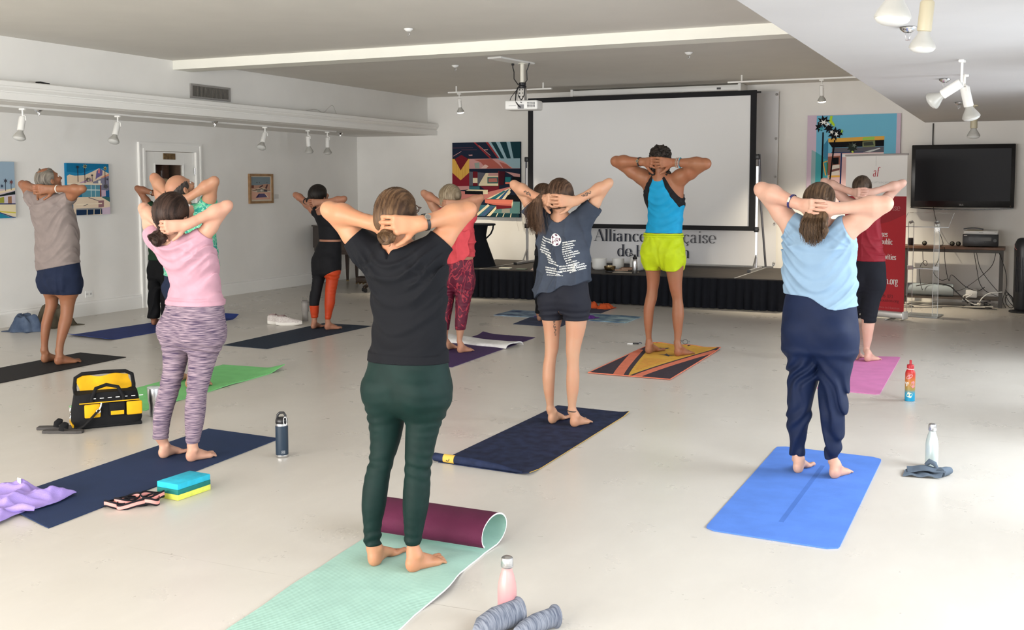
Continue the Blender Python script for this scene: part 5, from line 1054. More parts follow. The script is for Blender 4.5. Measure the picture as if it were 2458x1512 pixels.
if want('older'):
    p = Person(PEOPLE['older'], 'grey-haired man in taupe tee and navy shorts on the black mat, looking up, far left', 0.0062, skin('f',160,106,72), armr=0.84, turn=10, tilt=24, over=0, neckr=0.058, male=True, hairw=0.022)
    p.body()
    P = PEOPLE['older']
    p.pants('shorts', cloth('navy_short',(0.012,0.018,0.042)), P['torso'][0][0]+0.06, P['pelv'][0][0]-0.005, P['pelv'][0][0]-0.005, wr=0.0080, style='shorts', grow=0.004, split=True)
    p.shirt('t_shirt', cloth('taupe',(0.215,0.178,0.168)), hem=P['torso'][0][0]+0.005, sleeve=0.36, arm_add=0.012, neck=0.066, wr=0.0080, hem_tilt=(0.16,0.1))
    hm = hairm('grey',(0.10,0.085,0.07),(0.34,0.30,0.25))
    F = p.hair_field(); p.cap(F,w=0.082,d=0.103,up=0.093,line=(0.9,-0.4,0.030)); F.ell(p.hp(0,-0.01,0.095),np.array((0.052,0.06,0.05)),p.HM,0.0,op='s')
    F.cone(p.hp(-0.012,-0.03,0.080),p.hp(0.006,-0.028,0.100),0.014,0.004,0.012); p.strands(F,0.004,60); F.mesh('hair',hm,p.root)
    watch(p,1,mat('white_band',(0.6,0.58,0.52),rough=0.5),None,t=0.9,name='wristband',face=False,size=0.8)
if want('orange'):
    P = PEOPLE['orange']
    p = Person(P, 'dark-haired woman in black crop top and black and orange leggings, far left of centre', 0.0068, skin('g',182,126,96), armr=0.9, turn=5, tilt=18, over=1, hairw=0.016)
    p.body()
    bk = cloth('black_knit',(0.008,0.008,0.010),rough=0.7)
    p.shirt('crop_top', bk, hem=P['torso'][0][0]+0.02, wr=0.0036, style='tight', neck=0.075, arm_add=0.004, armhole=(0.0,0.9,0.42), neck_drop=0.012)
    F,o = p.pants('leggings', bk, P['torso'][0][0]-0.004, hem(p,'L'), hem(p,'R'), wr=0.0036)
    x = F.ax[0][:,None,None]; z = F.ax[2][None,None,:]; cx = P['pelv'][0][1]; zl = rowat([[r[0]]*5 for r in P['L']],0)[0]
    zL = P['L'][3][0]-0.02; zR = P['R'][-2][0]+0.01
    bnd = np.where(x < cx, zL+0*x, zR+(x-cx)*0.5); A = F.a.copy(); bpy.data.objects.remove(o,do_unlink=True)
    F.a = np.maximum(A,(bnd-z).astype(np.float32)); o = F.mesh('leggings',bk,p.root)
    F.a = np.maximum(A,(z-bnd).astype(np.float32)); F.mesh('orange_panel',cloth('rust_orange',(0.42,0.045,0.012),rough=0.4,sheen=0.0),o)
    hm = hairm('black',(0.010,0.008,0.007),(0.028,0.020,0.016))
    F = p.hair_field(); p.cap(F,line=(0.85,-0.5,0.05)); F.ell(p.hp(-0.05,-0.095,-0.045),np.array((0.05,0.035,0.035)),p.HM,0.02); p.strands(F,0.002,60); F.mesh('hair',hm,p.root)
    watch(p,0,M_black,None,t=0.84,name='wristband',face=False,size=1.2)
if want('coral'):
    P = PEOPLE['coral']
    p = Person(P, 'blonde woman in coral top and burgundy patterned leggings on the purple mat', 0.0066, skin('h',196,142,110), armr=0.88, turn=-24, tilt=12, over=1, hairw=0.024)
    p.body()
    co = cloth('coral',(0.56,0.065,0.080),rough=0.75)
    f = MB(); t0 = P['torso']; a = rowat(t0,1.16); b_ = rowat(t0,0.92)
    f.sheet(lambda u,v: (a[0]+a[2]*(0.62+0.42*v)+0.012*math.sin(u*9), a[1]-a[3]*(0.95-0.75*v)-0.022-0.02*u, 1.17-0.24*u+0.012*math.sin(v*8)-0.05*(1-v)*u), 10, 8, 0.004)
    f.build('overlap_panel',co,p.root,smooth=60)
    bm_ = mat('cloth_burgundy',(0.085,0.006,0.022),rough=0.55,spec=0.3,sheen=0.0,bump=0.2,bscale=900)
    nt = bm_.node_tree; N = nt.nodes; L = nt.links; tc = N.new('ShaderNodeTexCoord'); mp = N.new('ShaderNodeMapping'); mp.inputs['Scale'].default_value = (1,1,0.5); L.new(tc.outputs['Object'],mp.inputs[0])
    n_ = N.new('ShaderNodeTexNoise'); n_.inputs['Scale'].default_value = 9; n_.inputs['Detail'].default_value = 3; n_.inputs['Distortion'].default_value = 1.6; L.new(mp.outputs[0],n_.inputs['Vector'])
    r_ = N.new('ShaderNodeValToRGB'); e = r_.color_ramp.elements; e[0].position = 0.47; e[1].position = 0.53; e[0].color = (0.085,0.006,0.022,1); e[1].color = (0.085,0.006,0.022,1); m_ = e.new(0.50); m_.color = (0.38,0.035,0.055,1)
    L.new(n_.outputs['Fac'],r_.inputs[0]); L.new(r_.outputs[0],N['Principled BSDF'].inputs['Base Color'])
    p.pants('leggings', bm_, P['torso'][0][0]+0.05, hem(p,'L'), hem(p,'R'), wr=0.0036)
    p.shirt('loose_top', co, hem=P['torso'][0][0]-0.02, wr=0.0090, style='drape', neck=0.072, arm_add=0.014, sleeve=0.18, hem_fn=lambda x,y: P['torso'][0][0]+0.005+0.07*np.clip((x+0.02)/0.16,-0.2,1.0)**2+0*y)
    hm = hairm('blonde',(0.26,0.19,0.115),(0.52,0.42,0.29))
    F = p.hair_field(); p.cap(F,line=(0.75,-0.66,0.065)); F.ell(p.hp(0,-0.045,-0.06),np.array((0.088,0.06,0.06)),p.HM,0.03); p.strands(F,0.003,55); F.mesh('hair',hm,p.root)
    p.wisps('hair_strands',hm,350,p.comb(0,(0,-0.10,-0.09),0.035),0.0008)
if want('maroon'):
    P = PEOPLE['maroon']
    p = Person(P, 'short-haired person in dark red tank top and black capris on the pink mat', 0.0066, skin('i',228,182,162), armr=0.86, turn=-15, tilt=6, over=0, hairw=0.010)
    p.body()
    p.pants('capris', cloth('black_capri',(0.009,0.010,0.015)), P['torso'][0][0]+0.03, P['L'][3][0]-0.02, P['R'][3][0]-0.06, wr=0.0040)
    p.shirt('tank_top', cloth('maroon',(0.20,0.012,0.022),rough=0.6), hem=P['torso'][0][0]+0.0, wr=0.0070, style='drape', neck=0.07, arm_add=0.004, armhole=(0.03,0.88,0.47), neck_drop=0.03)
    hm = hairm('short_brown',(0.045,0.028,0.018),(0.12,0.08,0.055),stretch=(50,20,8))
    F = p.hair_field(); p.cap(F,line=(0.9,-0.42,0.035)); p.strands(F,0.0025,60); F.mesh('hair',hm,p.root)
if want('bald'):
    P = PEOPLE['bald']
    p = Person(P, 'bald man in green leafy-print tee behind the pink-topped woman, on the light green mat', 0.0062, skin('j',200,146,112), armr=1.05, turn=12, tilt=34, over=1, neckr=0.058, male=True, hairw=0.004, lift=0.012)
    p.body()
    lf_ = mat('cloth_leafprint',(0.05,0.30,0.20),rough=0.8,spec=0.2,bump=0.2,bscale=900)
    nt = lf_.node_tree; N = nt.nodes; L = nt.links; tc = N.new('ShaderNodeTexCoord'); n_ = N.new('ShaderNodeTexNoise'); n_.inputs['Scale'].default_value = 11; n_.inputs['Detail'].default_value = 4; n_.inputs['Distortion'].default_value = 2.5; L.new(tc.outputs['Object'],n_.inputs['Vector'])
    r_ = N.new('ShaderNodeValToRGB'); e = r_.color_ramp.elements; e[0].position = 0.36; e[0].color = (0.02,0.20,0.17,1); e[1].position = 0.66; e[1].color = (0.06,0.42,0.30,1)
    for pos,cc in ((0.46,(0.03,0.27,0.20,1)),(0.485,(0.55,0.68,0.55,1)),(0.51,(0.05,0.36,0.25,1)),(0.60,(0.12,0.45,0.20,1))): q_ = e.new(pos); q_.color = cc
    L.new(n_.outputs['Fac'],r_.inputs[0]); L.new(r_.outputs[0],N['Principled BSDF'].inputs['Base Color'])
    p.pants('shorts', cloth('navy_short',(0.012,0.018,0.042)), P['torso'][0][0]+0.06, P['pelv'][0][0]-0.12, P['pelv'][0][0]-0.12, wr=0.0060, style='shorts', split=True)
    p.shirt('t_shirt', lf_, hem=P['torso'][0][0], sleeve=0.34, arm_add=0.016, neck=0.066, wr=0.0080)
    hm = hairm('fringe',(0.045,0.038,0.034),(0.13,0.11,0.10),stretch=(20,60,20))
    F = p.hair_field(); p.cap(F,w=0.0785,d=0.100,up=0.093,line=(0.95,-0.2,0.052)); F.ell(p.hp(0,-0.012,0.055),np.array((0.085,0.125,0.085)),p.HM,0.0,op='s'); p.strands(F,0.002,60); F.mesh('hair_fringe',hm,p.root)
if want('green'):
    P = PEOPLE['green']
    p = Person(P, 'person in dark green tee and wide black trousers beside the white door', 0.0072, skin('k',168,112,80), armr=0.86, turn=10, tilt=14, over=1, hairw=0.02)
    p.body()
    p.pants('wide_trousers', cloth('black_trouser',(0.007,0.007,0.008)), P['torso'][0][0]+0.05, hem(p,'L'), hem(p,'R'), wr=0.0080, style='loose', grow=0.004)
    p.shirt('t_shirt', cloth('dark_green',(0.014,0.042,0.022)), hem=P['torso'][0][0], sleeve=0.30, arm_add=0.010, neck=0.066, wr=0.0080)
    hm = hairm('sandy',(0.22,0.15,0.085),(0.42,0.31,0.19))
    F = p.hair_field(); p.cap(F,line=(0.8,-0.6,0.05)); p.strands(F,0.004,60); F.mesh('hair',hm,p.root)
    watch(p,0,mat('brown_leather',(0.09,0.04,0.02),rough=0.5),mat('watch_steel',(0.62,0.6,0.56),rough=0.25,metal=1.0),t=0.84)
if want('hidden'):
    P = PEOPLE['hidden']
    p = Person(P, 'person mostly hidden behind the slate-tee figure, hair in a banded bun, on the tie-dye mats', 0.0072, skin('l',196,142,112), armr=0.85, turn=34, tilt=10, over=1, hairw=0.014)
    p.body()
    p.pants('trousers', cloth('black_trouser',(0.007,0.007,0.008)), P['torso'][0][0]+0.05, hem(p,'L')+0.02, hem(p,'R')+0.02, wr=0.0060, style='loose')
    p.shirt('top', cloth('dark_top',(0.018,0.018,0.022)), hem=P['torso'][0][0], sleeve=0.28, arm_add=0.008, neck=0.066, wr=0.0060)
    hm = hairm('bun_brown',(0.065,0.036,0.022),(0.19,0.11,0.065))
    F = p.hair_field(); p.cap(F,line=(0.8,-0.6,0.045)); F.ell(p.hp(-0.05,-0.125,0.0),np.array((0.05,0.045,0.04)),p.HM,0.012); p.strands(F,0.003,60); F.mesh('hair',hm,p.root)
    q = MB(); q.tube([p.hp(-0.035+0.022*math.cos(a)*0.4,-0.095-0.012*math.cos(a),0.0+0.036*math.sin(a)) for a in [2*math.pi*j/16 for j in range(16)]],0.006,6,closed=True); q.build('hair_tie',mat('tie_yellow',(0.42,0.32,0.08),rough=0.7),p.root,smooth=60)
# ------------------------------------------------------------------ yoga mats
def rmat(name, c, **k): return mat('mat_'+name, c, rough=k.pop('rough',0.75), spec=0.25, noise=k.pop('noise',0.05), nscale=k.pop('nscale',8), bump=k.pop('bump',0.35), bscale=k.pop('bscale',350), **k)
def flatmat(name, q, m, label, th=0.005, curl=None, wav=0.0, z=0.0, nu=14, nv=40, cat='mat', rnd=0.0, group=None):
    """q: four floor corners far-left, far-right, near-right, near-left"""
    a,b,c,d = [Vector((*p,0)) for p in q]
    def fn(u,v):
        if rnd:                                      # rounded corners: pull the sheet ends in
            e = min(v,1-v)*((a-d).length)/rnd
            if e < 1: s_ = rnd*(1-math.sqrt(max(0,1-(1-e)**2)))/((b-a).length); u = s_+(1-2*s_)*u
        p = (d.lerp(c,u)).lerp(a.lerp(b,u),v)
        h = z+th+0.0006
        if wav: h += wav*max(0,math.sin(v*9+u*2))*max(0,abs(u-0.5)*2-0.55)
        if curl:
            h += curl(u,v)
        return (p.x,p.y,h)
    mb = MB(); mb.sheet(fn,nu,nv,th); o = mb.build(name,m,smooth=50); return tag(o,label,cat,group)
c2 = lambda cu,cv,r,h: (lambda u,v: h*max(0,1-math.hypot((u-cu)/r,(v-cv)/(r*0.4)))**2)
flatmat('yoga_mat',[(-1.30,6.68),(-0.68,6.63),(-0.675,4.86),(-1.29,4.90)],rmat('bright_blue',(0.085,0.20,0.60)),'bright blue mat with a pale centre line under the woman in navy joggers',0.006,rnd=0.05,nv=60)
o = bpy.data.objects['yoga_mat']; q = MB(); q.sheet(lambda u,v: (-0.993+0.024*u+0.012*v,5.15+1.15*v,0.0072),1,20,0.0008); q.build('centre_line',rmat('mid_blue',(0.06,0.15,0.47)),o)
flatmat('yoga_mat',[(-3.01,7.25),(-2.45,7.22),(-2.42,5.42),(-3.02,5.46)],rmat('night_suede',(0.007,0.012,0.034),col2=(0.016,0.025,0.066),nscale=14),'dark navy suede mat with a yellow edge and tag, under the slate-tee person',0.004,curl=lambda u,v: (0.014*max(0,1-(1-u)/0.12)*max(0,1-abs(v-0.0)/0.08)+0.012*max(0,1-(1-u)/0.1)*max(0,(v-0.93)/0.07)))
o = bpy.data.objects['yoga_mat.001']
mt_y = rmat('yellow_edge',(0.62,0.40,0.08)); q = MB(); q.sheet(lambda u,v: ((-2.422+(-0.028)*v)+0.004*u,5.425+1.795*v,0.0045+0.014*max(0,1-abs(v)/0.08)+0.012*max(0,(v-0.93)/0.07)),1,40,0.002); q.build('yellow_edge',mt_y,o)
q = MB(); q.tube([(-3.06,5.49,0.024),(-2.80,5.465,0.024),(-2.62,5.45,0.020),(-2.47,5.43,0.012)],[0.024,0.024,0.018,0.006],14); q.build('rolled_end',rmat('night_suede',(0,0,0)),o,smooth=50)
q = MB(); q.rings([[(x,5.49-(x+3.06)*0.096+0.0255*math.cos(t),0.024+0.0255*math.sin(t)) for t in [math.pi*0.35+math.pi*1.1*j/10 for j in range(11)]] for x in (-2.99,-2.915)],cap=False); q.build('tag_patch',mt_y,o,smooth=50)
q = MB(); q.tube([(-2.955+0.010*math.cos(t),5.4535,0.027+0.010*math.sin(t)) for t in [0.4-2.9*j/8 for j in range(9)]],0.0022,5); q.build('tag_mark',M_black,o,smooth=50)
flatmat('yoga_mat',[(-1.43,10.52),(-0.95,10.64),(-0.92,8.66),(-1.40,8.70)],rmat('orchid_pink',(0.60,0.20,0.42)),'pink mat under the person in dark red tank top',0.005,rnd=0.03,nv=60)
flatmat('yoga_mat',[(-4.82,5.58),(-4.22,5.55),(-4.10,3.62),(-4.70,3.80)],rmat('navy',(0.016,0.032,0.085)),'long navy mat under the pink-topped woman, beside the foam block',0.005,curl=lambda u,v: 0.02*max(0,1-v/0.05)*max(0,(0.9-u)))
flatmat('yoga_mat',[(-6.42,7.64),(-5.78,7.69),(-5.63,5.85),(-6.23,5.72)],rmat('spring_green',(0.19,0.55,0.20)),'light green mat with curled corner behind the pink-topped woman',0.007,curl=lambda u,v: 0.035*max(0,1-math.hypot((1-u)/0.25,(1-v)/0.12))+0.006*max(0,math.sin(v*14))*max(0,(u-0.8)/0.2))
flatmat('yoga_mat',[(-8.14,7.63),(-7.54,7.61),(-7.47,5.75),(-8.08,5.77)],rmat('black',(0.013,0.012,0.013)),'black mat under the grey-haired man at the far left',0.005,wav=0.004)
flatmat('yoga_mat',[(-9.12,10.42),(-8.50,10.42),(-8.52,8.36),(-9.20,8.45)],rmat('royal_blue',(0.018,0.035,0.16)),'royal blue mat with curling ends beside the white door',0.005,curl=lambda u,v: 0.05*max(0,(v-0.955)/0.045)**1.2+0.018*max(0,1-v/0.05))
flatmat('yoga_mat',[(-7.30,10.46),(-6.65,10.48),(-6.66,8.58),(-7.22,8.60)],rmat('steel_navy',(0.016,0.027,0.048)),'dark blue-grey mat under the woman in orange and black leggings',0.004)
flatmat('yoga_mat',[(-5.22,10.46),(-4.58,10.41),(-4.50,8.40),(-5.12,8.42)],rmat('plum',(0.055,0.028,0.10)),'purple mat under the blonde woman in coral',0.005,curl=lambda u,v: 0.02*max(0,1-math.hypot(u/0.2,(1-v)/0.06)))
tie = mat('cloth_tiedye',(0.02,0.045,0.13),rough=0.85,col2=(0.30,0.42,0.52),nscale=6,bump=0.2,bscale=200)
tie2 = mat('cloth_tiedye_navy',(0.012,0.02,0.06),rough=0.85,col2=(0.035,0.05,0.11),nscale=6)
tie3 = mat('cloth_tiedye_teal',(0.03,0.10,0.20),rough=0.85,col2=(0.36,0.50,0.55),nscale=5)
flatmat('towel',[(-5.84,12.58),(-5.22,12.56),(-5.20,11.97),(-5.83,11.98)],tie,'pale blue tie-dye towel lying left of the slate-tee figure near the stage',0.006,cat='towel',wav=0.003)
flatmat('towel',[(-4.86,12.62),(-4.11,12.56),(-4.10,11.93),(-4.58,11.98)],tie3,'teal and white tie-dye towel lying right of the slate-tee figure near the stage',0.008,cat='towel',wav=0.004)
flatmat('yoga_mat',[(-5.34,12.0),(-4.74,12.0),(-4.66,11.28),(-5.26,11.32)],tie2,'navy mat with white markings at the front of the tie-dye towels',0.004,z=0.0,nv=20)
o = bpy.data.objects['yoga_mat.010'] if 'yoga_mat.010' in bpy.data.objects else None
if o:
    q = MB(); ink = mat('mat_mark_white',(0.5,0.52,0.55),rough=0.8)
    for k_,(x,y) in enumerate([(-5.22,11.52),(-5.16,11.62),(-5.10,11.50),(-5.05,11.66),(-5.12,11.78),(-5.0,11.55),(-4.98,11.80)]):
        for j in range(4): a = k_+j*1.5; q.sheet(lambda u,v: (x+0.05*u*math.cos(a)-0.006*v*math.sin(a), y+0.05*u*math.sin(a)+0.006*v*math.cos(a), 0.0055),3,1,0.0006)
    q.build('white_print',ink,o)
flatmat('yoga_mat',[(-5.15,13.42),(-4.74,13.42),(-4.70,12.72),(-5.12,12.72)],rmat('slate_blue',(0.035,0.04,0.075)),'slate blue mat nearest the stage with orange cloths on its far end',0.004,nv=16)
# crumpled cloth made as a folded sheet
def rumple(name, c, sx, sy, h, m, label, cat='cloth', seed=1, rz=0.0, nu=26, nv=26, folds=6, th=0.006, group=None, base=0.002):
    rs = np.random.RandomState(seed); ph = rs.rand(12)*6.28; fr = rs.uniform(1.5,folds,12); an = rs.rand(12)*3.14
    ca,sa = math.cos(rz),math.sin(rz)
    def fn(u,v):
        x,y = (u-0.5),(v-0.5); hh = 0
        for i in range(12): hh += abs(math.sin((x*math.cos(an[i])+y*math.sin(an[i]))*fr[i]*3.0+ph[i]))/(1+0.25*fr[i])
        r = min(1,math.hypot(x,y)*2.0); hh = h*(hh/4.2)*(1-r**3)
        w = 1+0.16*math.sin(math.atan2(y,x)*3+ph[0])+0.10*math.sin(math.atan2(y,x)*7+ph[1])
        X,Y = x*sx*w,y*sy*w
        return (c[0]+ca*X-sa*Y, c[1]+sa*X+ca*Y, c[2]+base+th+hh)
    mb = MB(); mb.sheet(fn,nu,nv,th); o = mb.build(name,m,smooth=70); return tag(o,label,cat,group)
M_or = cloth('orange_cloth',(0.55,0.09,0.025))
rumple('hand_cloth',(-5.03,13.26,0.005),0.20,0.22,0.07,M_or,'crumpled orange cloth on the slate blue mat, left one of two','cloth',3)
rumple('hand_cloth',(-4.83,13.22,0.005),0.20,0.20,0.06,M_or,'crumpled orange cloth on the slate blue mat, right one of two','cloth',4)
rumple('purple_cloth',(-5.16,12.06,0.010),0.22,0.12,0.035,cloth('purple_cloth',(0.10,0.03,0.20)),'small purple cloth left of the slate-tee figure, on the tie-dye towel','cloth',5)
rumple('purple_cloth',(-4.66,12.12,0.012),0.22,0.12,0.035,cloth('purple_cloth',(0.10,0.03,0.20)),'small purple cloth right of the slate-tee figure, on the teal towel','cloth',6)
# the teacher's printed towel
tw = empty('beach_towel',(-2.95,9.55,0),0,'orange and charcoal printed towel under the man in lime shorts','towel')
A4 = [Vector((-0.37,0.96,0)),Vector((0.345,0.89,0)),Vector((0.385,-0.95,0)),Vector((-0.345,-0.93,0))]
def twp(u,v,l=0.0):
    p = A4[3].lerp(A4[2],u).lerp(A4[0].lerp(A4[1],u),v); e = 0.012*max(0,(v-0.9)/0.1)*(0.5+0.5*math.sin(u*14))
    return (p.x,p.y,0.007+e+l)
tc_ = cloth('towel_charcoal',(0.055,0.042,0.055)); tyl = cloth('towel_yellow',(0.70,0.40,0.07)); tco = cloth('towel_coral',(0.70,0.20,0.12)); tdk = cloth('towel_grey',(0.10,0.09,0.10)); tor = cloth('towel_orange',(0.66,0.27,0.07))
q = MB(); q.sheet(lambda u,v: twp(u,v),16,44,0.005); q.build('towel_body',tc_,tw,smooth=60)
def strip(name, f0, f1, m, l, v0=0.0, v1=1.0, n=30):
    q = MB(); q.sheet(lambda u,v: twp(f0(v0+(v1-v0)*v)+(f1(v0+(v1-v0)*v)-f0(v0+(v1-v0)*v))*u, v0+(v1-v0)*v, l),8,n,0.0008); return q.build(name,m,tw)
lf = lambda v: 0.47-0.47*min(1,max(0,v))**0.9*1.02
rf = lambda v: 0.52+0.46*v**1.3
cl = lambda x: min(0.995,max(0.005,x))
strip('yellow_sail',lambda v: cl(lf(v)+0.03),lambda v: cl(rf(v)-0.02),tyl,0.0010)
strip('coral_band',lambda v: cl(lf(v)-0.16),lambda v: cl(lf(v)-0.03),tco,0.0012,0.0,0.75)
strip('coral_band',lambda v: cl(rf(v)+0.02),lambda v: cl(rf(v)+0.13),tco,0.0012,0.0,0.92)
q = MB()
for j in range(11):
    v = 0.16+0.033*j; a,b = lf(v)+0.07,rf(v)-0.07
    q.sheet(lambda u,w: twp(a+(b-a)*u, v+0.010*w+0.006*math.sin(u*9+j),0.0022),10,1,0.0006)
q.build('printed_lines',tor,tw)
for (cx_,cy_,sc,rot) in ((0.30,0.84,0.09,0.6),(0.48,0.64,0.10,-0.3),(0.62,0.72,0.09,0.2),(0.55,0.80,0.06,1.2)):
    q = MB(); pts = [(0,-0.2),(0.9,-0.5),(0.5,0.1),(1.0,0.6),(0.1,0.35),(-0.6,0.9),(-0.4,0.1),(-1,-0.3)]
    vs = [twp(cx_+sc*(x*math.cos(rot)-y*math.sin(rot)), cy_+sc*0.5*(x*math.sin(rot)+y*math.cos(rot)),0.0026) for x,y in pts]; q.add([twp(cx_,cy_,0.0026)]+vs,[(0,1+i,1+(i+1)%8) for i in range(8)]); q.build('printed_fin',tdk,tw)
q = MB()
for side in ((lambda t: twp(0,t)),(lambda t: twp(1,t)),(lambda t: twp(t,0)),(lambda t: twp(t,1))): q.tube([side(i/16) for i in range(17)],0.0045,5)
q.build('hem_piping',tco,tw,smooth=60)
# white towel folded long in front of the blonde woman
wt = empty('folded_towel',(-4.98,9.80,0.006),-0.18,'long white towel folded on the purple mat at the blonde woman\u2019s feet','towel')
q = MB(); q.sheet(lambda u,v: (-0.52+1.02*u, -0.15+0.30*v+0.01*math.sin(u*17), 0.012+0.040*(max(0,math.sin(math.pi*min(1,max(0,v))))**0.4)*(0.75+0.3*math.sin(u*6+1)+0.10*math.sin(u*19+v*9))),40,14,0.012)
q.build('towel_roll',mat('cloth_white_terry',(0.72,0.71,0.70),rough=0.95,spec=0.1,noise=0.06,nscale=26,bump=0.6,bscale=260),wt,smooth=60)

# mint mat with its far end rolled back, burgundy underside showing
mm = empty('yoga_mat',(-2.3,3.6,0),0,'mint ribbed mat with rolled burgundy end under the woman in green leggings','mat')
M_mint = rmat('mint',(0.33,0.52,0.45),bump=0.5,bscale=60); nt = M_mint.node_tree
wv = nt.nodes.new('ShaderNodeTexWave'); wv.inputs['Scale'].default_value = 26; wv.inputs['Distortion'].default_value = 0.6; wv.bands_direction = 'Y'
tc0 = nt.nodes.new('ShaderNodeTexCoord'); nt.links.new(tc0.outputs['Object'],wv.inputs['Vector']); bp0 = nt.nodes.new('ShaderNodeBump'); bp0.inputs['Strength'].default_value = 0.16; bp0.inputs['Distance'].default_value = 0.003
nt.links.new(wv.outputs['Fac'],bp0.inputs['Height']); nt.links.new(bp0.outputs[0],nt.nodes['Principled BSDF'].inputs['Normal'])
M_burg = rmat('burgundy',(0.085,0.012,0.038)); M_edge = rmat('white_core',(0.75,0.75,0.74))
prof = []
for i in range(30): y = -1.05+1.50*i/29; prof.append((0.45-0.0-(0.45-y) if False else y, 0.0))
# centre line in (y,z): flat, then around a loop and back down to the mat
path = [(-1.05+1.62*i/29,0.004) for i in range(30)]
cy0,cz0,ry0,rz0 = 0.66,0.078,0.125,0.072
for i in range(1,27):
    a = -math.pi/2+1.72*math.pi*i/26; path.append((cy0+ry0*math.cos(a)*(1.0 if math.cos(a) > 0 else 1.05)+0.0, cz0+rz0*math.sin(a)))
def wavx(side,y): return (0.012*math.sin(y*7+side)+0.008*math.sin(y*15))*(1 if side > 0 else 0.3)
def wavz(u,y): return 0.018*max(0,math.sin(y*7.5+0.6))*max(0,(u-0.72)/0.28) if y < 0.5 else 0.0
def mint_pt(u,k,off):
    y,z = path[k]; a = path[max(0,k-1)]; b = path[min(len(path)-1,k+1)]; t = Vector((b[0]-a[0],b[1]-a[1])).normalized(); n = Vector((-t.y,t.x))
    xl = -0.245-0.155*max(0,min(1,(y+1.05)/1.6))*1.0+0.03; xr = xl+0.60
    x = xl+(xr-xl)*u+(wavx(1,y) if u > 0.5 else wavx(-1,y))*(1 if k < 30 else 0.2)-0.02*(0 if k < 30 else 1)*0
    return (x, y+n.x*off, max(0.0006,z+n.y*off+(wavz(u,y) if k < 32 else 0)))
K = len(path); NU = 16
q = MB(); q.add([mint_pt(i/NU,k,0.0035) for k in range(K) for i in range(NU+1)],[(k*(NU+1)+i,k*(NU+1)+i+1,(k+1)*(NU+1)+i+1,(k+1)*(NU+1)+i) for k in range(K-1) for i in range(NU)]); q.build('mint_face',M_mint,mm,smooth=60)
q = MB(); q.add([mint_pt(i/NU,k,-0.0032) for k in range(K) for i in range(NU+1)],[(k*(NU+1)+i,k*(NU+1)+i+1,(k+1)*(NU+1)+i+1,(k+1)*(NU+1)+i) for k in range(K-1) for i in range(NU)]); q.build('burgundy_face',M_burg,mm,smooth=60)
q = MB()
for u in (0,1):
    q.add([mint_pt(u,k,o_) for k in range(K) for o_ in (0.0036,-0.0033)],[(2*k,2*k+1,2*k+3,2*k+2) for k in range(K-1)])
q.add([mint_pt(i/NU,K-1,o_) for i in range(NU+1) for o_ in (0.0036,-0.0033)],[(2*i,2*i+1,2*i+3,2*i+2) for i in range(NU)])
q.build('white_edge',M_edge,mm)

# ------------------------------------------------------------------ bottles and small things on the floor
def bottle_thing(name, loc, label, cat='bottle', rz=0): return empty(name,(loc[0],loc[1],0),rz,label,cat)
def cola(loc, body, label):                         # slim vacuum bottle with steel cap
    b = bottle_thing('water_bottle',loc,label); q = MB()
    q.lathe([(0.030,0.0),(0.034,0.003),(0.0355,0.012),(0.0355,0.125),(0.033,0.150),(0.026,0.180),(0.0205,0.195),(0.019,0.202),(0.019,0.208),(0.016,0.208)],n=32); q.build('bottle_body',body,b,smooth=40)
    q = MB()
    for z in (0.024,0.030,0.036): q.lathe([(0.0354,z-0.0012),(0.0361,z-0.0005),(0.0361,z+0.0005),(0.0354,z+0.0012)],n=32)
    q.build('base_groove',body,b,smooth=40)
    q = MB(); q.lathe([(0.0205,0.208),(0.0225,0.211),(0.0225,0.238),(0.021,0.245),(0.014,0.250),(0.004,0.251)],n=28)
    q.build('cap',M_steel,b,smooth=40); q = MB()
    for z in (0.214,0.219,0.224): q.lathe([(0.0225,z-0.001),(0.0234,z),(0.0225,z+0.001)],n=28)
    q.build('cap_ridge',M_steel,b,smooth=40); return b
gr = mat('pink_ombre',(0.62,0.34,0.36),rough=0.3,spec=0.5); nt = gr.node_tree; N = nt.nodes; L = nt.links
tcg = N.new('ShaderNodeTexCoord'); sx_ = N.new('ShaderNodeSeparateXYZ'); L.new(tcg.outputs['Object'],sx_.inputs[0]); mr = N.new('ShaderNodeMapRange'); mr.inputs['From Min'].default_value = 0.02; mr.inputs['From Max'].default_value = 0.14; L.new(sx_.outputs['Z'],mr.inputs[0])
rp = N.new('ShaderNodeValToRGB'); rp.color_ramp.elements[0].color = (0.36,0.13,0.18,1); rp.color_ramp.elements[1].color = (0.50,0.27,0.26,1); L.new(mr.outputs[0],rp.inputs[0]); L.new(rp.outputs[0],N['Principled BSDF'].inputs['Base Color'])
cola((-1.67,3.54),gr,'rose pink vacuum bottle with steel cap at the bottom edge by the mint mat')
cola((-0.405,6.57),mat('pale_celadon',(0.50,0.58,0.57),rough=0.25,metal=0.25),'pale grey-green vacuum bottle with steel cap behind the folded grey cloth')
b = bottle_thing('water_bottle',(-3.93,5.19),'navy steel flask with black loop lid beside the long navy mat',rz=0.5)
q = MB(); q.lathe([(0.034,0.0),(0.0365,0.003),(0.0365,0.016)],n=32); q.build('steel_base',M_steel,b,smooth=40)
q = MB(); q.lathe([(0.0368,0.016),(0.0372,0.02),(0.0372,0.185),(0.0368,0.190)],n=32); q.build('flask_body',mat('powder_navy',(0.008,0.022,0.042),rough=0.5),b,smooth=40)
q = MB(); q.lathe([(0.0366,0.190),(0.0366,0.196),(0.036,0.203),(0.034,0.204)],n=32); q.build('steel_rim',M_steel,b,smooth=40)
q = MB(); q.lathe([(0.035,0.203),(0.0365,0.206),(0.0365,0.222),(0.033,0.232),(0.024,0.238),(0.012,0.240)],n=28)
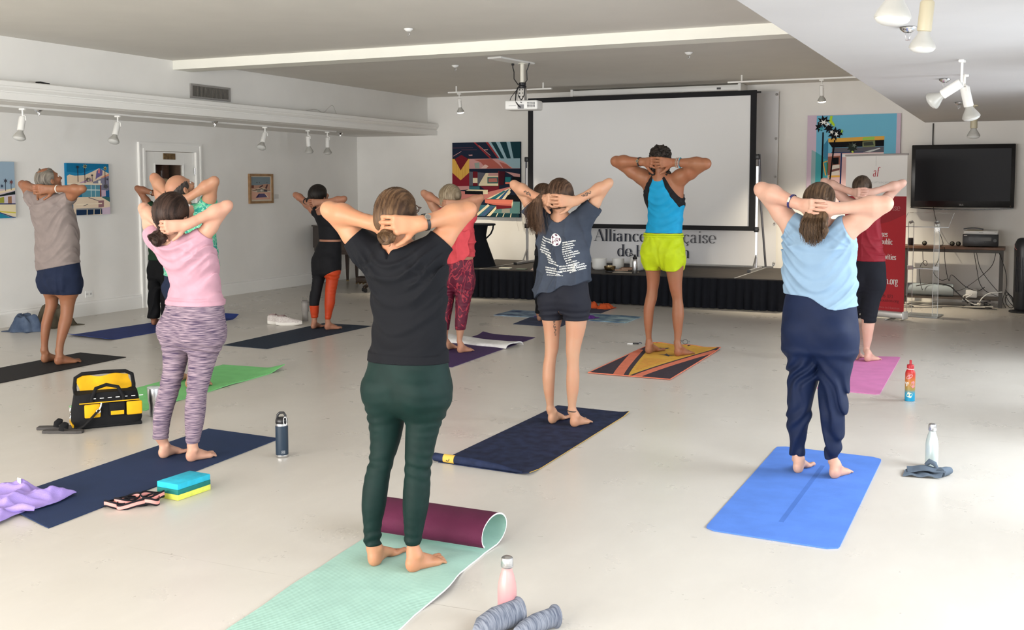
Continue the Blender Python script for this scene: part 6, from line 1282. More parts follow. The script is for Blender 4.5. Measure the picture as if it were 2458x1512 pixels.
q.tube([(0.02,0,0.225),(0.022,0,0.250),(0.012,0,0.266),(-0.010,0,0.266),(-0.024,0,0.252),(-0.026,0,0.228)],0.0075,8); q.build('lid',M_black,b,smooth=50)
q = MB(); q.tube([(0.026+0.010*math.cos(t),-0.034-0.004*math.sin(t),0.222+0.026*math.sin(t)) for t in [2*math.pi*j/18 for j in range(18)]],0.0020,6,closed=True); q.build('carry_ring',M_white,b,smooth=60)
q = MB(); lx = lambda x,y: (0.0376*math.sin(0.35+x*0.016),-0.0376*math.cos(0.35+x*0.016),0.030+y*0.006)
fm = lambda a,b_: [lx(a[0]+(b_[0]-a[0])*i/6,a[1]+(b_[1]-a[1])*i/6) for i in range(7)]
for a_,b_ in (((-16,-0.6),(16,-0.6)),((16,-0.6),(16,2.2)),((16,2.2),(-16,2.2)),((-16,2.2),(-16,-0.6)),((-11,1.6),(-9,0.8)),((-7,1.6),(-9,0.8)),((-9,0.8),(-9,0)),((-4,0),(-4,1.6)),((-4,1.6),(0,1.6)),((-4,0.8),(-1,0.8)),((-4,0),(0,0)),((3,1.6),(8,1.6)),((5.5,1.6),(5.5,0)),((10,0),(10,1.6))): q.tube(fm(a_,b_),0.0006,4)
q.build('maker_mark',mat('mark_silver',(0.5,0.52,0.54),rough=0.4),b)
b = bottle_thing('water_bottle',(-0.69,8.53),'red to blue ombre bottle with stickers, on the floor right of the pink mat')
om = mat('sunset_ombre',(0.5,0.1,0.1),rough=0.35); nt = om.node_tree; N = nt.nodes; L = nt.links; tcg = N.new('ShaderNodeTexCoord'); sx_ = N.new('ShaderNodeSeparateXYZ'); L.new(tcg.outputs['Object'],sx_.inputs[0])
mr = N.new('ShaderNodeMapRange'); mr.inputs['From Max'].default_value = 0.24; L.new(sx_.outputs['Z'],mr.inputs[0]); rp = N.new('ShaderNodeValToRGB'); e = rp.color_ramp.elements
e[0].color = (0.01,0.28,0.50,1); e[0].position = 0.08; e[1].color = (0.50,0.02,0.025,1); e[1].position = 0.95
for pos,cc in ((0.25,(0.02,0.30,0.48,1)),(0.36,(0.30,0.24,0.07,1)),(0.60,(0.52,0.20,0.03,1)),(0.78,(0.50,0.06,0.03,1))): q_ = e.new(pos); q_.color = cc
L.new(mr.outputs[0],rp.inputs[0]); L.new(rp.outputs[0],N['Principled BSDF'].inputs['Base Color'])
q = MB(); q.lathe([(0.033,0.0),(0.0365,0.003),(0.0365,0.205),(0.033,0.222),(0.0255,0.234),(0.0245,0.240)],n=32); q.build('bottle_body',om,b,smooth=40)
rd = mat('red_lid',(0.45,0.02,0.03),rough=0.4); q = MB(); q.lathe([(0.026,0.243),(0.026,0.268),(0.023,0.272),(0.010,0.273),(0.0085,0.280),(0.0085,0.305),(0.006,0.307)],n=24); q.build('straw_lid',rd,b,smooth=40)
q = MB(); q.lathe([(0.025,0.238),(0.0262,0.239),(0.0262,0.2435),(0.025,0.244)],n=24); q.build('neck_ring',M_white,b)
def sticker(nm, ang, z, shp, m, r=0.0371):
    q = MB(); vs = [(r*math.sin(ang),-r*math.cos(ang),z)]+[(r*math.sin(ang+x/r),-r*math.cos(ang+x/r),z+y) for x,y in shp]; n = len(shp)
    q.add(vs,[(0,1+i,1+(i+1)%n) for i in range(n)]); q.build(nm,m,b)
circ = lambda rx,ry,n=14,w=0,f=5: [(rx*math.cos(2*math.pi*i/n)*(1+w*math.sin(f*2*math.pi*i/n)),ry*math.sin(2*math.pi*i/n)*(1+w*math.sin(f*2*math.pi*i/n))) for i in range(n)]
rotp = lambda P_,a: [(x*math.cos(a)-y*math.sin(a),x*math.sin(a)+y*math.cos(a)) for x,y in P_]
sp_ = mat('sticker_pink',(0.62,0.25,0.28),rough=0.5); sw_ = mat('sticker_white',(0.72,0.72,0.70),rough=0.5)
sticker('sticker',-0.1,0.185,rotp(circ(0.026,0.012),0.6),sp_); sticker('sticker',-0.1,0.185,rotp([(0.026*math.cos(t)*1.05,0.012*math.sin(t)*1.1) for t in [2*math.pi*j/14 for j in range(14)]],0.6),sw_,0.0368)
sticker('sticker',-0.62,0.128,[(0.0,0.010),(0.008,0.018),(0.016,0.014),(0.016,0.004),(0.0,-0.018),(-0.016,0.004),(-0.016,0.014),(-0.008,0.018)],sw_)
sticker('sticker',0.72,0.128,circ(0.019,0.026,18,0.12,6),sp_); sticker('sticker',0.0,0.048,circ(0.022,0.020,18,0.15,4),mat('sticker_cream',(0.72,0.70,0.55),rough=0.5))
b = bottle_thing('tumbler',(-7.62,10.55),'grey insulated tumbler with a loop handle beside the white trainers','tumbler')
tg = mat('tumbler_grey',(0.26,0.24,0.225),rough=0.5); q = MB(); q.lathe([(0.035,0.0),(0.037,0.003),(0.0375,0.10),(0.040,0.115),(0.0445,0.125),(0.0450,0.215),(0.044,0.218)],n=28); q.build('tumbler_body',tg,b,smooth=40)
q = MB(); q.lathe([(0.0455,0.218),(0.0455,0.238),(0.040,0.244),(0.010,0.246)],n=28); q.build('lid',mat('lid_grey',(0.20,0.185,0.175),rough=0.5),b,smooth=40)
q = MB(); q.tube([(0.046*math.cos(t),0,0.236+0.064*math.sin(t)) for t in [math.pi*j/14 for j in range(15)]],0.0042,8); q.build('handle',tg,b,smooth=50)
b = bottle_thing('tumbler',(-5.44,5.74),'steel tumbler with clear lid behind the black and yellow tool bag','tumbler')
q = MB(); q.lathe([(0.030,0.0),(0.033,0.003),(0.0335,0.085),(0.041,0.115),(0.0435,0.195),(0.043,0.197)],n=28); q.build('tumbler_body',M_steel,b,smooth=40)
q = MB(); q.lathe([(0.042,0.197),(0.0445,0.199),(0.0445,0.207),(0.040,0.210),(0.010,0.208)],n=28); q.build('lid',mat('clear_lid',(0.75,0.78,0.80),rough=0.1,alpha=0.55),b,smooth=40)
# folded grey cloth by the pale bottle
cg = cloth('denim_grey',(0.105,0.135,0.175),bump=0.5,bscale=400); f = empty('folded_cloth',(-0.42,6.38,0),0.12,'folded grey-blue cloth in front of the pale grey-green bottle','cloth')
q = MB(); q.sheet(lambda u,v: (-0.125+0.20*u+0.025*v,-0.095+0.15*v*(1-0.25*u),0.010+0.018*u*u*(0.3+v)+0.010*math.sin(u*7+v*3)**2),16,12,0.008); q.build('folded_layer',cg,f,smooth=60)
q = MB(); q.sheet(lambda u,v: (-0.10+0.20*u,-0.06+0.12*v*(1-0.2*u),0.024+0.014*u+0.010*max(0,math.sin(u*6-1))),14,10,0.006); q.build('folded_layer',cg,f,smooth=60)
q = MB(); q.tube([(0.075,-0.04,0.026),(0.105,0.0,0.027),(0.125,0.03,0.024)],[0.026,0.025,0.020],12); q.build('rolled_end',cg,f,smooth=60)
q = MB(); q.tube([(0.0,0.055,0.04),(0.02,0.05,0.062),(0.045,0.035,0.055),(0.06,0.02,0.03)],[0.010,0.016,0.014,0.008],8); q.build('cloth_peak',cg,f,smooth=60)
# foam block in three layers
fb = empty('yoga_block',(-3.925,4.345,0),math.radians(87),'foam yoga block in turquoise, teal and yellow layers beside the navy mat','block')
for nm,z0,z1,cc in (('yellow_layer',0.001,0.030,(0.62,0.66,0.10)),('teal_layer',0.030,0.055,(0.004,0.15,0.13)),('turquoise_layer',0.055,0.086,(0.015,0.40,0.56))):
    q = MB(); q.rbox((-0.117,-0.074,z0),(0.117,0.074,z1),0.004 if z0 > 0.05 else 0.0015,2); q.build(nm,mat('foam_'+nm,cc,rough=0.8,noise=0.08,nscale=30,bump=0.3,bscale=500),fb,smooth=40)
# looped stretch strap, pink stripe on black
st = empty('stretch_strap',(-4.005,4.075,0),0.25,'pink and black looped stretch strap between the lavender cloth and the foam block','strap')
def ribbon(name, pts, w, th, m, parent, up=None):
    q = MB(); P = [Vector(p) for p in pts]; n = len(P); vs = []
    for i,p in enumerate(P):
        t = (P[min(n-1,i+1)]-P[max(0,i-1)]).normalized(); s_ = Vector((0,0,1)); s_ = (s_-t*s_.dot(t)).normalized(); nn = t.cross(s_)
        vs += [tuple(p+s_*w/2+nn*th),tuple(p-s_*w/2+nn*th),tuple(p-s_*w/2-nn*th),tuple(p+s_*w/2-nn*th)]
    fs = [(4*i+a,4*i+(a+1)%4,4*i+4+(a+1)%4,4*i+4+a) for i in range(n-1) for a in range(4)]+[(0,1,2,3),(4*n-4,4*n-3,4*n-2,4*n-1)]
    q.add(vs,fs); return q.build(name,m,parent,smooth=60)
M_sb = cloth('strap_black',(0.012,0.011,0.014)); M_sp = cloth('strap_pink',(0.72,0.30,0.27))
loops = [(-0.10,-0.06,0.075,0.048,0.3,0.020),(-0.045,-0.015,0.082,0.045,0.9,0.030),(0.03,0.03,0.085,0.05,0.6,0.022),(0.085,0.085,0.075,0.045,0.8,0.034),(0.02,-0.035,0.11,0.04,0.75,0.019),(0.10,0.03,0.055,0.05,0.2,0.024)]
for i,(x,y,a,b_,r,z) in enumerate(loops):
    x,y,a,b_ = x*0.74,y*0.74,a*0.78,b_*0.85
    pts = [(x+a*math.cos(t)*math.cos(r)-b_*math.sin(t)*math.sin(r), y+a*math.cos(t)*math.sin(r)+b_*math.sin(t)*math.cos(r), z+0.009*math.sin(2*t+i)) for t in [2*math.pi*j/30+0.3*i for j in range(31)]]
    lo_ = ribbon('strap_loop',pts,0.034,0.0016,M_sb,st); ribbon('pink_stripe',pts,0.016,0.0022,M_sp,lo_)
# lavender towel tossed over the mat corner, bottom left
lv = empty('lavender_cloth',(-4.56,3.79,0.004),0,'crumpled lavender cloth over the near corner of the navy mat, bottom left','cloth'); M_lv = cloth('lavender',(0.34,0.25,0.60),bump=0.5,bscale=260)
_lr = np.random.RandomState(5); LA = _lr.rand(7)*3.14; LF = _lr.uniform(5,13,7); LP = _lr.rand(7)*6
def lav(u,v):
    x = -0.27+0.52*u; y = -0.27+0.47*v
    rid = sum((1-abs(math.sin(((u-0.5)*math.cos(LA[i])+(v-0.5)*math.sin(LA[i]))*LF[i]+LP[i]+0.6*math.sin(u*4+v*3))))**2.2 for i in range(7))
    e_ = min(u,1-u,v,1-v); fall = min(1,7*e_+0.12)
    h = (0.020*rid*(0.35+0.65*v)+0.030*math.exp(-((u-0.4)/0.3)**2-((v-0.7)/0.3)**2))*fall
    return (x+0.014*math.sin(v*11)*(u-0.5)*2+0.09*v*(0.5-u)-0.03-0.05*(1-v)*u*0.5, y-0.08*u+0.15*u*v+0.014*math.sin(u*15), 0.013+h)
q = MB(); q.sheet(lav,64,56,0.005); q.build('draped_cloth',M_lv,lv,smooth=70)
q = MB(); q.tube([(0.02+0.20*i/9,-0.20+0.17*i/9+0.01*math.sin(i*1.3),0.028+0.008*math.sin(i*1.1)) for i in range(10)],[0.014,0.020,0.018,0.022,0.018,0.020,0.022,0.020,0.018,0.012],10); q.build('rolled_fold',M_lv,lv,smooth=60)
q = MB(); q.tube([(-0.16+0.18*i/9,-0.24+0.03*i/9+0.008*math.sin(i*1.7),0.024) for i in range(10)],[0.012,0.018,0.02,0.018,0.02,0.018,0.016,0.018,0.016,0.01],10); q.build('rolled_fold',M_lv,lv,smooth=60)
q = MB(); q.rbox((-0.10,0.135,0.062),(-0.075,0.139,0.10),0.001,1); q.build('care_label',M_white,lv)
# tool bag: black with yellow lining and pockets
bgt = empty('tool_bag',(-5.56,5.42,0),math.radians(52),'open black and yellow tool bag on the floor beside the light green mat','bag')
M_bk = cloth('bag_black',(0.010,0.010,0.011),bump=0.5,bscale=500); M_yl = cloth('bag_yellow',(0.66,0.36,0.012),bump=0.4,bscale=500)
q = MB(); secs = []
for z,sx_,sy_ in ((0.012,0.215,0.115),(0.05,0.225,0.125),(0.13,0.215,0.120),(0.19,0.205,0.095),(0.225,0.20,0.075)):
    secs.append([((abs(math.cos(t))**0.45)*math.copysign(sx_,math.cos(t)),(abs(math.sin(t))**0.45)*math.copysign(sy_,math.sin(t)),z+0.006*math.sin(3*t)) for t in [2*math.pi*j/40 for j in range(40)]])
q.rings(secs); q.build('bag_body',M_bk,bgt,smooth=50)
q = MB(); q.rbox((-0.215,-0.118,0.0),(0.215,0.118,0.022),0.008,2); q.build('base_tray',M_bk,bgt,smooth=50)
q = MB(); q.rbox((-0.226,-0.10,0.012),(-0.214,0.10,0.032),0.003,1); q.build('base_stripe',M_yl,bgt)
# raised back flap, framed in black with a yellow lining
q = MB(); q.sheet(lambda u,v: (-0.17+0.34*u+0.012*math.sin(v*5), 0.055+0.02*v+0.015*math.sin(u*8)*v, 0.20+0.125*v+0.008*math.sin(u*11)),16,8,0.01); q.build('flap_lining',M_yl,bgt,smooth=60)
q = MB(); q.tube([(-0.185,0.05,0.19),(-0.19,0.07,0.25),(-0.182,0.082,0.315),(-0.14,0.088,0.338),(0,0.09,0.342),(0.14,0.088,0.338),(0.182,0.082,0.315),(0.19,0.07,0.25),(0.185,0.05,0.19)],0.013,8); q.build('flap_frame',M_bk,bgt,smooth=60)
q = MB(); q.tube([(-0.10,-0.10,0.14),(-0.10,-0.105,0.20),(-0.07,-0.07,0.26),(0.0,-0.04,0.275),(0.07,-0.07,0.26),(0.10,-0.105,0.20),(0.10,-0.10,0.14)],0.012,8); q.build('carry_handle',M_bk,bgt,smooth=60)
for x in (-0.10,0.055,0.165):
    q = MB(); q.rbox((x-0.05,-0.138,0.075),(x+0.05,-0.116,0.165),0.008,2); pk = q.build('pocket',M_yl if x != 0.055 else M_bk,bgt,smooth=50)
    if x == 0.055: q = MB(); q.rbox((x-0.042,-0.142,0.085),(x+0.042,-0.136,0.112),0.002,1); q.build('pocket_trim',M_yl,pk)
q = MB(); q.box((-0.18,-0.123,0.170),(0.20,-0.117,0.176)); q.build('yellow_piping',M_yl,bgt)
q = MB()
for j in range(7): q.box((-0.10+0.05*j,-0.109,0.196),(-0.075+0.05*j,-0.104,0.200))
q.build('stitching',M_white,bgt)
q = MB(); q.tube([(-0.06,-0.145,0.13),(-0.10,-0.155,0.09),(-0.16,-0.165,0.035),(-0.20,-0.15,0.010)],0.016,8,flat=0.35); q.build('shoulder_strap',M_bk,bgt,smooth=60)
q = MB(); q.tube([(-0.045,-0.15,0.175),(-0.05,-0.15,0.15),(-0.06,-0.15,0.13)],0.005,6); q.tube([(-0.066+0.012*math.cos(t),-0.152,0.120+0.012*math.sin(t)) for t in [2*math.pi*j/10 for j in range(10)]],0.003,6,closed=True); q.build('snap_hook',M_chrome,bgt,smooth=50)
q = MB()
for z in (0.075,0.125): q.tube([(-0.228,-0.02+0.02*math.cos(t),z+0.03*math.sin(t)) for t in [2*math.pi*j/12 for j in range(12)]],0.0022,5,closed=True)
q.build('side_hook',M_chrome,bgt,smooth=50)
# flip-flops beside the bag
def sandal(loc, rz, label):
    s_ = empty('sandal',loc,rz,label,'sandal'); q = MB()
    prof = [(0.0,0.030),(0.05,0.036),(0.12,0.030),(0.18,0.040),(0.23,0.038),(0.26,0.022)]
    pl = [(-w,y) for y,w in prof]+[(w*0.9,y) for y,w in prof[::-1]]; q.prism(pl,0.018); q.build('sole',mat('sandal_sole',(0.055,0.050,0.048),rough=0.8),s_,bevel=0.003)
    q = MB(); q.tube([(-0.036,0.13,0.02),(-0.034,0.135,0.05),(0,0.15,0.066),(0.032,0.135,0.05),(0.034,0.13,0.02)],0.018,8,flat=0.25); q.build('strap',M_bk,s_,smooth=60)
sandal((-5.845,5.10,0.001),math.radians(-62),'dark sandal beside the tool bag, left one of the pair'); sandal((-5.73,5.045,0.001),math.radians(-66),'dark sandal beside the tool bag, nearer one of the pair')
# clothes by the left wall
rumple('folded_jeans',(-9.93,8.55,0),0.34,0.30,0.16,mat('cloth_denim',(0.035,0.055,0.10),rough=0.9,col2=(0.08,0.11,0.17),nscale=9,bump=0.4,bscale=300),'bundled blue jeans on the floor at the far left wall','clothing',11,folds=4)
rumple('jacket',(-10.0,9.0,0),0.42,0.36,0.21,cloth('olive',(0.075,0.062,0.042)),'olive brown jacket heaped beside the blue jeans','clothing',13,folds=4)
# white running shoes
def shoe(loc, rz, label):
    s_ = empty('running_shoe',loc,rz,label,'shoe',None); q = MB()
    pl = [(-0.032,0.0),(-0.036,0.06),(-0.034,0.12),(-0.046,0.19),(-0.044,0.25),(-0.02,0.29),(0.012,0.295),(0.036,0.26),(0.044,0.20),(0.036,0.12),(0.036,0.05),(0.030,0.0)]
    q.rings([[(x*k_,y,z+0.012*max(0,(y-0.22)/0.07)+0.008*max(0,1-y/0.04)) for x,y in pl] for z,k_ in ((0.0,0.92),(0.006,1.02),(0.024,1.05),(0.034,0.98))]); q.build('midsole',mat('shoe_white',(0.72,0.69,0.64),rough=0.6),s_,smooth=50)
    q = MB(); rings = []
    for y,w,z0,h,tilt in ((0.0,0.027,0.03,0.065,0),(0.03,0.034,0.03,0.082,0),(0.07,0.036,0.03,0.075,0),(0.11,0.037,0.03,0.072,0),(0.15,0.040,0.03,0.062,0),(0.20,0.043,0.03,0.042,0),(0.25,0.040,0.032,0.032,0),(0.285,0.020,0.036,0.02,0)):
        rings.append([(w*math.cos(t),y,z0+h*(max(0,math.sin(t))**0.75)) for t in [math.pi*j/12 for j in range(13)]])
    q.rings(rings); q.build('upper',mat('shoe_knit',(0.50,0.44,0.42),rough=0.85,col2=(0.62,0.58,0.55),nscale=60),s_,smooth=60)
    q = MB()
    for j in range(5): y = 0.115+0.022*j; z = 0.101-0.010*j; q.tube([(-0.02,y,z-0.004),(0,y+0.006,z+0.003),(0.02,y,z-0.004)],0.003,5)
    q.tube([(-0.02,0.11,0.10),(-0.03,0.09,0.115),(0.0,0.085,0.118),(0.025,0.10,0.112),(0.005,0.112,0.105)],0.0026,5); q.build('laces',mat('lace_mauve',(0.20,0.12,0.12),rough=0.8),s_,smooth=60)
    q = MB(); q.tube([(0.024*math.cos(t),0.055+0.036*math.sin(t),0.108+0.004*math.cos(2*t)) for t in [2*math.pi*j/16 for j in range(16)]],0.006,6,closed=True); q.build('collar',mat('shoe_lining',(0.30,0.22,0.21),rough=0.9),s_,smooth=60)
shoe((-7.86,10.15,0.0),math.radians(-60),'white running shoe by the grey tumbler, left one of the pair'); shoe((-7.70,10.10,0.0),math.radians(-60),'white running shoe by the grey tumbler, right one of the pair')
# blue-grey rolled garments at the bottom edge
for (x,y,rz,L_,r_,lab) in ((-1.66,3.46,-0.5,0.10,0.045,'blue-grey knitted slipper at the bottom edge in front of the rose bottle, left one'),(-1.525,3.52,-0.5,0.085,0.034,'blue-grey knitted slipper at the bottom edge right of the rose bottle, right one')):
    s_ = empty('slipper',(x,y,0),rz,lab,'slipper'); mk_ = mat('cloth_knit_blue',(0.09,0.105,0.15),rough=0.95,col2=(0.24,0.26,0.31),nscale=2.0,stretch=(10,90,10),bump=0.6,bscale=60)
    q = MB(); rg = []
    for y_,w,h in ((-0.11,0.02,0.02),(-0.08,r_*0.95,r_*0.8),(-0.02,r_*1.05,r_*1.05),(0.04,r_,r_*1.1),(L_-0.02,r_*0.96,r_*1.15)):
        rg.append([(w*math.cos(t),y_,h*0.95+h*math.sin(t)*0.95+0.001) for t in [2*math.pi*j/20 for j in range(20)]])
    q.rings(rg); q.build('knit_body',mk_,s_,smooth=60)
    q = MB(); q.tube([(r_*0.93*math.cos(t),L_-0.02+0.004*math.sin(t),r_*1.1+r_*1.1*math.sin(t)) for t in [2*math.pi*j/20 for j in range(20)]],0.008,6,closed=True); q.build('cuff',mk_,s_,smooth=60)
    q = MB(); q.ball((0,L_-0.016,r_*1.1),(r_*0.84,0.006,r_*0.98),16,8); q.build('opening',mat('slipper_inside',(0.006,0.009,0.016),rough=0.95),s_,smooth=60)
# car keys and reading glasses on the floor by the teacher
k_ = empty('key_fob',(-3.47,10.42,0),0.2,'black key fob on the floor behind the printed towel, left of the man','key'); q = MB(); q.rbox((-0.03,-0.018,0.0),(0.03,0.018,0.013),0.005,2); q.build('fob',M_black,k_,smooth=50)
q = MB(); q.box((-0.085,-0.004,0.002),(-0.03,0.004,0.005)); q.build('key_blade',M_steel,k_)
q = MB(); q.tube([(0.045+0.018*math.cos(t),0.018*math.sin(t),0.004+0.012*abs(math.sin(t))) for t in [2*math.pi*j/14 for j in range(14)]],0.002,5,closed=True); q.build('key_ring',mat('cord_navy',(0.01,0.02,0.06),rough=0.6),k_,smooth=60)
g_ = empty('reading_glasses',(-3.04,10.60,0.0),0.1,'thin-framed glasses standing on the floor at the far edge of the printed towel','glasses'); q = MB()
for x in (-0.034,0.034): q.tube([(x+0.026*math.cos(t),0.0,0.026+0.023*math.sin(t)) for t in [2*math.pi*j/18 for j in range(18)]],0.0022,5,closed=True)
q.tube([(-0.008,0,0.034),(0,0.002,0.037),(0.008,0,0.034)],0.002,5); q.build('frame',M_black,g_,smooth=60)
q = MB()
for sx_ in (-1,1): q.tube([(sx_*0.06,0,0.034),(sx_*0.062,0.06,0.03),(sx_*0.058,0.13,0.004)],0.0018,5)
q.build('temples',M_black,g_,smooth=60)
# ------------------------------------------------------------------ pictures on the walls (flat painted shapes on stretched canvases)
def pc(r,g,b): return mat('paint_%d_%d_%d'%(r,g,b), srgb(r,g,b), rough=0.75, spec=0.2)
def picture(name, M, w, h, d, polys, label, frame=None, W0=1.0, H0=1.0, x0=0.0, y0=0.0):
    """M places local x right, y out of the wall, z up with the origin at the lower left corner; polys use picture pixels measured from the upper left"""
    o = empty(name,(0,0,0),0,label,'picture'); o.matrix_world = M
    q = MB(); q.box((0,0,0),(w,d,h)); q.build('canvas',pc(*polys[0][0]),o,bevel=0.002)
    im = MB(); lay = 0
    for col,pts in polys:
        lay += 1; im.use(pc(*col)); P_ = []
        for x,y in pts: P_.append((min(1,max(0,(x-x0)/W0))*w, d+0.0005+0.00028*lay, (1-min(1,max(0,(y-y0)/H0)))*h))
        im.add(P_,[tuple(range(len(P_)))])
    im.build('painted_image',None,o)
    if frame:
        f = MB(); t,fd = frame
        for a,b in (((-t,0,-t),(0,fd,h+t)),((w,0,-t),(w+t,fd,h+t)),((0,0,-t),(w,fd,0)),((0,0,h),(w,fd,h+t))): f.box(a,b)
        f.build('wood_frame',mat('oak_frame',(0.30,0.17,0.075),rough=0.5,noise=0.2,nscale=12),o,bevel=0.002)
    return o
def star(cx,cy,r,n=9,k=0.5,ph=0.0,sy=1.0): return [(cx+r*(1 if i%2 else k)*math.cos(ph+math.pi*i/n), cy+sy*r*(1 if i%2 else k)*math.sin(ph+math.pi*i/n)) for i in range(2*n)]
def on_left(y, z): return Matrix.Translation((XL,y,z)) @ Matrix(((0,1,0,0),(1,0,0,0),(0,0,1,0),(0,0,0,1)))     # viewed from inside: right is +Y, out is +X
def on_back(x, z): return Matrix.Translation((x,YB,z)) @ Matrix(((1,0,0,0),(0,-1,0,0),(0,0,1,0),(0,0,0,1)))
NV,TD,LB,RD,MR,YE,PK,SA,CR,GY,BK = (28,38,58),(20,58,66),(150,180,190),(150,50,55),(112,28,38),(222,172,80),(205,152,148),(228,128,108),(235,220,185),(96,96,106),(14,14,20)
abstract = [(NV,[(68,85),(1232,85),(1232,1385),(68,1385)]),(LB,[(690,85),(1232,85),(1232,370),(880,370)]),(TD,[(740,85),(820,85),(965,370),(905,370)]),(TD,[(890,85),(1000,85),(1075,370),(1010,370)]),(TD,[(1065,85),(1232,85),(1232,370),(1120,370)]),
 (RD,[(648,85),(690,85),(878,360),(850,366)]),(RD,[(440,85),(475,88),(748,362),(715,364)]),(PK,[(520,135),(536,140),(735,315),(725,320)]),((120,70,80),[(80,175),(430,172),(430,178),(80,182)]),((120,70,80),[(230,210),(500,212),(500,218),(230,216)]),(PK,[(80,320),(225,236),(232,240),(95,322)]),(PK,[(350,300),(420,296),(420,318),(365,318)]),(PK,[(620,212),(690,208),(690,222),(625,226)]),
 (PK,[(365,370),(1232,370),(1232,545),(365,545)]),(LB,[(820,370),(1232,370),(1232,540),(1110,540),(960,425)]),((176,96,84),[(450,388),(760,378),(880,480),(935,540),(660,540),(560,430)]),((176,96,84),[(880,425),(1000,470),(1090,540),(950,540)]),((150,160,150),[(455,450),(540,430),(545,540),(470,535)]),((226,190,180),[(640,470),(700,500),(660,540),(560,540)]),
 (YE,[(68,370),(365,370),(365,610),(215,745),(68,610)]),(MR,[(110,372),(230,300),(350,372),(215,572)]),((136,32,48),[(68,610),(215,745),(365,610),(365,850),(68,850)]),((190,140,60),[(140,420),(144,420),(144,680),(140,675)]),((190,140,60),[(178,520),(182,520),(182,710),(178,706)]),((190,140,60),[(250,540),(254,540),(254,705),(250,708)]),((190,140,60),[(290,480),(294,480),(294,670),(290,674)]),
 (NV,[(365,545),(1232,545),(1232,620),(640,615),(365,590)]),(GY,[(365,590),(640,618),(560,842),(365,842)]),(MR,[(428,590),(512,595),(512,842),(428,842)]),(CR,[(428,705),(510,705),(510,790),(428,790)]),(CR,[(530,822),(650,620),(868,620),(868,842),(530,842)]),(PK,[(700,622),(865,622),(865,668),(690,668)]),((70,110,105),[(680,690),(865,690),(865,800),(680,800)]),((190,120,110),[(700,715),(840,710),(850,775),(700,780)]),(MR,[(866,585),(880,585),(880,930),(866,930)]),((70,20,34),[(880,590),(985,594),(955,830),(880,830)]),(PK,[(985,596),(1232,640),(1232,760),(1100,660)]),((40,120,125),[(985,690),(1075,690),(1075,780),(985,780)]),(SA,[(985,780),(1075,780),(1075,810),(985,810)]),(BK,[(1110,680),(1232,690),(1232,790),(1100,755)]),
 ((120,35,48),[(560,848),(865,848),(865,930),(690,950)]),(PK,[(68,850),(365,845),(365,905),(68,930)]),((206,128,120),[(68,930),(690,950),(1060,858),(1100,870),(560,1110),(68,1180)]),((60,110,120),[(365,850),(545,850),(550,905),(365,905)]),(CR,[(360,905),(690,912),(686,985),(605,985),(605,935),(300,928)]),(BK,[(292,928),(606,935),(606,992),(292,986)]),
 (CR,[(660,1068),(1055,880),(1085,900),(930,1072)]),((40,110,120),[(720,1070),(960,925),(1000,930),(822,1070)]),((50,90,130),[(868,1070),(1015,915),(1058,895),(930,1070)]),(CR,[(930,1074),(1065,900),(1075,960),(985,1074)]),(BK,[(1030,1000),(1232,1000),(1232,1112),(980,1075)]),((90,130,130),[(1090,1112),(1232,1112),(1232,1320),(760,1320),(850,1240)]),((60,110,125),[(520,1170),(830,1185),(640,1368),(420,1368)]),(CR,[(690,1160),(722,1185),(512,1366),(455,1366)]),((70,90,130),[(740,1200),(800,1200),(620,1366),(560,1366)]),(CR,[(838,1185),(856,1215),(730,1368),(668,1368)]),
 (SA,[(640,1075),(1118,1080),(1112,1155),(640,1138)]),((200,110,95),[(640,1138),(1112,1155),(1095,1190),(780,1170)]),(MR,[(830,1172),(1096,1188),(1092,1226),(835,1245)]),(CR,[(1118,1080),(1118,1150),(1096,1225),(1094,1155)]),((150,150,140),[(930,1240),(1065,1236),(1065,1305),(925,1308)]),(TD,[(790,1312),(1222,1318),(1222,1388),(740,1376)]),(CR,[(855,1312),(870,1312),(840,1376),(825,1376)]),(CR,[(965,1314),(978,1314),(955,1378),(938,1378)]),(CR,[(1082,1316),(1094,1316),(1082,1384),(1066,1384)])]
picture('picture',on_back(-8.51,1.08),1.235,1.22,0.045,abstract,'colourful abstract house picture with yellow chevron on the back wall left of the screen',W0=1164,H0=1300,x0=68,y0=85)
LV,SB,TE = (206,186,204),(112,184,214),(70,160,170)
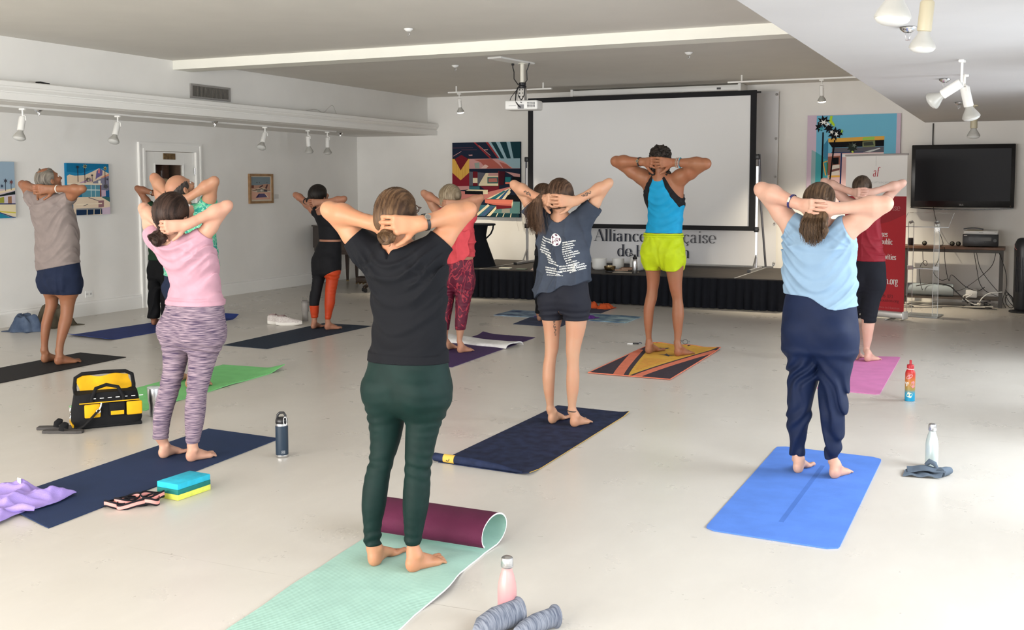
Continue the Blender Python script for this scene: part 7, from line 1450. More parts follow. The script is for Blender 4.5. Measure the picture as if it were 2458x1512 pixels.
palms = [(LV,[(55,100),(1600,100),(1600,1660),(55,1660)]),(SB,[(212,110),(1532,90),(1526,1660),(205,1660)]),((150,175,180),[(135,705),(205,745),(205,1660),(130,1660)]),(TE,[(205,745),(410,880),(410,1660),(205,1660)]),((60,130,165),[(415,515),(340,620),(345,870),(415,890)]),
 (YE,[(415,512),(1340,484),(1340,550),(415,580)]),((150,200,90),[(985,505),(1180,497),(1180,545),(985,553)]),(BK,[(420,580),(1336,550),(1336,660),(480,672)]),((120,130,95),[(985,575),(1190,560),(1195,665),(985,690)]),((60,66,60),[(1000,590),(1150,575),(1170,640),(1010,650)]),(GY,[(480,680),(1336,664),(1336,762),(480,768)]),((40,60,100),[(470,755),(1000,752),(1000,772),(470,776)]),((200,205,205),[(1020,750),(1265,688),(1280,700),(1110,762)]),((216,180,180),[(415,770),(1336,764),(1336,1660),(415,1660)]),((240,240,240),[(650,790),(1336,780),(1336,840),(650,840)]),((150,95,80),[(415,830),(620,816),(616,1100),(415,1160)]),(BK,[(500,850),(598,845),(596,960),(500,970)]),((225,215,205),[(490,985),(612,970),(612,1150),(450,1160)]),((120,80,75),[(480,1060),(612,1030),(612,1070),(480,1100)]),((26,44,92),[(628,770),(652,770),(640,1660),(612,1660)]),(YE,[(325,930),(410,900),(412,915),(345,940),(395,1160),(372,1160)]),((60,110,60),[(395,900),(420,960),(415,1100),(400,1160)]),(YE,[(430,1165),(620,1160),(620,1190),(430,1195)]),
 (BK,[(312,400),(338,400),(326,1660),(296,1660)]),(BK,[(512,540),(536,540),(476,1160),(440,1400),(430,1400),(466,1000)]),((176,214,60),[(440,118),(482,118),(470,190),(520,270),(510,310),(420,220)]),(BK,star(330,215,115,8,0.55,0.2,1.0)),(BK,star(255,310,75,7,0.5,0.4,1.3)),(BK,star(420,330,95,8,0.5,0.1,1.0)),((240,240,236),star(330,225,85,6,0.3,0.5,0.7)),((240,240,236),star(400,260,60,5,0.3,0.0,0.8)),(TE,star(290,340,50,5,0.4,0.3,1.0)),(BK,star(520,430,125,9,0.55,0.3,1.0)),(BK,star(610,420,60,6,0.5,0.1,1.2)),((240,240,236),star(470,400,45,5,0.35,0.6,1.0)),((240,240,236),star(550,440,40,5,0.4,0.9,1.4)),((150,200,90),star(640,390,30,4,0.4,0.2,1.6)),((40,50,44),star(820,670,105,9,0.55,0.2,1.0)),((110,120,110),star(850,640,45,5,0.4,0.8,1.0)),((200,220,90),star(825,750,26,5,0.5))]
picture('picture',on_back(-2.76,1.34),1.26,1.25,0.05,palms,'bright blue picture with palms and a yellow roof bar behind the roll-up banner',W0=1540,H0=1555,x0=55,y0=100)
mount = [((18,108,150),[(1385,115),(2335,115),(2335,1245),(1385,1245)]),((40,130,175),[(1385,300),(1700,330),(2000,240),(2335,180),(2335,400),(1385,400)]),((226,205,180),[(1385,390),(1440,360),(1560,385),(1780,370),(2000,270),(2110,215),(2200,260),(2335,330),(2335,560),(1385,560)]),((110,100,150),[(2050,280),(2120,215),(2190,265),(2180,370),(2060,430),(2020,470)]),((220,130,130),[(2090,250),(2130,215),(2120,330),(2085,320)]),((222,150,120),[(2150,420),(2335,330),(2335,380),(2160,450)]),((130,130,150),[(1960,520),(2180,430),(2335,380),(2335,700),(1960,700)]),((190,160,180),[(1640,545),(1900,430),(1960,500),(1700,550)]),
 ((240,228,205),[(1385,550),(2165,553),(2165,585),(1385,580)]),((240,235,220),[(2080,490),(2135,488),(2135,552),(2080,552)]),((90,150,170),[(1700,590),(2130,592),(2125,850),(1700,850)]),((200,220,220),[(1905,592),(1920,592),(1915,850),(1900,850)]),((200,220,220),[(2005,592),(2018,592),(2015,850),(2002,850)]),((200,220,220),[(1760,680),(2125,690),(2125,712),(1760,705)]),((130,60,50),[(2118,592),(2140,592),(2138,850),(2112,850)]),((200,175,195),[(2145,700),(2300,705),(2300,830),(2145,850)]),((28,90,140),[(2245,710),(2330,710),(2330,890),(2245,850)]),((230,210,185),[(1500,855),(2150,850),(2335,970),(2335,1245),(1500,1245)]),((60,110,110),[(2140,855),(2335,860),(2335,970)]),((90,80,90),[(1850,855),(2080,935),(2080,948),(1840,868)]),((150,110,115),[(2065,935),(2195,930),(2190,1075),(2065,1085)]),((240,225,200),[(1560,1000),(2150,985),(2150,1010),(1560,1025)]),((50,50,60),[(1720,1040),(1830,1005),(1830,1015),(1725,1050)]),((150,150,150),[(1560,1100),(2145,1095),(2145,1125),(1560,1130)]),((24,48,78),[(1560,1130),(2145,1125),(2145,1235),(1560,1245)]),(CR,[(1795,1128),(1812,1128),(1805,1245),(1790,1245)]),(CR,[(1950,1128),(1968,1128),(1962,1245),(1945,1245)]),(CR,[(2105,1126),(2122,1126),(2118,1240),(2100,1240)]),((206,186,204),[(2145,1100),(2335,1080),(2335,1245),(2145,1245)]),
 ((60,40,50),[(1610,190),(1622,190),(1625,520),(1612,520)]),((60,40,50),[(1768,180),(1780,180),(1775,545),(1765,545)]),((60,40,50),[(2228,230),(2240,230),(2240,560),(2228,560)]),((40,50,60),star(1614,195,45,7,0.4)),((220,200,110),star(1775,180,55,7,0.35)),((40,50,60),star(1780,175,40,6,0.4,0.4)),((220,190,90),star(2236,215,52,7,0.35)),((60,60,60),star(2236,225,32,6,0.4,0.3)),((60,60,70),star(1932,375,32,6,0.5)),((60,60,70),[(1929,390),(1937,390),(1940,520),(1930,520)]),((70,66,66),star(1840,470,66,8,0.5,0.1,0.9)),((180,170,150),star(1850,480,40,7,0.4,0.5)),((60,60,70),star(2280,460,30,6,0.5)),((84,84,86),star(2240,620,70,9,0.5,0.2))]
picture('picture',on_left(9.585,1.245),0.665,0.63,0.04,mount,'blue-sky picture with palms and a pale mountain house between grey-haired man and door',W0=950,H0=1130,x0=1385,y0=115)
poolp = [((150,172,190),[(0,0),(100,0),(100,100),(0,100)]),((200,185,190),[(0,44),(100,50),(100,60),(0,60)]),((226,210,175),[(40,58),(100,46),(100,50),(40,62)]),((30,40,44),[(52,62),(100,52),(100,60),(52,64)]),((200,190,200),[(52,63),(100,58),(100,74),(52,74)]),((150,150,60),[(66,64),(76,62),(76,73),(66,73)]),((150,110,80),[(84,62),(92,61),(92,74),(84,74)]),((30,40,90),[(40,73),(100,74),(100,76),(40,75)]),((228,214,180),[(0,75),(100,76),(100,98),(0,92)]),((214,200,90),[(0,80),(100,90),(100,92),(0,84)]),((36,130,160),[(0,84),(50,85),(92,100),(0,100)]),((60,70,120),[(48,85),(54,85),(100,100),(94,100)]),((60,60,70),[(79,36),(80,36),(80,52),(79,52)]),((60,60,70),[(91,38),(92,38),(92,50),(91,50)]),((60,60,70),star(80,34,5,6,0.4)),((110,70,70),star(92,36,5,6,0.4)),((60,70,90),star(72,43,4,6,0.4))]
picture('picture',on_left(8.20,1.24),0.635,0.635,0.04,poolp,'pale pool-house picture cut by the left edge of the photo',W0=100,H0=100)
small = [((205,192,172),[(318,350),(1050,350),(1050,1280),(318,1280)]),((120,134,140),[(330,375),(1010,375),(1010,700),(330,700)]),((180,140,120),[(330,690),(560,690),(860,640),(1010,650),(1010,890),(330,890)]),((110,70,60),[(330,690),(430,690),(430,790),(330,790)]),((60,50,50),star(540,590,24,5,0.5)),((60,50,50),star(625,590,18,5,0.5)),((60,50,50),star(895,590,18,5,0.5)),((90,66,66),[(600,760),(740,670),(760,700),(640,800)]),((90,66,66),[(820,800),(880,660),(930,660),(880,830)]),((214,190,165),[(330,860),(600,790),(720,770),(1010,880),(1010,890),(690,800),(330,885)]),((40,34,40),[(320,880),(600,830),(690,805),(1010,880),(1010,892),(690,830),(500,870)]),((150,145,130),[(540,850),(780,830),(780,940),(540,950)]),((60,56,70),[(780,860),(900,880),(900,930),(780,930)]),((200,190,180),star(690,880,55,8,0.6)),((206,160,140),[(330,900),(540,950),(1010,950),(1010,1220),(330,1220)]),((90,80,110),[(590,1000),(790,1000),(910,1140),(480,1150)]),((60,50,84),[(590,1000),(630,1000),(560,1150),(480,1150)]),((225,210,190),[(810,1010),(840,1010),(930,1150),(900,1150)])]
picture('picture',on_left(13.055,1.365),0.495,0.375,0.018,small,'small pink desert-house print in a plain wood frame right of the door',frame=(0.035,0.035),W0=732,H0=930,x0=318,y0=350)

# ------------------------------------------------------------------ stage
sg = empty('stage',(-5.1,14.75,0),0,'low black stage platform with pleated skirt under the projection screen','stage'); SX0,SX1,SY0,SY1,SZ = -2.5,2.48,-0.95,0.95,0.41
M_deck = mat('stage_deck',(0.030,0.024,0.020),rough=0.7,noise=0.2,nscale=6); M_skirt = cloth('stage_skirt',(0.008,0.009,0.013),rough=0.9)
q = MB(); q.box((SX0,SY0,SZ-0.05),(SX1,SY1,SZ)); q.build('deck',M_deck,sg,bevel=0.004)
for x in (-1.84,1.83): q = MB(); q.box((x-0.012,SY0+0.002,SZ),(x+0.012,SY1,SZ+0.002)); q.build('edge_strip',mat('alu_strip',(0.42,0.42,0.42),rough=0.4,metal=0.6),sg)
def skirt(name,a,b,n):
    a,b = Vector(a),Vector(b); L_ = (b-a).length; t = (b-a)/L_; nn = Vector((t.y,-t.x,0)); q = MB(); rows = []; N_ = n*8
    for z,am in ((SZ-0.012,0.010),(SZ-0.06,0.016),(0.2,0.026),(0.012,0.034)):
        rows.append([tuple(a+t*L_*i/N_+nn*(0.022+am*(abs(math.sin(math.pi*i/8+0.35*math.sin(i*0.13)))**0.6*2-1)+0.008*math.sin(i*0.37))+Vector((0,0,z))) for i in range(N_+1)])
    q.add([p for r in rows for p in r],[(k*(N_+1)+i,k*(N_+1)+i+1,(k+1)*(N_+1)+i+1,(k+1)*(N_+1)+i) for k in range(3) for i in range(N_)]); return q.build(name,M_skirt,sg,smooth=70)
skirt('pleated_skirt',(SX0,SY0,0),(SX1,SY0,0),46); skirt('pleated_skirt',(SX1,SY0,0),(SX1,SY1,0),18); skirt('pleated_skirt',(SX0,SY1,0),(SX0,SY0,0),18)
for x in (-2.3,-0.6,0.6,2.3):
    for y in (-0.8,0.8): q = MB(); q.cyl((x,y,0),(x,y,SZ-0.05),0.02,n=8); q.build('leg',M_steel,sg)
# fold-out projection screen on its legs
ps = empty('projection_screen',(-5.05,15.15,SZ+0.0025),0,'large white projection screen with black border standing on the stage','screen'); X0,X1,Z0,Z1 = -1.73,1.73,0.55,2.50
M_sb2 = mat('screen_border',(0.010,0.010,0.012),rough=0.85)
q = MB(); q.box((X0+0.07,-0.003,Z0+0.055),(X1-0.07,0.003,Z1-0.06)); q.build('screen_surface',mat('screen_white',(0.76,0.76,0.76),rough=0.9,spec=0.1),ps)
q = MB()
for a,b in (((X0,-0.015,Z0),(X0+0.08,0.015,Z1)),((X1-0.08,-0.015,Z0),(X1,0.015,Z1)),((X0+0.08,-0.015,Z0),(X1-0.08,0.015,Z0+0.065)),((X0+0.08,-0.015,Z1-0.07),(X1-0.08,0.015,Z1))): q.box(a,b)
q.build('screen_border',M_sb2,ps)
for sx_ in (-1,1):
    x = sx_*1.755; q = MB(); q.box((x-0.015,0.0,0.03),(x+0.015,0.03,1.45)); q.build('stand_leg',mat('stand_alu',(0.5,0.5,0.52),rough=0.3,metal=0.9),ps)
    q = MB(); q.tube([(x+sx_*0.02,0.02,1.62),(x+sx_*0.04,0.05,1.0),(x+sx_*0.09,0.22,0.04)],0.016,8); q.build('stand_brace',mat('brace_grey',(0.16,0.16,0.18),rough=0.4,metal=0.6),ps,smooth=50)
    for z in (1.58,0.57): q = MB(); q.rbox((x-0.03,-0.03,z-0.035),(x+0.03,0.035,z+0.035),0.008,2); q.build('clamp_knob',M_black,ps,smooth=50)
    q = MB(); q.box((x-0.02,-0.42,0.0),(x+0.02,0.30,0.035)); q.build('stand_foot',mat('stand_alu',(0.5,0.5,0.52)),ps,bevel=0.003)
    q = MB(); q.box((x-0.022,-0.44,0.0),(x+0.022,-0.42,0.037)); q.build('foot_cap',M_black,ps)
    q = MB(); q.tube([(x-0.02,-0.10,0.035),(x,0.015,0.22)],0.012,6); q.build('foot_strut',M_chrome,ps,smooth=50)
    q = MB(); q.cyl((sx_*1.70,0,Z1-0.03),(sx_*1.79,0,Z1-0.03),0.012,n=8); q.cyl((sx_*1.70,0,Z0+0.02),(sx_*1.79,0,Z0+0.02),0.012,n=8); q.build('corner_pin',M_black,ps)
# wall-mounted roller screen housing above
hs = empty('roller_screen',(-4.95,15.62,2.955),0,'white roller-screen housing mounted above the projection screen','screen case'); q = MB(); q.rbox((-1.28,-0.05,0),(1.28,0.05,0.085),0.012,2); q.build('housing',M_white,hs,smooth=40)
q = MB(); q.box((0.96,-0.053,0.022),(1.02,-0.05,0.05)); q.build('maker_plate',M_black,hs)
for x in (-1.29,1.29): q = MB(); q.box((x-0.02,-0.06,-0.005),(x+0.02,0.36,0.10)); q.build('end_bracket',M_white,hs)
# vinyl banner hung behind the screen, with the society's name
vb = empty('wall_banner',(-4.72,15.90,0.42),0,'white vinyl banner lettered Alliance Française hanging behind the projection screen','banner'); w2 = 1.55
q = MB(); q.sheet(lambda u,v: (-w2+2*w2*u, 0.012*math.sin(u*5+v*3)+0.010*math.sin(v*7)*u, 2.53*v),24,20,0.002) if False else q.grid(lambda u,v: (-w2+2*w2*u, 0.012*math.sin(u*5+v*3)+0.012*math.sin(v*7+u*2)*u, 2.53*v),24,24)
M_vin = mat('vinyl_white',(0.74,0.74,0.76),rough=0.45,spec=0.4); q.build('vinyl_sheet',M_vin,vb,smooth=80)
for z in (0.05,0.62,1.30,1.85,2.48): q = MB(); q.tube([(w2-0.025+0.014*math.cos(t),-0.016,z+0.014*math.sin(t)) for t in [2*math.pi*j/12 for j in range(12)]],0.005,6,closed=True); q.build('grommet',M_steel,vb,smooth=60)
ink = mat('banner_ink_navy',(0.010,0.014,0.035),rough=0.6); ing = mat('banner_ink_grey',(0.13,0.13,0.145),rough=0.6)
def line_of(parent,nm,m,text,x,z,width,y,hgt,stem=0.16,hair=0.035,slant=0.0):
    sc = hgt/1.45; sx_ = width/textw(text); mb = MB(); letters(mb,text,lambda a,b: (x+a*sx_,y,z+b*sc),stem,hair,slant); return mb.build(nm,m,parent)
W_all = 1.93; t1 = textw('Alliance'); tt = textw('Alliance Fran\u00e7aise')
line_of(vb,'lettering',ink,'Alliance',-5.98+4.72,0.735-0.42,W_all*t1/tt,-0.03,0.178)
line_of(vb,'lettering',ing,'Fran\u00e7aise',-5.98+4.72+W_all*(t1+0.45)/tt,0.735-0.42,W_all*(tt-t1-0.45)/tt,-0.03,0.178)
line_of(vb,'lettering',ink,'de Houston',-5.60+4.72,0.505-0.42,1.16,-0.03,0.178)
# things standing on the stage
M_fro = mat('frosted_quartz',(0.80,0.80,0.78),rough=0.5,spec=0.4)
for (x,y,r,h,lab) in ((-5.345,14.40,0.105,0.16,'white frosted singing bowl on the stage, leftmost, by the slate tee'),(-5.14,14.62,0.085,0.15,'white frosted singing bowl on the stage, middle one of three'),(-4.80,14.45,0.105,0.185,'white frosted singing bowl on the stage behind the steel sports bottle')):
    s_ = empty('singing_bowl',(x,y,SZ),0,lab,'bowl'); q = MB(); q.lathe([(r*0.55,0.0),(r*0.85,0.012),(r*0.97,0.045),(r,h),(r*0.94,h),(r*0.9,0.05),(r*0.5,0.02)],n=28); q.build('bowl_shell',M_fro,s_,smooth=50)
s_ = empty('brass_bowl',(-5.06,14.05,SZ),0,'small brass singing bowl on the stage edge in front of the white bowls','bowl'); q = MB(); q.lathe([(0.04,0.018),(0.065,0.03),(0.078,0.055),(0.080,0.085),(0.074,0.085),(0.07,0.055),(0.04,0.03)],n=24); q.build('bowl_shell',mat('brass',(0.50,0.38,0.20),rough=0.25,metal=1.0),s_,smooth=50)
q = MB(); q.tube([(0.055*math.cos(t),0.055*math.sin(t),0.012) for t in [2*math.pi*j/16 for j in range(16)]],0.012,6,closed=True); q.build('ring_cushion',M_black,s_,smooth=60)
s_ = empty('sports_bottle',(-4.66,13.93,SZ),0.4,'steel sports bottle with black looped lid on the stage edge beside the lime shorts','bottle'); q = MB(); q.lathe([(0.034,0.0),(0.0365,0.004),(0.0365,0.165),(0.030,0.190),(0.026,0.196)],n=24); q.build('bottle_body',M_steel,s_,smooth=40)
q = MB(); q.lathe([(0.027,0.196),(0.030,0.20),(0.030,0.222),(0.020,0.230),(0.008,0.255),(0.008,0.262)],n=18); q.tube([(-0.01,0,0.245),(-0.045,0,0.275),(-0.075,0,0.268),(-0.07,0,0.255),(-0.03,0,0.25)],0.006,6); q.build('lid',M_black,s_,smooth=50)
q = MB(); q.add([(0.0368*math.sin(a)*1.0,-0.0370*math.cos(a),0.115+0.022*b) for a,b in [(0.02+0.5*math.cos(t),math.sin(t)) for t in [2*math.pi*j/14 for j in range(14)]]],[tuple(range(14))]); q.build('round_sticker',M_white,s_)
q = MB(); q.add([(0.0370*math.sin(a),-0.0370*math.cos(a),z) for a,z in ((0.2,0.01),(0.75,0.01),(0.75,0.055),(0.2,0.055))],[(0,1,2,3)]); q.build('square_sticker',M_black,s_)
s_ = empty('tray',(-4.83,14.02,SZ),0.1,'pale cloth with wooden chimes and mallets on the stage edge','tray'); q = MB(); q.sheet(lambda u,v: (-0.16+0.34*u,-0.07+0.14*v,0.010+0.008*math.sin(u*7)*math.sin(v*5)**2),12,6,0.006); q.build('cloth_mat',cloth('linen',(0.45,0.40,0.33)),s_,smooth=60)
for j,(x,y,a) in enumerate(((-0.05,0.0,0.1),(0.0,0.02,-0.2),(0.05,-0.02,0.15),(0.03,0.03,0.4))): q = MB(); q.tube([(x-0.09*math.cos(a),y-0.09*math.sin(a),0.035+0.010*j),(x+0.09*math.cos(a),y+0.09*math.sin(a),0.035+0.010*j)],0.010,8); q.build('wood_chime',mat('chime_wood',(0.22,0.11,0.06) if j % 2 else (0.38,0.22,0.15),rough=0.5) if j % 2 else mat('chime_pale',(0.42,0.28,0.20),rough=0.5),s_,smooth=60)
fit(MB().rbox((-0.085,-0.05,0),(0.085,0.05,0.022),0.006,2),'small_book',mat('cream_card',(0.62,0.60,0.50),rough=0.6),'small cream box lying near the left front edge of the stage','box',(-6.61,13.97,SZ),smooth=50)
fit(MB().rbox((-0.07,-0.045,0),(0.07,0.045,0.010),0.004,2),'card_stack',mat('card_green',(0.16,0.20,0.15),rough=0.6),'flat dark green card on the stage edge right of the cream box','card',(-6.36,13.98,SZ),smooth=50)
rumple('cushion_cloth',(-6.08,13.98,SZ-0.004),0.26,0.20,0.05,cloth('blush',(0.52,0.40,0.36)),'folded pale pink cloth on the stage edge beside the slate tee','cloth',21,folds=2.5)
# spandex-covered tall table on the stage
s_ = empty('draped_table',(-7.23,14.32,SZ),0,'black stretch-covered cocktail table at the left end of the stage','table'); q = MB()
def tabl(a,z):
    k = abs(math.cos(2*a+0.6)); low = 0.27*(0.80+0.20*k**3); mid = 0.135*(0.9+0.1*k); 
    t = z/0.62; r = (low*(1-t)**1.3+mid*(1-(2*t-1)**2)*0.35+0.10*t+0.02) if t < 0.62 else (0.175+(0.225-0.175)*((t-0.62)/0.38)**2)
    return r
rings = []
for z in (0.0,0.06,0.14,0.22,0.30,0.36,0.40,0.46,0.52,0.58,0.615): rings.append([(np.interp(z,[0,0.14,0.30,0.40,0.45,0.62],[0.275,0.225,0.165,0.13,0.125,0.155])*(1+0.06*math.cos(4*a+0.5)*(1-z/0.62))*math.cos(a), np.interp(z,[0,0.14,0.30,0.40,0.45,0.62],[0.275,0.225,0.165,0.13,0.125,0.155])*math.sin(a), z) for a in [2*math.pi*j/32 for j in range(32)]])
q.rings(rings); q.build('stretch_cover',M_skirt,s_,smooth=60)
q = MB(); q.lathe([(0.26,0.600),(0.265,0.605),(0.265,0.622),(0.26,0.626)],n=32); q.build('table_top',M_skirt,s_,smooth=40)
for sg_ in (-1,1): q = MB(); q.tube([(sg_*0.258,0,0.612),(sg_*0.250,0,0.55),(sg_*0.215,0,0.48),(sg_*0.150,0,0.42),(sg_*0.12,0,0.39)],[0.02,0.022,0.024,0.024,0.02],8,flat=0.4); q.build('cover_loop',M_skirt,s_,smooth=60)

# ------------------------------------------------------------------ projector on its ceiling mount
pj = empty('projector',(-5.36,11.80,ZC),0.0,'white projector hanging from a ceiling pole in front of the screen','projector')
q = MB(); q.rbox((-0.09,-0.62,-0.022),(0.09,0.14,0.0),0.005,1,M=Matrix.Rotation(-0.12,4,'Z')); q.build('ceiling_plate',M_white,pj)
q = MB(); q.lathe([(0.05,-0.028),(0.05,-0.022)],n=16); q.cyl((0,0,-0.022),(0,0,-0.25),0.026,n=16); q.build('pole',mat('pole_cream',(0.70,0.68,0.60),rough=0.4),pj,smooth=40)
q = MB(); q.lathe([(0.042,-0.315),(0.050,-0.30),(0.048,-0.285),(0.040,-0.275),(0.046,-0.262),(0.040,-0.245)],n=18); q.build('cable_clamp',M_black,pj,smooth=50)
q = MB(); q.rbox((-0.045,-0.035,-0.46),(0.045,0.035,-0.31),0.006,1); q.build('mount_bracket',M_chrome,pj)
q = MB()
for z in (-0.33,-0.37,-0.41): q.box((-0.03,-0.0365,z-0.008),(-0.01,-0.035,z+0.008)); q.box((0.012,-0.0365,z-0.006),(0.026,-0.035,z+0.006))
q.build('bracket_slots',M_black,pj)
R0 = Matrix.Translation((0.02,0.0,-0.515)) @ Matrix.Rotation(0.16,4,'Z')
q = MB(); q.rbox((-0.20,-0.13,-0.055),(0.20,0.13,0.055),0.02,3,M=R0); q.build('projector_body',M_white,pj,smooth=50)
q = MB()
for i in range(7):
    for j in range(4): q.box((0.075+0.014*i,-0.1325,-0.030+0.017*j),(0.085+0.014*i,-0.1305,-0.020+0.017*j),M=R0)
q.build('vent_holes',mat('vent_hole',(0.10,0.10,0.10),rough=0.6),pj)
q = MB(); q.rbox((-0.04,-0.1325,-0.045),(0.035,-0.130,0.005),0.003,1,M=R0); q.box((-0.15,-0.1325,-0.010),(-0.06,-0.1305,-0.006),M=R0); q.build('port_panel',mat('port_grey',(0.25,0.25,0.26),rough=0.5),pj)
for nm,pts,r in (('power_cable',[(-0.10,-0.05,-0.02),(-0.10,-0.05,-0.07),(-0.085,-0.05,-0.12),(-0.09,-0.04,-0.2),(-0.04,-0.03,-0.27)],0.006),('signal_cable',[(-0.045,-0.03,-0.30),(-0.055,-0.06,-0.38),(-0.03,-0.13,-0.47),(0.02,-0.15,-0.53),(0.04,-0.14,-0.545)],0.007),('signal_cable',[(0.045,-0.03,-0.30),(0.05,-0.06,-0.40),(0.03,-0.12,-0.48),(0.05,-0.14,-0.49)],0.006),('power_cable',[(-0.05,-0.03,-0.32),(-0.10,-0.10,-0.42),(-0.115,-0.145,-0.52),(-0.11,-0.14,-0.54)],0.004),('power_cable',[(0.10,-0.02,-0.02),(0.085,-0.03,-0.08),(0.07,-0.03,-0.11),(0.075,-0.03,-0.22),(0.03,-0.02,-0.265)],0.006)):
    q = MB(); q.tube(pts,r,6); q.build(nm,M_black,pj,smooth=60)
q = MB(); q.rbox((-0.115,-0.062,-0.045),(-0.085,-0.038,-0.02),0.004,1); q.build('plug',M_black,pj)

# ------------------------------------------------------------------ roll-up banner at the right
rb = empty('rollup_banner',(-1.56,13.72,0),math.atan2(-0.31,0.74),'red and white roll-up banner behind the person in dark red tank top','banner'); bw = 0.40
q = MB(); q.rbox((-bw-0.02,-0.06,0.02),(bw+0.02,0.06,0.10),0.02,3); q.build('base_cassette',mat('alu_base',(0.62,0.61,0.60),rough=0.35,metal=0.6),rb,smooth=50)
q = MB(); q.rbox((bw+0.005,-0.065,0.012),(bw+0.03,0.065,0.108),0.015,2); q.build('base_end_cap',M_white,rb,smooth=50)
q = MB()
for x in (-0.25,0.25): q.tube([(x,-0.16,0.006),(x,0.0,0.010),(x,0.16,0.006)],0.008,6)
q.build('base_foot',M_steel,rb,smooth=50)
pan = lambda nm,z0,z1,m,y=0.0: MB().box((-bw,y-0.0012,z0),(bw,y+0.0012,z1)).build(nm,m,rb)
M_red = mat('banner_red',(0.42,0.012,0.022),rough=0.5); pan('red_panel',0.09,1.47,M_red); pan('white_panel',1.47,1.96,mat('banner_white',(0.76,0.74,0.72),rough=0.5))
q = MB(); q.add([(-bw,-0.0022,1.468),(bw,-0.0022,1.468),(bw,-0.0022,1.26),(0.20,-0.0022,1.17),(-bw,-0.0022,1.02)],[(0,1,2,3,4)]); q.build('red_swoosh',mat('banner_red_dark',(0.30,0.010,0.020),rough=0.5),rb)
q = MB(); q.cyl((-bw-0.01,0,1.965),(bw+0.01,0,1.965),0.012,n=10); q.build('top_rail',mat('rail_grey',(0.45,0.42,0.42),rough=0.4,metal=0.5),rb,smooth=50)
q = MB(); q.cyl((0,0.03,0.1),(0,0.03,1.97),0.01,n=8); q.build('support_pole',M_steel,rb)
MB().box((-0.0012,-0.003,1.83),(0.0012,-0.0022,1.95)).build('logo_line',mat('grey_line',(0.25,0.25,0.25)),rb)
lr = mat('logo_red',(0.40,0.02,0.04),rough=0.5); wt_ = mat('banner_text_white',(0.78,0.72,0.70),rough=0.6)
line_of(rb,'logo_letters',lr,'af',-0.04,1.705,0.085,-0.003,0.11,0.17,0.04,0.16)
q = MB(); letters(q,'f',lambda a,b: (-0.04,-0.003,0)) if False else None
line_of(rb,'lettering',mat('grey_text',(0.30,0.30,0.30)),'AllianceFran\u00e7aise',-0.165,1.625,0.36,-0.003,0.026,0.10,0.035)
line_of(rb,'lettering',mat('rose_text',(0.48,0.22,0.22)),'ise',0.225,1.30,0.10,-0.003,0.075,0.14,0.035)
for tx,x,z,wd in (('rses',0.07,0.985,0.105),('public',0.09,0.895,0.150),('ns',0.05,0.81,0.06),('ctivities',0.075,0.715,0.215)): line_of(rb,'lettering',wt_,tx,x,z,wd,-0.003,0.066,0.24,0.07)
line_of(rb,'lettering',wt_,'on.org',0.12,0.42,0.20,-0.003,0.085,0.26,0.08)
dk_ = mat('banner_text_dark',(0.06,0.006,0.010),rough=0.6)
line_of(rb,'lettering',dk_,'3-226-1123',0.06,0.255,0.20,-0.003,0.04,0.16,0.05); line_of(rb,'lettering',dk_,'cehouston.org',0.04,0.205,0.30,-0.003,0.036,0.16,0.05)
line_of(rb,'lettering',mat('rose_text',(0.48,0.22,0.22)),'cadence in Houston',0.02,0.125,0.33,-0.003,0.024,0.10,0.04) if all(c in GL for c in 'cadence in Houston') else None

# ------------------------------------------------------------------ television, stand and the clutter under it
tv = empty('television',(-0.69,YB,1.72),0,'wall-mounted black television above the cable-strewn side table','television')
q = MB(); q.rbox((-0.645,-0.17,-0.42),(0.645,-0.09,0.425),0.012,2); q.build('tv_case',mat('gloss_black',(0.006,0.006,0.007),rough=0.25),tv,smooth=40)
q = MB(); q.box((-0.595,-0.1725,-0.335),(0.595,-0.170,0.365)); q.build('tv_screen',mat('tv_screen',(0.010,0.011,0.015),rough=0.45,spec=0.25),tv)
q = MB(); q.sheet(lambda u,v: (-0.645+1.29*u,-0.17+0.08*v,-0.42-0.025*math.sin(math.pi*u)**0.8+0.0),30,2,0.012) ; q.build('bottom_curve',mat('gloss_black',(0,0,0)),tv,smooth=60)
q = MB(); q.tube([(0.0-0.016+0.009*math.cos(t),-0.1735,-0.385+0.009*math.sin(t)) for t in [2*math.pi*j/14 for j in range(14)]],0.0022,5,closed=True)
for a,b in (((-0.001,-0.376),(-0.001,-0.394)),((-0.001,-0.394),(0.008,-0.394)),((0.022,-0.380),(0.014,-0.376)),((0.014,-0.376),(0.012,-0.388)),((0.012,-0.388),(0.016,-0.394)),((0.016,-0.394),(0.024,-0.392)),((0.024,-0.392),(0.024,-0.386))): q.tube([(a[0],-0.1735,a[1]),(b[0],-0.1735,b[1])],0.0018,4)
q.build('maker_logo',mat('logo_silver',(0.6,0.6,0.62),rough=0.4),tv)
q = MB(); q.box((-0.25,-0.09,-0.25),(0.25,0.0,0.25)); q.build('wall_mount',M_black,tv)
q = MB(); q.ball((0.60,-0.1735,-0.40),0.004,8,6); q.build('standby_light',mat('led_warm',(0.5,0.35,0.2),rough=0.4),tv)
def cable(pts,label,r=0.0045,m=None,name='cable'):
    q = MB(); P_ = [Vector(p) for p in pts]; out = []
    for i in range(len(P_)-1):
        p0 = P_[max(0,i-1)]; p1 = P_[i]; p2 = P_[i+1]; p3 = P_[min(len(P_)-1,i+2)]
        for j in range(6): t = j/6; out.append(0.5*((2*p1)+(p2-p0)*t+(2*p0-5*p1+4*p2-p3)*t*t+(3*p1-p0-3*p2+p3)*t**3))
    out.append(P_[-1]); q.tube(out,r,6); return tag(q.build(name,m or M_black,smooth=60),label,'cable')
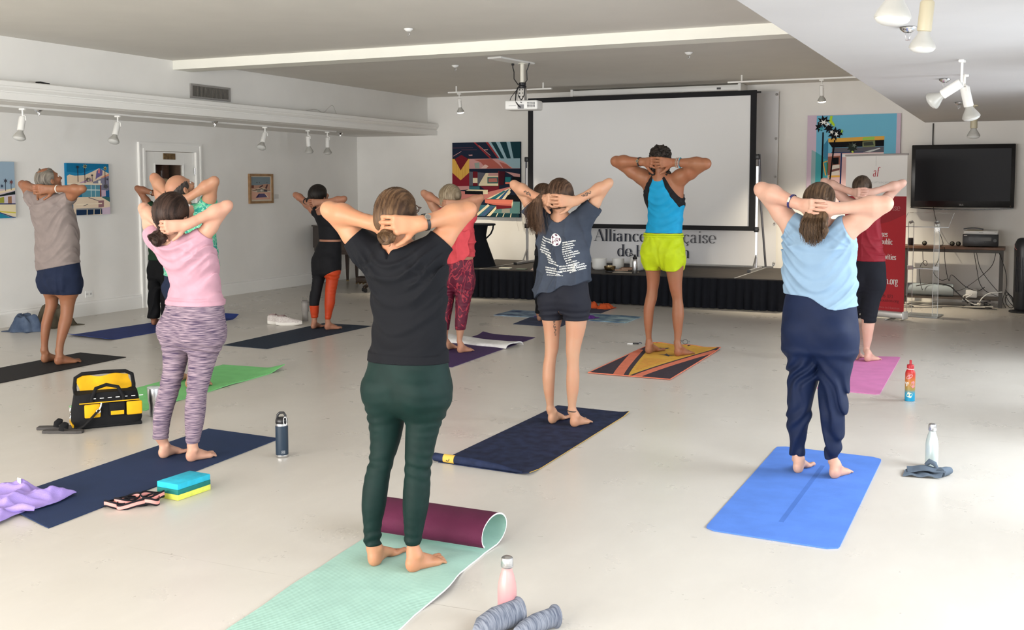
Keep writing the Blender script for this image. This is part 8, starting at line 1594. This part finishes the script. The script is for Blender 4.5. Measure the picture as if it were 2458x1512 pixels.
st_ = empty('side_table',(-0.77,15.60,0),0,'brown-topped metal side table under the television','table'); M_tf = mat('table_metal',(0.055,0.050,0.045),rough=0.5,metal=0.3)
q = MB(); q.rbox((-0.64,-0.20,0.755),(0.64,0.20,0.79),0.004,1); q.build('table_top',mat('walnut_top',(0.12,0.06,0.035),rough=0.5,noise=0.25,nscale=5,stretch=(1,8,1)),st_)
q = MB(); q.box((-0.62,-0.19,0.715),(0.62,-0.15,0.755)); q.box((-0.62,0.15,0.715),(0.62,0.19,0.755)); q.build('apron',M_tf,st_)
for x in (-0.62,0.575):
    for y in (-0.19,0.145): q = MB(); q.box((x,y,0),(x+0.045,y+0.045,0.715)); q.build('leg',M_tf,st_)
q = MB(); q.box((-0.575,-0.16,0.09),(0.575,0.16,0.115)); q.build('lower_shelf',mat('shelf_dark',(0.09,0.075,0.065),rough=0.6),st_)
TZ = 0.79
rc = empty('receiver',(-0.43,15.58,TZ),0,'black audio receiver on the side table under the white player','receiver'); q = MB(); q.rbox((-0.215,-0.17,0.012),(0.215,0.17,0.165),0.006,2); q.build('receiver_case',M_black,rc,smooth=40)
q = MB(); q.box((-0.14,-0.1715,0.085),(0.13,-0.170,0.13)); q.build('display_window',mat('display_glass',(0.02,0.02,0.022),rough=0.1),rc)
q = MB(); q.cyl((0.175,-0.17,0.09),(0.175,-0.185,0.09),0.022,n=18); q.build('volume_knob',M_black,rc,smooth=40); q = MB()
for i in range(7): q.cyl((-0.07+0.022*i,-0.17,0.068),(-0.07+0.022*i,-0.173,0.068),0.004,n=8)
q.build('buttons',mat('button_grey',(0.2,0.2,0.2)),rc); q = MB(); q.box((-0.20,-0.1712,0.148),(-0.16,-0.170,0.155)); q.build('maker_mark',M_white,rc); q = MB()
for x in (-0.17,0.17): 
    for y in (-0.12,0.12): q.cyl((x,y,0),(x,y,0.012),0.018,n=10)
q.build('rubber_feet',M_black,rc)
pl = empty('media_player',(-0.43,15.58,TZ+0.166),0,'flat white media player stacked on the black receiver','player'); q = MB(); q.rbox((-0.205,-0.14,0.0),(0.205,0.14,0.045),0.006,2); q.build('player_case',M_white,pl,smooth=40)
q = MB(); q.box((-0.02,-0.1412,0.022),(0.03,-0.140,0.026)); q.box((0.165,-0.1412,0.03),(0.19,-0.140,0.034)); q.build('front_marks',mat('mark_grey',(0.2,0.2,0.2)),pl)
fit(MB().rbox((-0.10,-0.07,0.0),(0.10,0.07,0.008),0.003,1),'envelope',mat('kraft',(0.55,0.45,0.30)),'pale card under the black folder on the white player','card',(-0.50,15.56,TZ+0.212))
fit(MB().sheet(lambda u,v: (-0.12+0.24*u,-0.08+0.16*v,0.016+0.012*math.sin(math.pi*u)),10,4,0.012),'black_folder',mat('folder_black',(0.012,0.012,0.018),rough=0.4),'black folder on top of the white player','folder',(-0.52,15.56,TZ+0.222),smooth=60)
fit(MB().lathe([(0.036,0.0),(0.037,0.002),(0.037,0.098),(0.034,0.1)],n=24),'speaker_can',M_black,'small black cylinder speaker at the left end of the side table','speaker',(-1.30,15.55,TZ),smooth=40)
def knob_thing(x,lab):
    s_ = empty('puck',(x,15.52,TZ),0,lab,'puck'); q = MB(); q.ball((0,0,0.034),(0.032,0.026,0.032),16,10); q.build('puck_body',M_black,s_,smooth=60); q = MB(); q.ball((0,-0.012,0.036),(0.022,0.020,0.022),14,8); q.build('puck_face',mat('olive_grey',(0.13,0.13,0.10),rough=0.4),s_,smooth=60)
knob_thing(-1.12,'round dark conference puck on the side table behind the clear lectern'); knob_thing(-0.775,'round dark puck right of the coiled leads on the side table, left one of two'); knob_thing(-0.70,'round dark puck right of the coiled leads on the side table, right one of two')
cable([(-1.08,15.95,2.44),(-1.08,15.95,2.2),(-1.075,15.95,1.9)],'black cable dropping from the low ceiling to the television',0.008)
cable([(-1.06,15.95,1.35),(-1.03,15.95,1.2),(-0.98,15.93,1.0),(-0.92,15.8,0.87),(-0.90,15.70,0.80),(-0.92,15.37,0.79),(-0.93,15.36,0.62),(-0.99,15.40,0.45),(-0.90,15.45,0.34),(-0.82,15.45,0.36)],'black cable from the television looping below the side table')
cable([(-1.13,15.38,0.72),(-1.12,15.38,0.58),(-1.09,15.38,0.53),(-1.07,15.38,0.56),(-1.10,15.38,0.60),(-1.16,15.38,0.50),(-1.15,15.40,0.3),(-1.12,15.40,0.2)],'thin black cable with a small curl hanging behind the clear lectern',0.004)
cable([(-0.86,15.36,0.78),(-0.85,15.36,0.6),(-0.82,15.36,0.42),(-0.79,15.37,0.34),(-0.76,15.36,0.42),(-0.60,15.36,0.28),(-0.45,15.36,0.22),(-0.36,15.40,0.27)],'black cable sagging from the middle of the side table to the power strip')
cable([(-0.50,15.38,0.72),(-0.46,15.38,0.5),(-0.42,15.38,0.32),(-0.34,15.36,0.22),(-0.2,15.36,0.16)],'black cable crossing down from the table apron, left one')
cable([(-0.47,15.37,0.72),(-0.42,15.37,0.52),(-0.30,15.36,0.34),(-0.18,15.36,0.2)],'black cable crossing down from the table apron, right one')
cable([(-0.24,15.38,0.72),(-0.28,15.38,0.56),(-0.42,15.38,0.40),(-0.60,15.37,0.25),(-0.72,15.37,0.20)],'black cable swinging from the right end of the side table')
cable([(-0.20,15.38,0.72),(-0.12,15.3,0.5),(-0.10,15.28,0.3),(-0.14,15.28,0.12),(-0.10,15.2,0.03)],'black cable beside the right leg of the side table')
cable([(-1.35,15.15,0.012),(-1.2,15.05,0.012),(-1.3,15.2,0.03),(-1.1,15.25,0.012),(-0.85,15.2,0.012),(-0.7,15.25,0.012),(-0.5,15.15,0.012),(-0.2,15.1,0.012)],'black cable trailing along the floor in front of the side table')
cable([(-1.35,14.95,0.010),(-1.15,14.98,0.010),(-1.0,15.06,0.010),(-0.85,15.08,0.010)],'black cable on the floor beside the clear lectern base')
cable([(-0.62,15.15,0.015)]+[(-0.45+0.17*math.cos(t),15.2+0.10*math.sin(t),0.015+0.006*i) for i,t in enumerate([0.8*j for j in range(22)])],'coil of black cable on the floor under the side table',0.005)
cable([(-0.06+0.05*math.cos(t),15.22+0.03*math.sin(t),0.10+0.09*math.sin(t*0.9)+0.004*i) for i,t in enumerate([0.9*j for j in range(20)])],'tangled black cable between the side table and the tower fan',0.005)
cable([(-0.62,15.36,0.10),(-0.60,15.30,0.16),(-0.5,15.28,0.18),(-0.58,15.26,0.12),(-0.45,15.26,0.05),(-0.38,15.28,0.14),(-0.30,15.30,0.20),(-0.15,15.34,0.22)],'white cable tangled around the power adapters',0.007,M_white)
cable([(-1.2,15.36,0.26),(-1.0,15.34,0.30),(-0.8,15.34,0.28),(-0.7,15.34,0.20),(-0.55,15.30,0.06)],'dark cable lying over the grey rolled mat',0.009)
ps_ = empty('power_strip',(-0.42,15.30,0.0),0.1,'white power strip with plugged adapters on the floor under the side table','power strip'); q = MB(); q.rbox((-0.17,-0.03,0),(0.17,0.03,0.035),0.006,2); q.build('strip_body',mat('strip_beige',(0.66,0.62,0.54),rough=0.5),ps_,smooth=40)
for x in (-0.08,0.0,0.08): q = MB(); q.rbox((x-0.022,-0.02,0.035),(x+0.022,0.02,0.085),0.006,1); q.build('adapter_plug',M_black if x else mat('strip_beige',(0,0,0)),ps_)
fit(MB().rbox((-0.07,-0.05,0),(0.07,0.05,0.10),0.01,2),'router_box',M_white,'white box on the lower shelf of the side table','box',(-0.52,15.52,0.116),smooth=40)
rl = empty('rolled_mat',(-1.035,15.52,0.116),0,'grey rolled mat on the lower shelf behind the clear lectern','mat'); q = MB(); sp = [(0.028+0.062*j/60)*1.0 for j in range(61)]
q.add([(x,sp[j]*math.cos(j*0.33),0.092+sp[j]*math.sin(j*0.33)) for j in range(61) for x in (-0.30,0.29)],[(2*j,2*j+1,2*j+3,2*j+2) for j in range(60)]); q.build('mat_roll',mat('mat_grey_blue',(0.34,0.39,0.42),rough=0.9,bump=0.4,bscale=120),rl,smooth=60)
# clear acrylic lectern
lc = empty('lectern',(-1.01,14.12,0),-0.12,'clear acrylic lectern in front of the side table','lectern'); M_ac = mat('acrylic',(0.96,0.98,0.99),rough=0.03,trans=1.0,ior=1.28,spec=0.5)
M_ae = mat('acrylic_edge',(0.85,0.90,0.93),rough=0.2,alpha=0.75)
q = MB(); q.rbox((-0.20,-0.20,0.0),(0.20,0.20,0.015),0.003,1); q.build('base_plate',mat('acrylic_base',(0.35,0.38,0.40),rough=0.1,alpha=0.7),lc)
for x in (-0.155,0.145):
    q = MB(); q.box((x-0.03,-0.07,0.015),(x+0.03,-0.062,1.13)); q.build('upright_panel',M_ac,lc)
    for xx in (x-0.031,x+0.03): q = MB(); q.box((xx-0.0025,-0.072,0.015),(xx+0.0025,-0.06,1.15)); q.build('panel_edge',M_ae,lc)
    q = MB(); q.rbox((x-0.035,-0.08,0.57),(x+0.035,-0.05,0.62),0.004,1); q.build('shelf_bracket',M_ae,lc)
    q = MB(); q.cyl((x-0.02,-0.075,1.14),(x+0.02,-0.075,1.16),0.018,n=10); q.build('top_fixing',M_ae,lc)
q = MB(); q.box((-0.13,-0.14,0.588),(0.12,0.05,0.596)); q.build('shelf',M_ac,lc); q = MB(); q.box((-0.13,-0.1425,0.587),(0.12,-0.1395,0.597)); q.build('shelf_edge',M_ae,lc)
Mt = Matrix.Translation((0,-0.03,1.18)) @ Matrix.Rotation(math.radians(25),4,'X')
q = MB(); q.box((-0.24,-0.19,-0.004),(0.30,0.19,0.004),M=Mt); q.build('reading_top',M_ac,lc)
q = MB()
for a,b in (((-0.24,-0.193,-0.005),(0.30,-0.187,0.005)),((0.296,-0.19,-0.005),(0.302,0.19,0.005)),((-0.242,-0.19,-0.005),(-0.237,0.19,0.005))): q.box(a,b,M=Mt)
q.build('reading_top_edge',M_ae,lc)
# tower fan at the right edge
tf = empty('tower_fan',(0.09,15.05,0),0.1,'black tower fan at the right edge of the photo','fan'); q = MB(); q.lathe([(0.155,0.0),(0.16,0.006),(0.155,0.018),(0.10,0.028),(0.08,0.045)],n=32); q.build('fan_base',M_black,tf,smooth=40)
q = MB(); pl_ = []
for z,k_ in ((0.04,0.82),(0.08,0.95),(0.80,1.0),(0.88,0.92),(0.925,0.7),(0.94,0.4)): pl_.append([(0.115*k_*math.cos(t),0.105*k_*math.sin(t),z) for t in [2*math.pi*j/28 for j in range(28)]])
q.rings(pl_); q.build('fan_body',mat('fan_plastic',(0.018,0.020,0.024),rough=0.35),tf,smooth=50)
q = MB()
for j in range(11):
    a = -2.55+0.19*j; 
    for z0,z1 in ((0.26,0.40),(0.41,0.55),(0.56,0.70)): q.tube([(0.116*math.cos(a),0.106*math.sin(a),z0),(0.116*math.cos(a),0.106*math.sin(a),z1)],0.0035,4)
q.build('grille_bars',mat('grille_grey',(0.05,0.055,0.065),rough=0.4),tf); tf.children[-1]['kind'] = 'stuff'
q = MB(); q.tube([(-0.10,-0.062,0.90),(-0.118,-0.06,0.86),(-0.112,-0.06,0.82),(-0.09,-0.07,0.79)],0.006,6); q.build('carry_handle',M_chrome,tf,smooth=60)

# ------------------------------------------------------------------ grand piano with its bench in the back corner
pn = empty('grand_piano',(-9.2,14.75,0),0,'dark brown grand piano in the back left corner','piano'); M_pw = mat('piano_wood',(0.030,0.017,0.012),rough=0.35,noise=0.2,nscale=7,coat=0.2)
out = [(-1.08,-0.28),(-1.08,0.85),(-0.2,0.88),(0.25,0.70),(0.42,0.30),(0.55,0.0),(0.72,-0.45),(0.72,-0.90),(-0.2,-0.90),(-0.6,-0.62)]
q = MB(); q.prism(out,0.34,M=Matrix.Translation((0,0,0.60))); q.build('case',M_pw,pn,bevel=0.006)
q = MB(); q.prism([(x*1.02,y*1.02) for x,y in out],0.022,M=Matrix.Translation((0,0,0.942))); q.build('lid',M_pw,pn,bevel=0.004)
q = MB(); q.prism([(x*0.98,y*0.98) for x,y in out],0.05,M=Matrix.Translation((0,0,0.55))); q.build('bottom_rail',M_pw,pn)
for x,y in ((0.38,-0.90+0.0),(-0.98,-0.1),(0.1,0.62)):
    q = MB(); q.rings([[(x+sx_*w,y+sy_*w,z) for sx_,sy_ in ((-1,-1),(1,-1),(1,1),(-1,1))] for z,w in ((0.10,0.032),(0.15,0.030),(0.52,0.050),(0.56,0.055))]); lg = q.build('leg',mat('piano_leg',(0.085,0.050,0.034),rough=0.4),pn)
    q = MB(); q.tube([(x-0.11,y,0.07),(x-0.05,y,0.105),(x+0.05,y,0.105),(x+0.11,y,0.07)],0.016,8); q.tube([(x,y-0.11,0.07),(x,y,0.108),(x,y+0.11,0.07)],0.016,8); q.build('caster_arm',M_pw,lg,smooth=50)
    q = MB()
    for dx,dy in ((-0.11,0),(0.11,0),(0,-0.11)): q.cyl((x+dx-0.012,y+dy,0.030),(x+dx+0.012,y+dy,0.030),0.030,n=14)
    q.build('caster_wheel',M_black,lg,smooth=40)
q = MB(); q.tube([(0.12,-0.6,0.56),(0.09,-0.6,0.46),(0.13,-0.6,0.38),(0.10,-0.6,0.30),(0.12,-0.6,0.22)],0.022,8); q.rbox((-0.02,-0.68,0.10),(0.24,-0.52,0.20),0.02,2); q.build('pedal_lyre',M_pw,pn,smooth=50)
q = MB()
for x in (0.05,0.11,0.17): q.tube([(x,-0.68,0.12),(x,-0.76,0.10)],0.010,6)
q.build('pedals',mat('brass',(0.5,0.38,0.2)),pn,smooth=50)
bn = empty('piano_bench',(-9.85,15.40,0),0,'dark wooden bench with slim tapered legs under the piano','bench'); q = MB(); q.rbox((-0.34,-0.17,0.44),(0.34,0.17,0.50),0.01,2); q.build('seat',M_pw,bn,smooth=40)
for x in (-0.30,0.30):
    for y in (-0.14,0.14): q = MB(); q.rings([[(x+sx_*w,y+sy_*w,z) for sx_,sy_ in ((-1,-1),(1,-1),(1,1),(-1,1))] for z,w in ((0.0,0.014),(0.44,0.028))]); lg = q.build('leg',M_pw,bn); q = MB(); q.box((x-0.016,y-0.016,0.0),(x+0.016,y+0.016,0.02)); q.build('foot_tip',mat('brass',(0.5,0.38,0.2)),lg)
# loose wires left on the cornice ledge
cable([(-8.90,12.15,2.622),(-8.90,12.4,2.625),(-8.92,12.65,2.66),(-8.92,12.85,2.63),(-8.9,12.95,2.70),(-8.9,13.05,2.74),(-8.9,13.12,2.66),(-8.9,13.15,2.62)],'thin grey wire curling on the cornice ledge right of the vent',0.003,mat('wire_grey',(0.40,0.38,0.35)))
fit(MB().tube([(0,-0.08,0.012),(0,-0.03,0.018),(0,0.03,0.012),(0,0.08,0.010)],0.010,6),'clamp_bracket',M_black,'small black bracket lying on the cornice ledge at the left','bracket',(-8.86,7.93,2.615),smooth=50)
